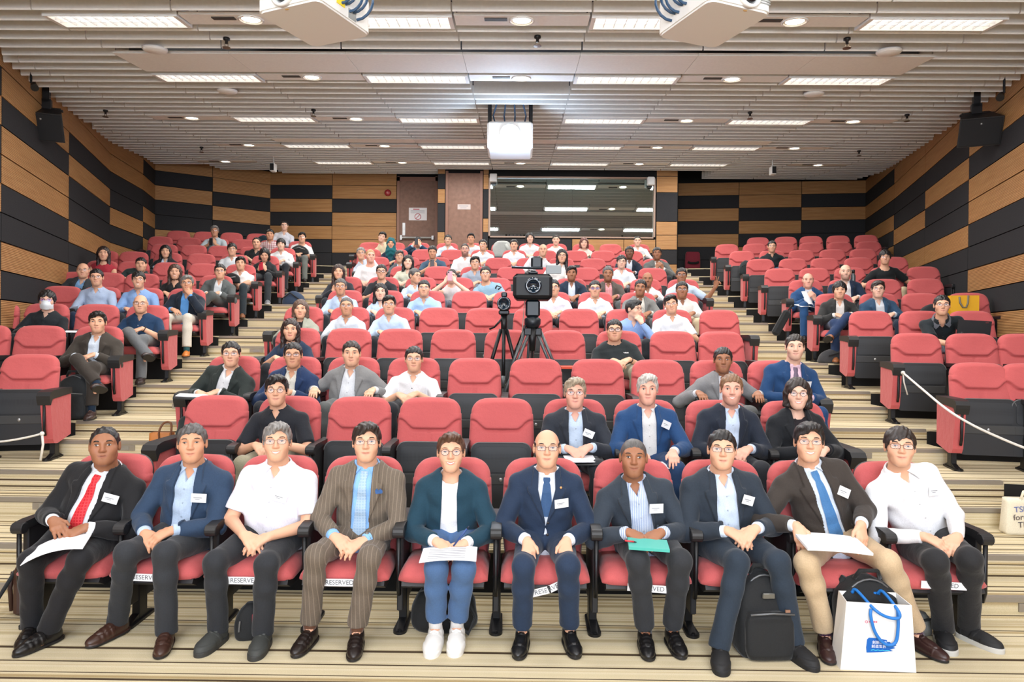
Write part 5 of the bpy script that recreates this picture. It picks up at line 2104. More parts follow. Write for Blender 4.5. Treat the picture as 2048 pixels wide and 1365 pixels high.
        Fj.F[...] = np.maximum(Fj.F, -(VV + 0.12))
        Pj, Qj = snet(Fj.F, *Fj.ax)
        jm = cloth(a['jacket'], a.get('jpat'), a.get('jpc'))
        link('jacket', np_mesh('jacket', Pj, Qj), jm, root)
        jb = bvh_of(Pj, Qj)
        if a.get('buttoned') and lod < 2:
            for vv in (L * 0.30, L * 0.12):
                h = jb.ray_cast(T(0.012, vv, 0.5), -fr)
                if h[0]:
                    MB().sphere((0, 0, 0), (0.009, 0.004, 0.009), 10, 6).build('button', mat('button', (40, 34, 32), 0.4), root, True, Matrix.Translation(h[0]))
    else:
        jb = front
    if 'tie' in a and front:
        mb = MB()
        pts = []
        n = 16
        for i in range(n + 1):
            t = i / n
            vv = (L - 0.022) - t * (L - 0.03 - a.get('tiel', 0.02))
            u_ = a.get('tieu', 0.0) * t
            h = front.ray_cast(T(u_, vv, 0.5), -fr)
            p = h[0] if h[0] else T(u_, vv, rd + 0.01)
            hw_ = [0.020, 0.022, 0.017][min(i, 2)] if i < 3 else 0.018 + 0.024 * t
            off = 0.011 if i < 2 else 0.006
            pts.append((p + fr * off, hw_))
        vs, fs = [], []
        for p, h_ in pts:
            vs += [p - sd * h_ - fr * 0.004, p + fr * 0.003, p + sd * h_ - fr * 0.004, p - fr * 0.006]
        for i in range(n):
            for j in range(4):
                l = (j + 1) % 4
                fs.append((i * 4 + j, i * 4 + l, i * 4 + 4 + l, i * 4 + 4 + j))
        fs += [(0, 3, 2, 1), (n * 4, n * 4 + 1, n * 4 + 2, n * 4 + 3)]
        mb.add(vs, fs)
        mb.build('tie', cloth(a['tie'], a.get('tpat'), a.get('tpc'), 0.6), root, False)
    if lod < 2 and top in ('shirt', 'polo') and 'tie' not in a and front and not a.get('closed') == 'tee':
        mbb = None
        bc_ = a.get('btn', tuple(min(255, int(c * 0.86)) for c in shc))
        for i in range(5):
            vv = L - 0.115 - i * 0.085
            if top == 'polo' and i > 1:
                break
            h = front.ray_cast(T(0, vv, 0.5), -fr)
            if h[0]:
                if 'btn' not in SHARED:
                    SHARED['btn'] = MB().sphere((0, 0, 0), (0.0055, 0.0028, 0.0055), 10, 6).mesh('shirt_button', True)
                link('shirt_button', SHARED['btn'], mat('button', bc_, 0.4), root, Matrix.Translation(h[0] + fr * 0.001), objmat=True)
    if 'badge' in a and jb:
        bu, bv, br = a['badge']
        h = jb.ray_cast(T(bu, L * bv, 0.5), -fr)
        if h[0]:
            nn = (h[1] if h[1].dot(fr) > 0 else -h[1])
            nn = (nn + fr * 1.2).normalized()
            xx = V((0, 0, 1)).cross(nn).normalized()
            zz = nn.cross(xx)
            mx = Matrix((xx, -nn, zz)).transposed().to_4x4()
            mx.translation = h[0] + nn * 0.022
            mb = MB().box((-0.043, -0.001, -0.028), (0.043, 0.001, 0.028))
            bo = mb.build('name_badge', mat('badge_card', (236, 238, 240), 0.5), root, mx=mx @ Matrix.Rotation(br, 4, 'Y'))
            m2 = MB()
            m2.box((-0.030, -0.0016, 0.000), (0.018, -0.0010, 0.004))
            m2.box((-0.020, -0.0016, -0.009), (0.006, -0.0010, -0.006))
            m2.build('printed_line', mat('print_grey', (130, 134, 142), 0.7), bo)
    if 'pocket' in a and jb:
        h = jb.ray_cast(T(0.105, L * 0.70, 0.5), -fr)
        if h[0]:
            mb = MB()
            mb.add([(-.022, -.004, -.012), (.02, -.004, -.008), (.022, -.006, .008), (.010, -.010, .022), (-.002, -.008, .010), (-.012, -.011, .024), (-.024, -.006, .010), (0, .012, 0)],
                   [(0, 1, 2, 3, 4, 5, 6), (0, 7, 1), (1, 7, 2), (2, 7, 3), (3, 7, 4), (4, 7, 5), (5, 7, 6), (6, 7, 0)])
            mb.build('pocket_square', cloth(a['pocket']), root, mx=Matrix.Translation(h[0] + fr * 0.004))
    # trousers
    if a.get('legs', True):
        pts = [P] + list(K.values()) + list(A.values())
        lo3 = [min(p[i] for p in pts) - 0.20 for i in range(3)]
        hi3 = [max(p[i] for p in pts) + 0.20 for i in range(3)]
        lo3[2] = min(p.z for p in A.values()) - 0.04
        hi3[2] = max(P.z + 0.14, max(p.z for p in K.values()) + 0.12)
        lw_ = a.get('legw', 1.0)
        Ft = Fld(*[np.arange(lo3[i], hi3[i], cc, dtype='f') for i in range(3)])
        Ft.ell(P + V((0, 0.0, 0.0)), (rw + 0.020, rd + 0.022, 0.105), 0.03)
        wt = a.get('tw', 1.0)
        for sg in (-1, 1):
            Ft.cone(hips[sg] + V((0, -0.02, 0)), K[sg] + V((0, 0.01, -0.006)), 0.090 * (0.4 + 0.6 * w), 0.062 * wt, 0.03)
            dsh = (A[sg] - K[sg]).normalized()
            end = A[sg] - dsh * a.get('hem', -0.034)
            kd = K[sg] + dsh * 0.14
            Ft.cone(K[sg], kd, 0.062 * wt, 0.058 * wt, 0.03)
            Ft.cone(kd, end, 0.058 * wt, a.get('cuff', 0.058), 0.03, flat=True)
            Ft.F += 0
        X_, Y_, Z_ = Ft.ax[0][:, None, None], Ft.ax[1][None, :, None], Ft.ax[2][None, None, :]
        Ft.F += 0.0030 * np.sin(X_ * 40 + Z_ * 16 + ph) * np.sin(Z_ * 13 - Y_ * 30 + ph)
        Pt, Qt = snet(Ft.F, *Ft.ax)
        link('trousers', np_mesh('trousers', Pt, Qt), cloth(a.get('pants', (40, 42, 48)), a.get('ppat'), a.get('ppc')), root)
        for sg in (-1, 1):
            sk_ = a.get('shoe', ('oxford', (26, 24, 24)))
            dsh = (A[sg] - K[sg]).normalized()
            up = -dsh
            yawf = a.get('footyaw', {}).get(sg, -sg * 0.0) if isinstance(a.get('footyaw'), dict) else sg * a.get('toe', 0.12)
            if abs(A[sg].z - 0.10) > 0.06 or A[sg].z > 0.2:       # foot off the floor: follows the shin
                zz = up
                yy = (V((-dsh.x, -dsh.y, 0)) * 0 + V((math.sin(yawf), 1, 0)))
                yy = (yy - zz * yy.dot(zz)).normalized()
                xx = yy.cross(zz)
                mx = Matrix((xx, yy, zz)).transposed().to_4x4()
                mx.translation = A[sg] - zz * 0.085
            else:
                mx = Matrix.Translation((A[sg].x, A[sg].y + 0.0, max(0.004, A[sg].z - 0.098))) @ Matrix.Rotation(yawf, 4, 'Z')
            link('shoe', shoe_mesh(sk_[0]), [mat('shoe_leather', sk_[1], 0.35 if sk_[0] != 'sneaker' else 0.7), mat('shoe_sole', sk_[2] if len(sk_) > 2 else (28, 26, 26), 0.7)], root,
                 mx @ Matrix.Diagonal((sg * a.get('shs', 1.0), a.get('shs', 1.0), a.get('shs', 1.0), 1)), objmat=True)
            if 'sock' in a or lod < 2:
                t0_ = A[sg] - dsh * (a.get('hem', -0.034) + 0.04)
                t1_ = A[sg] + dsh * 0.03
                MB().tube([t0_, (t0_ + t1_) / 2, t1_], [0.042, 0.039, 0.037], 14).build('sock', cloth(a.get('sock', (34, 34, 38)), 'stripe' if a.get('sockst') else None, a.get('sockst')), root, True)
    if 'watch' in a:
        sg = a['watch']
        d_ = (Wr[sg] - E[sg]).normalized()
        c = Wr[sg] - d_ * 0.022
        s1 = d_.cross(V((0, 0, 1))).normalized()
        s2 = s1.cross(d_)
        rr = 0.031
        pts = [c + (s1 * math.cos(t * math.pi / 8) + s2 * math.sin(t * math.pi / 8)) * rr for t in range(16)]
        MB().tube(pts, 0.005, 6, closed=True).sphere(tuple(c + s2 * rr), 0.013, 8, 6).build('wristwatch', mat('watch', a.get('watchc', (30, 30, 32)), 0.3, 0.5), root, True)
    res = Person()
    res.root, res.P, res.T, res.L, res.fr, res.sd, res.v = root, P, T, L, fr, sd, v
    res.front = jb
    res.Wr, res.H, res.HM, res.K, res.R = Wr, H, HM, K, R
    return res
# ================================================================== who sits where (head centre read off the photograph)
WHT, OFW, LBL, PBL, SKY = (214, 216, 220), (206, 202, 192), (168, 190, 216), (188, 204, 224), (96, 150, 206)
NAVY, BLK, DKG, BRN, GRY, TEAL, BLU, MID = (33, 42, 58), (32, 32, 34), (46, 52, 50), (74, 66, 58), (112, 112, 110), (28, 52, 66), (32, 58, 92), (24, 38, 62)
BK, CHI, GP, KH = (42, 44, 49), (198, 178, 146), (92, 94, 94), (150, 144, 122)
PEOPLE = []
TAKEN = {}
DOWNSEATS = set()


def p(px, py, k, blk, who, label, **a):
    PEOPLE.append((px, py, k, blk, who, label, a))


# ---- front row
p(209, 894, 1, 'C', 'the man with red tie', 'heavy-set man in black suit and red tie holding white papers, leftmost in the front row', skin='brown', hair=('recede', 'black'), jacket=BLK, shirt=WHT, tie=(190, 28, 40), tpat='check', tpc=(206, 60, 66), pants=(33, 33, 36), w=1.22, belly=0.03, fat=0.006, badge=(0.125, 0.70, 0.35), hl=(106, 1042), hr=(172, 1056), kl=(62, 1122), kr=(160, 1118), fl=(64, 1243), fr=(100, 1252), hip=(185, 1040), eye='w', shoe=('loafer', (22, 20, 20)), open=(0.07, 0.06, 0.1), browk='bold', beard=0.08, toe=-0.35, sock=(30, 30, 34), smile=0.2)
p(384, 889, 1, 'C', 'the man in blue blazer', 'grey-haired man in blue blazer and pale blue shirt, dark trousers, hands in his lap', skin='tan', hair=('short', 'salt'), jacket=(46, 64, 88), shirt=(176, 194, 216), pants=(48, 50, 54), badge=(0.10, 0.64, 0.1), hl=(290, 1068), hr=(343, 1062), kl=(253, 1106), kr=(330, 1106), fl=(236, 1236), fr=(333, 1254), shoe=('loafer', (62, 40, 32)), w=1.06, open=(0.06, 0.06, 0.1), beard=0.05, toe=0.3, sock=(34, 40, 50))
p(554, 886, 1, 'C', 'the man in white polo', 'smiling man with bushy grey hair, glasses and white short-sleeved shirt, name badge on chest', skin='asian', hair=('grey', 'grey'), shirt=(222, 222, 232), sleeve='short', pants=(44, 46, 50), glasses=('thin', (120, 110, 100)), badge=(0.06, 0.62, 0.3), hl=(487, 1070), hr=(538, 1074), kl=(430, 1124), kr=(533, 1128), fl=(436, 1250), fr=(526, 1256), shoe=('sneaker', (58, 60, 58), (50, 50, 48)), w=1.12, smile=0.9, eye='s', belly=0.01)
p(733, 887, 1, 'C', 'the pinstripe-suit man', 'man in brown pinstripe suit, pale blue tie and blue pocket square, hands clasped', skin='asian', hair=('part', 'dark'), jacket=(106, 95, 83), jpat='pin', jpc=(134, 121, 107), shirt=(136, 182, 232), tie=(150, 178, 206), tpat='check', tpc=(166, 190, 212), pants=(102, 91, 80), ppat='pin', ppc=(130, 117, 104), pocket=(60, 96, 150), glasses=('thin', (150, 140, 130)), buttoned=0, hl=(668, 1074), hr=(729, 1082), kl=(632, 1112), kr=(738, 1116), fl=(620, 1252), fr=(714, 1258), sock=(112, 76, 58), hem=0.03, shoe=('loafer', (34, 26, 24)), watch=1, watchc=(120, 116, 110), open=(0.055, 0.055, 0.1), w=1.0)
p(902, 907, 1, 'C', 'the woman in teal jacket', 'smiling woman with short brown hair, teal jacket and jeans, open notebook on her lap', skin='asian', fem=1, hair=('quiff', 'brown'), jacket=(30, 60, 76), lapel=False, top='tee', shirt=(220, 220, 222), pants=(74, 102, 142), glasses=('round', (50, 62, 84)), hl=(872, 1084), hr=(929, 1088), kl=(872, 1136), kr=(928, 1136), fl=(871, 1252), fr=(914, 1250), sock=(226, 226, 226), hem=0.055, shoe=('sneaker', (224, 222, 218), (226, 224, 220)), badge=(0.02, 0.50, -0.1), open=(0.055, 0.045, 0.1), smile=0.95, eye='s', toe=0.02, w=1.0, sw=0.15, bust=0.0)
p(1094, 899, 1, 'C', 'the bald man in navy suit', 'bald man in navy suit and blue tie, fists on his knees, front row', skin='asian', hair=('bald', 'black'), jacket=(36, 50, 72), shirt=(214, 220, 230), tie=(52, 82, 122), tiel=0.15, pants=(38, 52, 74), glasses=('rect', (130, 125, 120)), badge=(0.085, 0.60, -0.1), mark=('pin', 0.085, 0.82, (206, 150, 90)), buttoned=1, hl=(1054, 1082), hr=(1133, 1082), hld=((0.1, -0.8, -0.45), (0, -0.3, 1), 1.5), hrd=((-0.1, -0.8, -0.45), (0, -0.3, 1), 1.5), kl=(1047, 1134), kr=(1136, 1132), fl=(1045, 1256), fr=(1139, 1254), sock=(24, 30, 40), hem=0.02, shoe=('oxford', (22, 22, 24)), sw=0.16)
p(1267, 918, 1, 'C', 'the man with teal notebook', 'dark-skinned smiling man in charcoal navy suit, striped shirt, hands on a teal notebook', skin='brown', hair=('buzz', 'salt'), jacket=(50, 58, 68), shirt=(206, 214, 228), spat='stripe', spc=(150, 170, 206), pants=(46, 48, 52), badge=(0.09, 0.58, 0.0), hl=(1257, 1066), hr=(1322, 1066), kl=(1276, 1122), kr=(1360, 1122), fl=(1290, 1258), fr=(1345, 1255), hip=(1284, 1040), shoe=('loafer', (22, 21, 22)), sock=(24, 24, 28), hem=0.02, smile=0.7, beard=0.18, eye='w', toe=0.06, open=(0.075, 0.055, 0.1))
p(1444, 902, 1, 'C', 'the broad man in dark suit', 'broad man in dark suit and open pale blue shirt, fingers interlocked, backpack by his foot', skin='asian', hair=('short', 'black'), jacket=(44, 52, 62), shirt=(198, 212, 230), pants=(42, 52, 64), glasses=('rect', (140, 130, 124)), badge=(0.11, 0.66, 0.3), hl=(1454, 1062), hr=(1512, 1058), kl=(1476, 1124), kr=(1556, 1124), fl=(1441, 1284), fr=(1586, 1276), w=1.16, fat=0.004, shoe=('sneaker', (26, 26, 28), (24, 24, 26)), sock=(30, 30, 34), toe=0.25, open=(0.075, 0.06, 0.1))
p(1618, 887, 1, 'C', 'the man in beige trousers', 'smiling man in brown jacket, blue tie and beige trousers, papers across his lap', skin='asian', hair=('part', 'black'), jacket=(60, 54, 50), shirt=(206, 216, 228), tie=(70, 118, 168), pants=(192, 168, 136), glasses=('thin', (110, 100, 94)), badge=(0.115, 0.62, 0.4), hl=(1592, 1052), hr=(1722, 1050), hld=((0.2, -0.5, -0.8), (-0.3, -0.8, 0.5), 0.3), hrd=((-0.1, -0.5, -0.8), (0.3, -0.8, 0.5), 0.3), kl=(1614, 1126), kr=(1776, 1124), fl=(1651, 1266), fr=(1832, 1262), hip=(1662, 1040), sock=(66, 34, 60), sockst=(96, 60, 88), hem=0.03, shoe=('oxford', (56, 36, 34)), smile=0.9, eye='s', toe=0.3, open=(0.06, 0.052, 0.1), cuff=0.057)
p(1800, 896, 1, 'C', 'the man in white shirt', 'young man in white long-sleeved shirt, black jeans and black sneakers, rightmost in the front row', skin='asian', hair=('fringe', 'dark'), shirt=(226, 226, 228), pants=(40, 40, 42), glasses=('rect', (130, 96, 70)), badge=(0.11, 0.66, 0.0), hl=(1848, 1074), hr=(1915, 1076), kl=(1872, 1122), kr=(1941, 1118), fl=(1886, 1250), fr=(1938, 1246), hip=(1850, 1040), shoe=('sneaker', (28, 28, 30), (190, 188, 182)), toe=0.35, sock=(30, 30, 32), beard=0.1)
# ---- second row
p(553, 783, 2, 'C', 'the man in black polo', 'man in black polo shirt and round glasses, second row behind the bushy grey-haired man', hair=('part', 'black'), top='polo', shirt=(34, 36, 42), sleeve='short', pants=KH, glasses=('round', (140, 120, 90)))
p(1150, 788, 2, 'C', 'the older bespectacled man', 'older grey-blond man with glasses, dark suit and blue shirt, writing with papers on his knees', skin='pink', hair=('grey', (150, 136, 116)), jacket=(44, 48, 56), shirt=PBL, pants=BK, glasses=('thin', (130, 124, 116)), badge=(0.09, 0.60, 0.4), eye='w', nose=1.2, w=1.1)
p(1295, 781, 2, 'C', 'the silver-haired man', 'silver-haired smiling man in bright blue blazer and white shirt, second row', skin='pink', hair=('grey', 'silver'), jacket=(36, 68, 110), shirt=(214, 212, 210), pants=(40, 64, 100), badge=(0.115, 0.72, 0.4), smile=0.6, eye='w', nose=1.15, hw=0.95, pose='knees', w=1.08)
p(1463, 781, 2, 'C', 'the bearded grinning man', 'grinning man with short fair hair and stubble, dark suit, hands together, second row', skin='pink', hair=('short', 'lbrown'), jacket=(36, 42, 54), shirt=(196, 210, 230), pants=BK, smile=1.0, beard=0.35, eye='w', nose=1.1)
p(1595, 790, 2, 'C', 'the woman with bob', 'laughing woman with black bob, glasses and black jacket, right end of second row', fem=1, skin='fair', hair=('bob', 'dark'), jacket=(30, 32, 36), top='tee', shirt=(36, 32, 36), pants=BK, glasses=('round', (92, 56, 44)), smile=1.0, eye='s')
# ---- third row
p(462, 710, 3, 'C', 'the man holding folder', 'man in dark green suit and white shirt holding a folder, left end of third row', skin='asian', hair=('short', 'black'), jacket=(42, 48, 46), shirt=(212, 212, 214), pants=(40, 46, 46), glasses=('thin', (120, 112, 106)), w=1.05, hip=(445, 800), kl=(374, 846), kr=(440, 848), fl=(352, 928), fr=(430, 930))
p(586, 712, 3, 'C', 'the man in royal blazer', 'man in blue blazer, white shirt and glasses beside the dark green suit', skin='tan', hair=('short', 'black'), jacket=(34, 52, 86), shirt=OFW, pants=BK, glasses=('rect', (70, 60, 56)), smile=0.3)
p(703, 709, 3, 'C', 'the man in grey suit', 'heavy man in light grey suit and open white shirt, hair combed back, third row', skin='asian', hair=('short', 'dark'), jacket=(122, 122, 122), shirt=(206, 208, 212), pants=GP, w=1.18, fat=0.007, belly=0.02, pose='rest', open=(0.085, 0.06, 0.1), neck=0.14)
p(828, 720, 3, 'C', 'the short-sleeved man', 'man in white short-sleeved shirt with dark buttons, thin glasses, third row', skin='asian', hair=('short', 'black'), shirt=(218, 218, 220), btn=(50, 50, 60), sleeve='short', pants=BK, glasses=('thin', (140, 132, 126)))
p(1446, 722, 3, 'C', 'the man in grey blazer', 'brown-skinned man in grey blazer and white shirt, third row near right aisle', skin='brown', hair=('short', 'black'), jacket=(124, 124, 126), shirt=(208, 208, 214), pants=GP, eye='w', pose='rest', smile=0.2)
p(1590, 696, 3, 'C', 'the man with mauve tie', 'tall dark-haired man in blue suit, pink shirt and mauve tie leaning forward at aisle', skin='fair', hair=('short', (34, 26, 22)), jacket=(30, 62, 102), shirt=(222, 190, 204), tie=(106, 92, 110), pants=(34, 64, 104), badge=(0.10, 0.62, 0.0), eye='w', beard=0.2, nose=1.15, w=1.12, neck=0.155)
# ---- fourth row
p(581, 661, 4, 'C', 'the long-haired woman', 'young woman with long brown-tipped hair and navy top, left end of fourth row', fem=1, hair=('long', (44, 30, 26)), top='tee', shirt=(34, 48, 70), pants=BK, sleeve='short', w=1.1, eye='w')
p(1229, 662, 4, 'C', 'the man in black T-shirt', 'large man in black T-shirt and thick glasses, hands clasped, alone in fourth row', skin='asian', hair=('short', 'black'), top='tee', shirt=(38, 44, 46), sleeve='short', pants=KH, glasses=('bold', (30, 28, 28)), w=1.4, fat=0.01, belly=0.03, mark=('print', 0.09, 0.66, (220, 220, 220)), watch=1, neck=0.14)
# ---- fifth row
p(601, 620, 5, 'C', 'the woman in sage blazer', 'woman with short brown bob and light sage blazer over black top', fem=1, hair=('bob', (88, 66, 54)), jacket=(158, 160, 146), top='tee', shirt=(34, 34, 36), pants=BK)
p(693, 614, 5, 'C', 'the crew-cut man', 'man with grey crew cut, thin glasses and pale grey shirt, fifth row', skin='tan', hair=('buzz', 'salt'), shirt=(196, 202, 212), pants=BK, glasses=('thin', (120, 116, 110)))
p(778, 611, 5, 'C', 'the light-blue-shirted man', 'man with side-parted hair, glasses and light blue shirt, fifth row', hair=('part', 'black'), shirt=(180, 198, 222), pants=BK, glasses=('thin', (90, 80, 76)), fat=0.003)
p(1268, 620, 5, 'C', 'the man looking aside', 'man in blue shirt looking to one side, hand at his chin with a watch', skin='fair', hair=('part', 'black'), shirt=(136, 164, 212), pants=BK, glasses=('round', (150, 130, 110)), hyaw=0.75, pose='chin', hand=1, watch=1)
p(1342, 610, 5, 'C', 'the tilted-head man', 'slim man in white shirt with his head tilted, tablet on his lap, fifth row', skin='asian', hair=('part', 'black'), shirt=(216, 220, 226), pants=BK, glasses=('thin', (90, 84, 80)), hroll=-0.16, sleeve='short')
# ---- sixth row
p(681, 575, 6, 'C', 'the gaunt grey man', 'grey-haired man with glasses and pale blue shirt, sixth row, left end', skin='tan', hair=('short', 'salt'), shirt=(178, 196, 222), pants=BK, glasses=('thin', (120, 110, 104)))
p(761, 585, 6, 'C', 'the woman in pale-blue blouse', 'woman with straight shoulder-length black hair and pale blue blouse', fem=1, skin='fair', hair=('mid', 'black'), shirt=(184, 206, 232), pants=BK)
p(848, 578, 6, 'C', 'the round-faced man', 'round-faced man with glasses and sky-blue shirt beside empty chairs, sixth row', hair=('short', 'black'), shirt=(160, 188, 226), pants=BK, glasses=('thin', (110, 100, 96)), fat=0.006, w=1.1)
p(1107, 577, 6, 'C', 'the stout round-spectacled man', 'stout man with round glasses and off-white shirt behind the large camera', hair=('short', 'black'), shirt=(216, 214, 224), pants=BK, glasses=('round', (50, 40, 38)), fat=0.012, w=1.25, neck=0.14)
p(1190, 579, 6, 'C', 'the tinted-glasses man', 'man with bluish reflecting glasses and white shirt, sixth row right of the camera', hair=('short', 'black'), shirt=(214, 218, 226), pants=BK, glasses=('rect', (80, 90, 170)), lens=(190, 190, 255))
p(1281, 577, 6, 'C', 'the tilted man in grey', 'brown-skinned man in grey suit tilting his head, pin on lapel, sixth row', skin='brown', hair=('short', 'black'), jacket=(122, 122, 120), shirt=OFW, pants=GP, hroll=0.1, eye='w', hyaw=-0.2)
p(1364, 581, 6, 'C', 'the plump white-shirted man', 'plump brown-skinned man in cream shirt with glasses, right end of sixth row', skin='brown', hair=('short', 'black'), shirt=(216, 212, 208), pants=CHI, glasses=('rect', (90, 80, 70)), fat=0.008, w=1.15)
# ---- seventh row
p(677, 545, 7, 'C', 'the woman with hands up', 'woman with long dark hair and charcoal top, hands raised before her', fem=1, hair=('long', (50, 34, 30)), top='tee', shirt=(44, 46, 52), pants=BK, pose='phone')
p(763, 545, 7, 'C', 'the man in dark tee', 'man in black round-neck T-shirt with dark glasses, seventh row', hair=('short', 'black'), top='tee', shirt=(40, 42, 46), sleeve='short', pants=BK, glasses=('bold', (30, 30, 34)))
p(830, 553, 7, 'C', 'the man in profile', 'man in pale shirt turned sideways in profile with dark glasses, seventh row', hair=('short', 'salt'), shirt=(188, 204, 226), pants=BK, glasses=('rect', (60, 50, 46)), hyaw=0.9)
p(903, 554, 7, 'C', 'the woman filming', 'woman in sleeveless white top holding up a pink phone to take pictures', fem=1, skin='fair', hair=('tied', 'dark'), top='tee', shirt=(214, 206, 204), sleeve='tank', pants=(96, 100, 112), pose='phonehi')
p(971, 549, 7, 'C', 'the light-blue-tee man', 'man in light blue T-shirt with a round badge and glasses, seventh row', hair=('short', 'black'), top='tee', shirt=(136, 166, 184), sleeve='short', pants=BK, glasses=('rect', (70, 66, 64)), mark=('ring', 0.07, 0.6, (24, 34, 40)), w=1.1)
p(1060, 557, 7, 'C', 'the camera operator', 'person with long dark hair hidden behind the large video camera', fem=1, hair=('long', 'dark'), top='tee', shirt=(206, 160, 150), sleeve='short', pants=BK)
p(1143, 548, 7, 'C', 'the young man in navy', 'young brown-skinned man with thick black hair and navy suit, seventh row', skin='brown', hair=('part', 'black'), jacket=(34, 46, 62), shirt=(206, 212, 224), pants=BK, eye='w', beard=0.15)
p(1216, 549, 7, 'C', 'the grizzled man', 'man with curly grey hair, moustache, brown jacket and red checked shirt', skin='brown', hair=('short', 'salt'), jacket=(86, 78, 72), shirt=(226, 178, 178), spat='check', spc=(210, 120, 124), pants=GP, beard=0.3, eye='w')
p(1295, 560, 7, 'C', 'the bald smiling man', 'bald smiling brown-skinned man in white shirt behind the grey suit', skin='brown', hair=('none', 'black'), shirt=(216, 214, 214), pants=BK, smile=0.6, eye='w')
p(1363, 552, 7, 'C', 'the V-sign man', 'man with glasses and pale blue shirt making a V sign over the aisle', skin='brown', hair=('short', 'black'), shirt=(190, 208, 228), pants=BK, glasses=('rect', (50, 40, 40)), pose='peace', curls=[0.05, 0.05, 1.5, 1.5], spread=0.22, sleeve='short', w=1.15)
# ---- eighth row
p(741, 513, 8, 'C', 'the fair balding man', 'fair balding man in white T-shirt turned to one side, eighth row', skin='pink', hair=('buzz', 'blond'), top='tee', shirt=(218, 216, 216), sleeve='short', pants=BK, w=1.2, eye='w', hyaw=0.4)
p(816, 525, 8, 'C', 'the woman in sage shirt', 'smiling woman with tied black hair and pale sage shirt', fem=1, skin='fair', hair=('mid', 'black'), shirt=(190, 190, 172), pants=BK, smile=0.8, eye='s')
p(950, 527, 8, 'C', 'the man in grey polo', 'man in grey polo shirt with glasses, hands folded, eighth row', hair=('part', 'black'), top='polo', shirt=(150, 158, 170), sleeve='short', pants=BK, glasses=('thin', (110, 100, 96)))
p(1124, 513, 8, 'C', 'the long-haired bespectacled woman', 'woman with long wavy black hair, glasses and white blouse, eighth row', fem=1, hair=('long', 'black'), shirt=(218, 212, 206), pants=BK, glasses=('round', (60, 50, 50)))
p(1243, 525, 8, 'C', 'the bowl-haired man', 'man with bowl fringe, round glasses and white shirt, eighth row', skin='fair', hair=('fringe', 'black'), shirt=(210, 216, 222), pants=BK, glasses=('round', (150, 110, 80)), sleeve='short')
# ---- ninth row
p(722, 508, 9, 'C', 'the grey-haired man', 'grey-haired man with glasses in pale shirt at left end of ninth row', hair=('short', 'grey'), shirt=(190, 200, 214), pants=BK, glasses=('rect', (90, 84, 80)))
p(799, 514, 9, 'C', 'the grey-suited bespectacled man', 'man with greying hair, glasses and grey suit behind the sage shirt woman', hair=('grey', 'salt'), jacket=(92, 96, 100), shirt=(200, 210, 226), pants=BK, glasses=('rect', (60, 54, 52)))
p(865, 505, 9, 'C', 'the man with phone', 'man in slate blue shirt looking at the phone in his hands, ninth row', skin='tan', hair=('short', 'black'), top='tee', shirt=(62, 86, 106), sleeve='short', pants=BK, pose='phone', eye='c', w=1.1, hpitch=-0.25)
p(930, 500, 9, 'C', 'the bearded man', 'bearded man with glasses and white short-sleeved shirt, ninth row', skin='pink', hair=('buzz', 'dark'), shirt=(216, 214, 214), sleeve='short', pants=BK, beard=0.85, glasses=('rect', (50, 46, 46)), w=1.2, eye='w')
p(1086, 501, 9, 'C', 'the balding man', 'balding older man in white shirt with grey collar, ninth row', hair=('bald', 'salt'), shirt=(212, 212, 214), pants=BK)
p(1259, 506, 9, 'C', 'the dark-suited moustached man', 'brown-skinned man in dark navy suit and white shirt behind the bowl fringe', skin='dark', hair=('short', 'black'), jacket=(30, 40, 56), shirt=(208, 212, 220), pants=BK, eye='w', beard=0.2)
p(1314, 508, 9, 'C', 'the gesturing man', 'dark-skinned man in grey jacket with one hand raised at his chest', skin='brown', hair=('short', 'black'), jacket=(96, 98, 96), shirt=(214, 210, 206), pants=BK, eye='w', smile=0.6, beard=0.2, pose='phone', w=1.1)
# ---- tenth row
p(782, 488, 10, 'C', 'the woman in hijab', 'woman in teal headscarf and dark blue jacket near the top of the centre block', fem=1, skin='tan', hair=('hijab', (28, 92, 100)), jacket=(28, 42, 62), top='tee', shirt=(60, 96, 110), pants=BK)
p(966, 491, 10, 'C', 'the smiling man in white', 'smiling man with glasses and white shirt above the grey polo man', hair=('short', 'black'), shirt=(212, 214, 218), pants=BK, glasses=('thin', (100, 90, 86)), smile=0.8, eye='s')
p(1028, 491, 10, 'C', 'the man with blue lanyard', 'man in white shirt with dark spiky hair and a blue item in front of him', hair=('short', 'black'), shirt=(218, 218, 222), pants=(40, 60, 140), smile=0.4)
# ---- top row, centre
p(764, 475, 11, 'C', 'the leaning man', 'man in beige shirt leaning sideways behind the woman in headscarf', skin='fair', hair=('part', 'black'), shirt=(206, 192, 162), pants=BK, hroll=0.3)
p(836, 485, 11, 'C', 'the photographing man', 'man holding a camera before his face in front of the door', hair=('short', 'black'), jacket=(40, 62, 84), shirt=(170, 200, 220), pants=BK, pose='phonehi')
p(896, 481, 11, 'C', 'the man with dark collar', 'man in pale shirt with dark collar and glasses beside the second door', hair=('short', 'black'), shirt=(196, 206, 220), pants=BK, glasses=('thin', (110, 100, 96)))
p(942, 478, 11, 'C', 'the man at second door', 'man with raised dark hair and white top in front of second door', skin='tan', hair=('quiff', 'black'), top='tee', shirt=(206, 208, 214), pants=BK, smile=0.5)
p(1060, 477, 11, 'C', 'the man with chin-length hair', 'man with chin-length black hair and white shirt under the projector glare', skin='fair', hair=('bob', 'black'), shirt=(220, 220, 220), pants=BK, eye='s')
p(1112, 481, 11, 'C', 'the woman in white top', 'woman with tied hair and white round-neck top under the control room window', fem=1, skin='fair', hair=('tied', 'dark'), top='tee', shirt=(220, 216, 212), pants=BK)
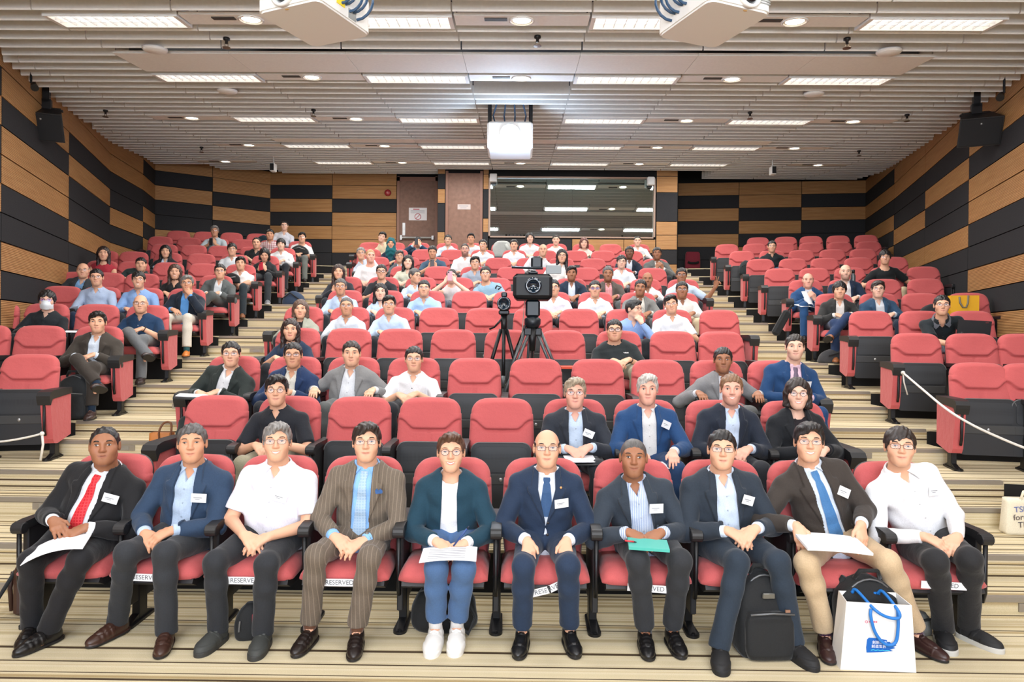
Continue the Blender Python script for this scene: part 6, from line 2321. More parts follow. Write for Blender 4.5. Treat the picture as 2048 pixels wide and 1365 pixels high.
p(1168, 487, 11, 'C', 'the woman with reddish fringe', 'woman with reddish shoulder-length hair and fringe under the window', fem=1, skin='fair', hair=('bob', 'red'), top='tee', shirt=(206, 196, 186), pants=BK)
p(1275, 483, 11, 'C', 'the short-haired man', 'man with shaved hair and white shirt, right end of the top centre row', skin='fair', hair=('buzz', 'black'), shirt=(214, 216, 220), pants=BK, pose='lap')
# ---- left block
p(94, 602, 5, 'L', 'the masked man', 'man in black shirt wearing a white face mask and purple-tinted glasses', skin='fair', hair=('mop', 'black'), shirt=(34, 38, 42), pants=BK, mask=1, glasses=('thin', (130, 110, 170)), lens=(226, 210, 255), w=1.05)
p(195, 646, 4, 'L', 'the man in brown suit', 'young man in dark brown suit and white shirt with crossed legs at the aisle', skin='asian', hair=('part', 'black'), jacket=(62, 56, 50), shirt=(206, 216, 228), pants=(60, 54, 49), cross=-1, w=1.12, sock=(28, 44, 62), hem=0.04, shoe=('oxford', (58, 42, 38)), open=(0.06, 0.055, 0.1))
p(281, 609, 5, 'L', 'the bald man in navy', 'bald man with glasses, navy short-sleeved shirt and grey trousers at the aisle', skin='asian', hair=('none', 'black'), shirt=(26, 52, 82), btn=(220, 220, 220), sleeve='short', pants=(106, 108, 110), glasses=('rect', (90, 76, 66)), w=1.2, fat=0.006, belly=0.02, cross=-1, watch=1, sock=(30, 30, 36), shoe=('oxford', (52, 40, 38)))
p(193, 556, 6, 'L', 'the thin bespectacled man', 'man with dark glasses and light blue-grey shirt, hands folded, left block', skin='asian', hair=('short', 'black'), shirt=(166, 182, 208), pants=(40, 52, 74), glasses=('rect', (40, 38, 38)))
p(277, 561, 6, 'L', 'the smiling man in blue', 'smiling man with square glasses and sky-blue shirt, left block', hair=('fringe', 'black'), shirt=(130, 162, 208), pants=BK, glasses=('rect', (46, 44, 44)), smile=0.9, eye='s', w=1.1)
p(374, 568, 6, 'L', 'the pensive grey man', 'grey-haired man in navy blazer, blue shirt and cream trousers, hand covering his mouth', skin='tan', hair=('grey', 'grey'), jacket=(30, 38, 50), shirt=(92, 150, 210), pants=(206, 198, 184), pose='chin', hand=1, glasses=('rect', (50, 46, 44)), watch=1, sock=(50, 96, 100), hem=0.04, shoe=('oxford', (206, 120, 50)), eye='w')
p(440, 544, 7, 'L', 'the man in grey suit', 'man in grey suit with legs crossed and glasses at the left aisle', hair=('short', 'black'), jacket=(86, 90, 90), shirt=(212, 214, 216), pants=(84, 88, 88), glasses=('rect', (60, 56, 54)), cross=1, smile=0.3, shoe=('oxford', (26, 26, 28)), sock=(30, 30, 34))
p(481, 528, 8, 'L', 'the man with folded arms', 'man in white short-sleeved shirt with arms folded over a dark bag', hair=('part', 'black'), shirt=(222, 220, 218), sleeve='short', pants=(46, 54, 60), pose='crossed', sock=(220, 220, 220), shoe=('loafer', (130, 84, 54)))
p(529, 510, 9, 'L', 'the woman reading phone', 'woman in black shirt looking down at a red phone, left aisle', fem=1, hair=('bob', 'black'), shirt=(36, 38, 40), pants=(54, 58, 62), pose='phone', eye='c', hpitch=-0.4, shoe=('sneaker', (120, 122, 126), (180, 180, 180)))
p(562, 490, 10, 'L', 'the young man in white', 'young man in white shirt with tablet, dark trousers, left aisle', skin='fair', hair=('mop', 'black'), shirt=(224, 224, 226), pants=BK)
p(604, 476, 11, 'L', 'the man with black bag', 'man in white T-shirt holding a black bag on his lap at the left aisle top', skin='asian', hair=('part', 'black'), top='tee', shirt=(222, 222, 222), sleeve='short', pants=(104, 108, 104), glasses=('thin', (130, 120, 130)), watch=1)
p(513, 487, 10, 'L', 'the man with folded black arms', 'man in black shirt with folded arms and receding hair, left block', skin='asian', hair=('recede', 'black'), shirt=(34, 38, 40), sleeve='short', pants=BK, pose='crossed', smile=0.3)
p(540, 470, 11, 'L', 'the man in plaid', 'stout man in red and white plaid shirt near the top of left block', skin='tan', hair=('short', 'black'), shirt=(206, 190, 190), spat='plaid', spc=(150, 70, 80), sleeve='short', pants=BK, w=1.2, fat=0.01)
p(569, 452, 12, 'L', 'the tallest man', 'man in pale striped shirt in the very back row by the wall panels', skin='fair', hair=('short', 'black'), shirt=(204, 204, 212), pants=BK, glasses=('thin', (110, 100, 96)), hands=1.0, neck=0.155)
p(429, 463, 11, 'L', 'the grey man', 'grey-haired man with glasses and pale grey shirt in the back left rows', skin='tan', hair=('grey', 'grey'), shirt=(178, 190, 198), sleeve='short', pants=BK, glasses=('thin', (90, 84, 80)), pose='phone')
p(464, 500, 9, 'L', 'the man with square glasses', 'man with fringe, square glasses and white shirt behind empty chairs, left block', hair=('fringe', 'black'), shirt=(210, 214, 218), pants=BK, glasses=('rect', (60, 56, 54)), smile=0.2, w=1.1)
p(331, 504, 9, 'L', 'the woman in black blazer', 'smiling woman with long black hair, black blazer and pale blue shirt', fem=1, hair=('long', 'black'), jacket=(30, 32, 36), shirt=(178, 194, 214), pants=BK, smile=0.5)
p(350, 545, 7, 'L', 'the smiling woman', 'smiling woman with long brown hair and black V-neck top', fem=1, hair=('long', (70, 50, 42)), top='vneck', shirt=(34, 34, 36), pants=BK, smile=0.9, eye='s', sleeve='short')
p(282, 530, 8, 'L', 'the heavy man', 'heavy man in dark green suit and blue shirt, left block', skin='asian', hair=('short', 'black'), jacket=(44, 56, 56), shirt=(130, 170, 210), pants=BK, fat=0.012, w=1.25, neck=0.14)
p(207, 508, 8, 'L', 'the woman in red', 'woman in sleeveless red top with long dark hair beside the wall', fem=1, skin='asian', hair=('long', (40, 28, 26)), top='tee', shirt=(168, 50, 62), sleeve='tank', pants=BK)
p(166, 542, 7, 'L', 'the old balding man', 'older balding man with glasses, dark jacket and blue shirt near the left wall', skin='asian', hair=('bald', 'grey'), jacket=(52, 56, 60), shirt=(120, 160, 200), pants=BK, glasses=('thin', (90, 84, 80)), fat=0.006)
# ---- right block
p(1544, 494, 10, 'R', 'the man in black polo', 'man in black polo shirt alone near the top of the right block', skin='asian', hair=('short', 'black'), top='polo', shirt=(32, 38, 42), sleeve='short', pants=(60, 80, 110), glasses=('thin', (100, 96, 92)), pose='rest')
p(1616, 562, 7, 'R', 'the man in bright blue', 'bald smiling man in bright blue suit reading papers at the right aisle', skin='pink', hair=('bald', 'dark'), jacket=(36, 70, 112), shirt=(216, 216, 222), tie=(60, 90, 140), pants=(38, 72, 114), smile=0.5, eye='w', pose='phone', cross=None, w=1.12)
p(1691, 545, 7, 'R', 'the bald bearded man', 'bald man with dark moustache beard, navy blazer and white shirt', skin='fair', hair=('none', 'black'), jacket=(34, 48, 70), shirt=(220, 216, 214), pants=BK, beard=0.55, smile=0.4, eye='w')
p(1679, 582, 6, 'R', 'the man showing sole', 'young man in dark suit with crossed legs showing a brown shoe, right aisle', skin='asian', hair=('mop', 'black'), jacket=(46, 46, 46), shirt=(214, 208, 204), pants=(40, 56, 88), cross=1, shoe=('oxford', (140, 84, 46)), sock=(34, 34, 38))
p(1756, 580, 6, 'R', 'the man in slate blazer', 'man in slate blue blazer with round glasses and parted hair, right block', skin='fair', hair=('part', 'dark'), jacket=(46, 72, 98), shirt=(204, 208, 214), pants=(40, 50, 66), glasses=('round', (150, 120, 96)))
p(1770, 516, 8, 'R', 'the man in black tee', 'young man in black T-shirt with long fringe near the right wall', skin='asian', hair=('mop', 'black'), top='tee', shirt=(28, 32, 34), sleeve='short', pants=CHI, glasses=('thin', (110, 104, 100)), pose='rest', neck=0.155)
p(1884, 612, 5, 'R', 'the man with laptop', 'man in black and grey polo with glasses leaning towards a laptop, right block', skin='asian', hair=('short', 'black'), top='polo', shirt=(34, 40, 44), collar=(110, 112, 120), sleeve='short', pants=(120, 150, 170), glasses=('rect', (50, 48, 48)), neck=0.155, dD=-0.25, hl=(1908, 690), hr=(1930, 674), hip=(1880, 720))
# ================================================================== seat the people
BODY = {}
for px, py, k, blk, who, label, a in PEOPLE:
    i = seat_of(blk, k, px)
    cand = [(abs(q - px), j) for j, q in enumerate(SEATS[(blk, k)]) if (blk, k, j) not in TAKEN] if i is not None else []
    if cand:
        i = min(cand)[1]
    if 'seat' in a:
        i = a['seat']
    if blk == 'C':
        D = y0(k) - 0.04
    else:
        D = Dside(k, px, py, -0.05)
    D += a.get('dD', 0.0)
    Hw = at(px, py, D)
    if i is not None:
        O, rz = SEATPOS[(blk, k, i)]
        TAKEN[(blk, k, i)] = who
    else:
        O, rz = Vector((Hw.x, y0(k), zk(k))), 0
    O = O.copy()
    q = {}
    for nm in ('hl', 'hr'):
        if isinstance(a.get(nm), tuple):
            q[nm] = at(a[nm][0], a[nm][1], y0(k) - 0.27 if blk == 'C' else D - 0.22)
    for nm in ('kl', 'kr'):
        if nm in a:
            q[nm] = at(a[nm][0], a[nm][1], y0(k) - 0.41)
    for nm in ('fl', 'fr'):
        if nm in a:
            q[nm] = at_z(a[nm][0], a[nm][1], zk(k) + 0.10)
    if 'hip' in a:
        q['hip'] = at(a['hip'][0], a['hip'][1], y0(k) + 0.03)
    if 'cross' in a and a['cross'] is None:
        a.pop('cross')
    u = (px - 1038) / FPX
    a.setdefault('hyaw', -math.atan(u) * 0.8 - rz)
    a.setdefault('hpitch', -0.55 * math.atan((Hw.z - ZC) / D) + (0.03 if k == 1 else 0))
    if k <= 5 or k == 6:
        a.setdefault('badge', None)
    if a.get('badge') is None:
        a.pop('badge', None)
    if not a.get('buttoned'):
        a.pop('buttoned', None)
    lod = 0 if k == 1 else (1 if k <= 4 else (2 if k <= 6 else 3))
    if blk != 'C':
        lod = 1 if k <= 5 else (2 if k <= 7 else 3)
    # keep the seated figure in a sensible height over its seat
    hz = Hw.z - zk(k)
    b = person(O, rz, Hw, q, lod, a)
    tag(b.root, label=label, cat='person')
    BODY[who] = b
    if 'mark' in a and b.front:
        kind_, mu_, mv_, mc_ = a['mark']
        h = b.front.ray_cast(b.T(mu_, b.L * mv_, 0.5), -b.fr)
        if h[0]:
            mb = MB()
            if kind_ == 'ring':
                mb.tube([(0.03 * math.cos(t * math.pi / 8), 0, 0.03 * math.sin(t * math.pi / 8)) for t in range(16)], 0.006, 6, closed=True)
            elif kind_ == 'pin':
                mb.lathe([(0.007, 0), (0.007, 0.003), (0.001, 0.005)], 10, mx=Matrix.Rotation(math.pi / 2, 4, 'X'))
            else:
                for t in range(6):
                    mb.box((-0.04 + t * 0.013, -0.002, -0.005), (-0.030 + t * 0.013, 0.002, 0.006 + 0.003 * (t % 2)))
            mb.build({'ring': 'chest_badge', 'pin': 'lapel_pin'}.get(kind_, 'chest_print'), mat('mark', mc_, 0.5), b.root, mx=Matrix.Translation(h[0] + b.fr * 0.004))
# ---- all chairs: seat down under a person, tipped up otherwise
for (blk, k), pxs in SEATS.items():
    n = len(pxs)
    for i in range(n):
        p, rz = SEATPOS[(blk, k, i)]
        who = TAKEN.get((blk, k, i))
        place = '%s of %d, %s row of the %s' % (ORD[i + 1], n, ORD[k], BLOCK[blk])
        lab = ('red chair under %s, %s in %s row, %s' % (who, ORD[i + 1], ORD[k], BLOCK[blk])) if who else ('empty red tip-up chair, %s' % place)
        lab = ' '.join(lab.split()[:16])
        ends = ''
        if i == 0:
            ends += 'L' if blk != 'L' else ''
        if i == n - 1:
            ends += 'R' if blk != 'R' else ''
        chair(p, rz, bool(who) or (blk, k, i) in DOWNSEATS, i == 0, ends, lab, 'red chairs of the %s' % BLOCK[blk], red_ends=not (blk == 'C' and k == 1))
# ================================================================== bags, papers, cameras and other loose things
PAPER = mat('paper_white', (232, 232, 236), 0.8)
INK = mat('print_grey', (130, 134, 142), 0.7)
NYL = cloth((36, 37, 38), rough=0.8)
ROPE = mat('white_rope', (226, 222, 214), 0.8)
LEA = mat('brown_leather', (62, 38, 30), 0.45)


def curve(pts, m=5):
    pts = [V(q) for q in pts]
    P_ = [pts[0] * 2 - pts[1]] + pts + [pts[-1] * 2 - pts[-2]]
    out = []
    for i in range(1, len(P_) - 2):
        a, b, c_, d = P_[i - 1:i + 3]
        for j in range(m):
            t = j / m
            out.append(0.5 * (2 * b + (c_ - a) * t + (2 * a - 5 * b + 4 * c_ - d) * t * t + (3 * b - a - 3 * c_ + d) * t ** 3))
    return out + [pts[-1]]


def loft(rings, cap=True, mi=0, mb=None):
    mb = mb or MB()
    n = len(rings[0])
    vs = [q for r_ in rings for q in r_]
    fs = []
    for i in range(len(rings) - 1):
        for j in range(n):
            l = (j + 1) % n
            fs.append((i * n + j, i * n + l, i * n + n + l, i * n + n + j))
    if cap:
        fs.append(tuple(range(n - 1, -1, -1)))
        fs.append(tuple((len(rings) - 1) * n + j for j in range(n)))
    return mb.add(vs, fs, mi)


def sq(w, d, z, e=5.0, n=24, ox=0.0, oy=0.0, wob=0.0):
    out = []
    for j in range(n):
        q = 2 * math.pi * j / n
        c, s_ = math.cos(q), math.sin(q)
        k = 1 + wob * math.sin(5 * q + z * 40)
        out.append((ox + w * math.copysign(abs(c) ** (2 / e), c) * k, oy + d * math.copysign(abs(s_) ** (2 / e), s_) * k, z))
    return out


def bag_body(w, d, h, top=0.35, lean=0.0, wob=0.0, e=5.0):
    """soft pack: straight sides that round over at the top"""
    rings = []
    for i in range(15):
        t = i / 14
        f = 1.0 if t < 1 - top else math.sqrt(max(0.0, 1 - ((t - 1 + top) / top) ** 2)) * 0.72 + 0.28 * (1 - ((t - 1 + top) / top) ** 3)
        b = 0.90 + 0.10 * min(1, t / 0.08)
        rings.append(sq(max(0.02, w * f) * b, max(0.02, d * (0.45 + 0.55 * f)) * b, h * t, e, oy=lean * t * t, wob=wob))
    return loft(rings)


def backpack(name, base, rz, w, d, h, label, plate=False, handle=True, m=None, cat='backpack'):
    o = empty(name, base, rz, label=label, cat=cat)
    m = m or NYL
    bag_body(w, d, h, 0.4, 0.05, 0.006).build('body', m, o, True)
    pk = [sq(w * 0.86 * (0.9 + 0.1 * min(1, t * 6)) * (1 if t < 0.8 else 1 - (t - 0.8) * 0.8), 0.035, h * (0.03 + 0.55 * t), 4, oy=-d - 0.005 + 0.05 * (0.6 * t) ** 2) for t in [i / 8 for i in range(9)]]
    loft(pk).build('front_pocket', m, o, True)
    MB().tube([(-w * 0.78, -d - 0.040, h * 0.58), (0, -d - 0.044, h * 0.60), (w * 0.78, -d - 0.040, h * 0.58)], 0.006, 6).build('zip', mat('zip_grey', (104, 106, 108), 0.4, 0.4), o, True)
    arc = [(w * 0.80 * math.sin(t), -d * 0.55 + 0.03, h * (0.62 + 0.36 * math.cos(t))) for t in [(-1.5 + 3.0 * i / 12) for i in range(13)]]
    MB().tube(arc, 0.006, 6).build('zip', mat('zip_grey', (104, 106, 108), 0.4, 0.4), o, True)
    if handle:
        MB().tube([(-0.07, 0.02, h * 0.97), (-0.05, 0.0, h + 0.035), (0.05, 0.0, h + 0.035), (0.07, 0.02, h * 0.97)], 0.012, 8).build('handle', m, o, True)
    for sg in (-1, 1):
        MB().tube([(sg * w * 0.6, d * 0.9, h * 0.95), (sg * w * 0.9, d + 0.05, h * 0.6), (sg * w * 0.95, d * 0.9, h * 0.1)], 0.016, 6).build('strap', m, o, True)
    if plate:
        MB().box((-0.035, -d - 0.012 + 0.02, h * 0.73), (0.035, -d + 0.02, h * 0.80), ch=0.004).build('plate', mat('plate_metal', (120, 120, 116), 0.35, 0.7), o)
        MB().box((w * 0.45, -d - 0.044, h * 0.61), (w * 0.62, -d - 0.036, h * 0.64)).build('patch', mat('patch_brown', (140, 104, 84), 0.6), o)
    return o


def sheets(name, ctr, rz, w, h, label, cat, tilt=(0, 0), bend=0.02, m=None, th=0.004, lines=0, n=8):
    """a small stack of paper or a book lying on a lap; w along x, h along y"""
    o = empty(name, ctr, 0, label=label, cat=cat)
    mx = Matrix.Rotation(rz, 4, 'Z') @ Matrix.Rotation(tilt[0], 4, 'X') @ Matrix.Rotation(tilt[1], 4, 'Y')
    vs, fs = [], []
    for t_ in (0, th):
        for i in range(n + 1):
            c = -1 + 2 * i / n
            for s_ in (-1, 1):
                vs.append((c * w / 2, s_ * h / 2, t_ - bend * c * c))
    k = 2 * (n + 1)
    for i in range(n):
        a = i * 2
        fs += [(a, a + 1, a + 3, a + 2), (k + a, k + a + 2, k + a + 3, k + a + 1), (a, a + 2, k + a + 2, k + a), (a + 1, k + a + 1, k + a + 3, a + 3)]
    fs += [(0, k, k + 1, 1), (2 * n, 2 * n + 1, k + 2 * n + 1, k + 2 * n)]
    MB().add(vs, fs).build('sheet', m or PAPER, o, mx=mx)
    if lines:
        mb = MB()
        for i in range(lines):
            y = h * 0.38 - h * 0.76 * i / max(1, lines - 1)
            mb.box((-w * 0.36, y - 0.0015, th), (w * 0.3, y + 0.0015, th + 0.001))
        tag(mb.build('printed_lines', INK, o, mx=mx), kind='stuff')
    return o


# ---- reserved strips taped under the front seats
STRIP = mat('strip_white', (232, 232, 234), 0.6)
TXT = mat('strip_text', (96, 98, 102), 0.7)
YF = y0(1) - 0.352


def reserved(px, py, label, rz=0.0, body='RESERVED', w=0.255):
    q = at(px, py, YF)
    o = empty('reserved_strip', q, 0, label=label, cat='reserved strip', group='reserved strips on the front row')
    mx = Matrix.Rotation(rz, 4, 'Y')
    MB().box((-w / 2, -0.001, -0.021), (w / 2, 0.001, 0.021)).build('strip', STRIP, o, mx=mx)
    text(body, 'lettering', 0.036, TXT, o, mx @ Matrix.Translation((0, -0.0022, 0)) @ Matrix.Rotation(math.pi / 2, 4, 'X'))


reserved(292, 1156, 'white RESERVED strip on the chair under the blue blazer man', 0.03)
reserved(489, 1162, 'white RESERVED strip on the chair under the white polo man')
reserved(679, 1166, 'white RESERVED strip on the chair under the pinstripe suit man')
reserved(1082, 1184, 'torn left half of RESERVED strip on the bald man\'s chair', -0.25, 'RESE', 0.11)
reserved(1111, 1174, 'torn right half of RESERVED strip on the bald man\'s chair', -0.45, 'RVED', 0.09)
reserved(1300, 1178, 'white RESERVED strip behind the legs of the teal notebook man', 0.06)
reserved(1888, 1172, 'white RESERVED strip under the white shirted man at the row end', 0.04)

# ---- what the front row holds
sheets('paper_stack', at(112, 1090, 3.78) + V((0, 0, 0.0)), 0.35, 0.30, 0.21, 'white papers under the hands of the red tie man', 'papers', (0.12, -0.22), 0.03)
nb = sheets('open_notebook', at(898, 1107, 3.80), 0.03, 0.31, 0.22, 'open white notebook on the lap of the woman in teal jacket', 'notebook', (0.04, -0.03), 0.012, lines=7)
o = empty('pen', at(918, 1082, 3.74), label='blue pen in the hand of the woman in teal jacket', cat='pen')
MB().tube([(-0.03, 0, -0.03), (0.045, -0.01, 0.07)], 0.005, 8).build('barrel', mat('pen_blue', (40, 70, 130), 0.4), o, True)
MB().tube([(0.045, -0.01, 0.07), (0.055, -0.011, 0.083)], [0.0055, 0.003], 8).build('cap', mat('pen_dark', (24, 30, 50), 0.4), o, True)
o = sheets('teal_notebook', at(1296, 1093, 3.80), -0.1, 0.22, 0.15, 'closed teal notebook under the hands of the charcoal suit man', 'notebook', (0.06, 0.03), 0.0, mat('teal_cover', (70, 172, 160), 0.5), 0.016)
o = empty('red_pen', at(1257, 1082, 3.80), label='red pen at the edge of the teal notebook', cat='pen')
MB().tube([(-0.02, 0, 0), (0.03, 0.0, -0.006)], 0.005, 8).build('barrel', mat('pen_red', (196, 50, 60), 0.4), o, True)
MB().tube([(0.03, 0, -0.006), (0.045, 0, -0.008)], [0.005, 0.002], 8).build('tip', BLACK, o, True)
sheets('report', at(1664, 1088, 3.80), -0.08, 0.34, 0.24, 'white printed report across the beige trousers of the brown jacket man', 'papers', (0.08, 0.05), 0.006, th=0.014, lines=0)
sheets('clipboard', at(1166, 924, y0(2) - 0.36), 0, 0.30, 0.2, 'black clipboard on the knees of the older bespectacled man', 'clipboard', (0.12, 0.0), 0.0, BLACK, 0.008)
sheets('note_paper', at(1160, 919, y0(2) - 0.36), 0.1, 0.22, 0.16, 'white note paper the older bespectacled man writes on', 'papers', (0.12, 0.0), 0.0)
sheets('note_paper', at(1338, 932, y0(2) - 0.36), -0.1, 0.22, 0.16, 'papers on the lap of the silver-haired man', 'papers', (0.12, 0.0), 0.0)
sheets('folder', at(398, 797, y0(3) - 0.42), 0.15, 0.36, 0.22, 'dark folder resting on the knee of the dark green suit man', 'folder', (0.05, 0.06), 0.0, BLACK, 0.014)
sheets('loose_sheets', at(385, 792, y0(3) - 0.42), 0.25, 0.24, 0.17, 'pale sheets on the dark folder', 'papers', (0.05, 0.06), 0.0, th=0.006)
sheets('tablet_board', at(1345, 672, y0(5) - 0.33), 0, 0.28, 0.18, 'dark tablet on the lap of the tilted-head man', 'tablet', (0.1, 0), 0.0, BLACK, 0.01)
sheets('grey_folder', at(1490, 827, y0(3) - 0.36), -0.1, 0.3, 0.2, 'dark folder beside the grey blazer man', 'folder', (0.06, 0), 0.0, BLACK, 0.01)
sheets('orange_folder', at(1155, 737, y0(4) - 0.22), 0.0, 0.36, 0.24, 'orange folder lying on the empty chair right of the tripod', 'folder', (0.02, 0), 0.0, mat('orange', (214, 74, 44), 0.6), 0.02)
sheets('handout', at(150, 664, Dside(5, 150, 664, -0.30)), 0.3, 0.24, 0.2, 'white and green handout left of the dark brown suit', 'papers', (0.1, 0), 0.0)
b = BODY['the man in bright blue']
Wm = lambda bd, q: bd.root.matrix_basis @ q
sheets('raised_paper', Wm(b, b.Wr[1]) + V((-0.10, -0.03, 0.02)), 0.3, 0.16, 0.24, 'curled white paper raised by the bright blue suit man', 'papers', (1.0, 0.3), 0.03)
sheets('lap_papers', Wm(b, b.Wr[-1]) + V((-0.05, -0.10, -0.10)), 0.2, 0.28, 0.2, 'open papers on the lap of the bright blue suit man', 'papers', (0.2, 0.1), 0.02)


def phone(bd, label, c, off=(0, -0.05, 0.10), face=0.0, s=1.0):
    m_ = (Wm(bd, bd.Wr[1]) + Wm(bd, bd.Wr[-1])) / 2 + V(off)
    o = empty('phone', m_, face, label=label, cat='phone')
    MB().box((-0.038 * s, -0.005, -0.075 * s), (0.038 * s, 0.005, 0.075 * s), ch=0.004).build('case', mat('phone_case', c, 0.4), o)
    MB().box((-0.028 * s, -0.007, 0.045 * s), (-0.008 * s, -0.004, 0.068 * s)).build('lens_block', BLACK, o)
    return o


phone(BODY['the woman filming'], 'pink phone held up by the woman in sleeveless top', (206, 150, 160), (0, -0.05, 0.09))
phone(BODY['the photographing man'], 'dark phone camera before the face of the man by the door', (40, 44, 52), (0, -0.05, 0.09))
phone(BODY['the man with phone'], 'grey phone in the hands of the slate blue shirt man', (70, 66, 70), (0, -0.06, 0.06))
phone(BODY['the woman reading phone'], 'red phone in the hands of the woman in black shirt', (190, 40, 60), (0, -0.06, 0.06))
phone(BODY['the grey man'], 'dark phone held by the grey-haired man in back left rows', (36, 36, 40), (0, -0.06, 0.04))

# ---- bags on the floor of the front row
fl_at = lambda px, py, z=0.0: at_z(px, py, z)
c = fl_at(1521, 1300)
backpack('backpack', V((c.x, c.y - 0.02, 0)), 0.05, 0.155, 0.10, 0.45, 'black backpack with metal plate standing between the broad man\'s feet', True)
c = fl_at(1717, 1300)
backpack('backpack', V((c.x, 3.79, 0)), 0.0, 0.175, 0.075, 0.45, 'black backpack with top handle behind the white tote bag')
c = fl_at(884, 1270)
o = empty('shoulder_bag', V((c.x, c.y + 0.12, 0)), 0.0, label='soft black bag slumped on the floor behind the woman in jeans', cat='bag')
bag_body(0.20, 0.12, 0.30, 0.8, 0.02, 0.02, 2.6).build('body', NYL, o, True)
MB().tube([(0.12, -0.10, 0.24), (0.20, -0.15, 0.12), (0.16, -0.17, 0.03), (0.05, -0.15, 0.10)], 0.012, 6).build('strap', NYL, o, True)
MB().tube([(-0.14, -0.08, 0.24), (0, -0.10, 0.28), (0.14, -0.08, 0.24)], 0.006, 6).build('zip', mat('zip_grey', (104, 106, 108), 0.4, 0.4), o, True)
c = fl_at(492, 1284)
o = empty('small_bag', V((c.x, c.y + 0.06, 0)), 0.2, label='small black bag with red stripe on the floor between white shirted man\'s feet', cat='bag')
bag_body(0.085, 0.06, 0.20, 0.7, 0.0, 0.02, 2.6).build('body', NYL, o, True)
MB().box((0.02, -0.07, 0.10), (0.075, -0.05, 0.16), ch=0.008).build('red_panel', mat('bag_red', (150, 40, 56), 0.6), o)
MB().box((0.06, -0.06, 0.02), (0.11, 0.02, 0.07), ch=0.012).build('blue_panel', mat('bag_blue', (40, 90, 150), 0.6), o)
MB().tube([(-0.05, -0.066, 0.06), (-0.045, -0.062, 0.12)], 0.005, 6).build('zip_pull', STEEL, o)
c = fl_at(38, 1226)
o = empty('briefcase', V((c.x, c.y + 0.08, 0)), 0.5, label='brown leather briefcase on the floor at the left end of the front row', cat='briefcase')
MB().box((-0.06, -0.15, 0), (0.06, 0.15, 0.30), ch=0.02).build('body', LEA, o)
MB().tube([(-0.07, -0.06, 0.26), (-0.085, -0.07, 0.16), (-0.075, -0.07, 0.02)], 0.014, 6).build('flap_strap', LEA, o, True)
MB().tube([(-0.05, -0.12, 0.28), (-0.14, -0.16, 0.12), (-0.16, -0.20, 0.02), (-0.30, -0.30, 0.012)], 0.012, 6).build('shoulder_strap', NYL, o, True)
MB().box((-0.068, -0.02, 0.20), (-0.058, 0.02, 0.24)).build('buckle', STEEL, o)
# white tote with blue rope handles
c = at_z(1752, 1338, 0)
o = empty('tote_bag', V((c.x, c.y + 0.035, 0)), -0.06, label='white tote bag with blue rope handles on the floor at the right', cat='tote bag')
TW = mat('tote_white', (232, 230, 226), 0.7)
mb = MB()
wb, wt, hh, dd = 0.195, 0.168, 0.365, 0.065
out = [(-wb, -dd, 0), (wb, -dd, 0), (wb, dd, 0), (-wb, dd, 0), (-wt, -dd, hh), (wt, -dd, hh - 0.008), (wt - 0.02, dd, hh + 0.012), (-wt + 0.01, dd, hh + 0.012)]
inn = [(x * 0.975, y * 0.94, max(z, 0.006)) for x, y, z in out]
mb.add(out + inn, [(3, 2, 1, 0), (0, 1, 5, 4), (1, 2, 6, 5), (2, 3, 7, 6), (3, 0, 4, 7), (8, 9, 10, 11), (8, 12, 13, 9), (9, 13, 14, 10), (10, 14, 15, 11), (11, 15, 12, 8), (4, 5, 13, 12), (5, 6, 14, 13), (6, 7, 15, 14), (7, 4, 12, 15)])
mb.build('body', TW, o)
BLUE = mat('handle_blue', (28, 112, 190), 0.5)
yf = lambda z: -dd - 0.010
MB().tube(curve([(-0.045, yf(0), 0.335), (-0.050, -dd - 0.018, 0.30), (-0.030, -dd - 0.022, 0.22), (0.010, -dd - 0.024, 0.165), (0.050, -dd - 0.024, 0.152), (0.080, -dd - 0.022, 0.175), (0.090, -dd - 0.020, 0.25), (0.092, yf(0), 0.335)]), 0.0085, 8).build('handle', BLUE, o, True)
MB().tube(curve([(-0.090, dd - 0.01, hh + 0.005), (-0.075, dd - 0.03, hh + 0.028), (-0.03, -dd - 0.02, 0.335), (0.03, -dd - 0.03, 0.302), (0.085, -dd - 0.032, 0.300), (0.088, -dd - 0.02, 0.335), (0.06, dd - 0.04, hh + 0.028), (0.045, dd - 0.01, hh + 0.005)]), 0.0085, 8).build('handle', BLUE, o, True)
for x in (-0.078, 0.045):
    MB().box((x - 0.020, dd - 0.012, hh - 0.022), (x + 0.014, dd - 0.004, hh + 0.014)).build('tab', BLUE, o)
pr = Matrix.Rotation(math.pi / 2, 4, 'X')
mb = MB()
blob = [(-0.062, 0.098), (0.012, 0.103), (0.075, 0.112), (0.058, 0.118), (0.086, 0.128), (0.074, 0.133), (0.092, 0.142), (0.070, 0.148), (0.055, 0.160), (0.044, 0.158), (0.042, 0.168), (0.0, 0.176), (-0.050, 0.178), (-0.060, 0.168), (-0.064, 0.125)]
mb.prism([(x, z) for x, z in blob], -dd - 0.0025, -dd - 0.001, 'Y')
mb.build('brush_mark', mat('print_blue', (0, 92, 178), 0.7), o)
WT = mat('print_white', (236, 238, 240), 0.7)
text('創新未來', 'lettering', 0.019, WT, o, Matrix.Translation((0.004, -dd - 0.004, 0.154)) @ pr, font=1)
text('創造世界', 'lettering', 0.019, WT, o, Matrix.Translation((0.000, -dd - 0.004, 0.133)) @ pr, font=1)
MB().tube([(-0.04 + 0.012 * i, -dd - 0.003, 0.112 + 0.003 * (i % 2)) for i in range(9)], 0.0018, 5).build('script_line', mat('print_cyan', (60, 190, 214), 0.7), o)
LG = mat('print_rose', (214, 110, 130), 0.7)
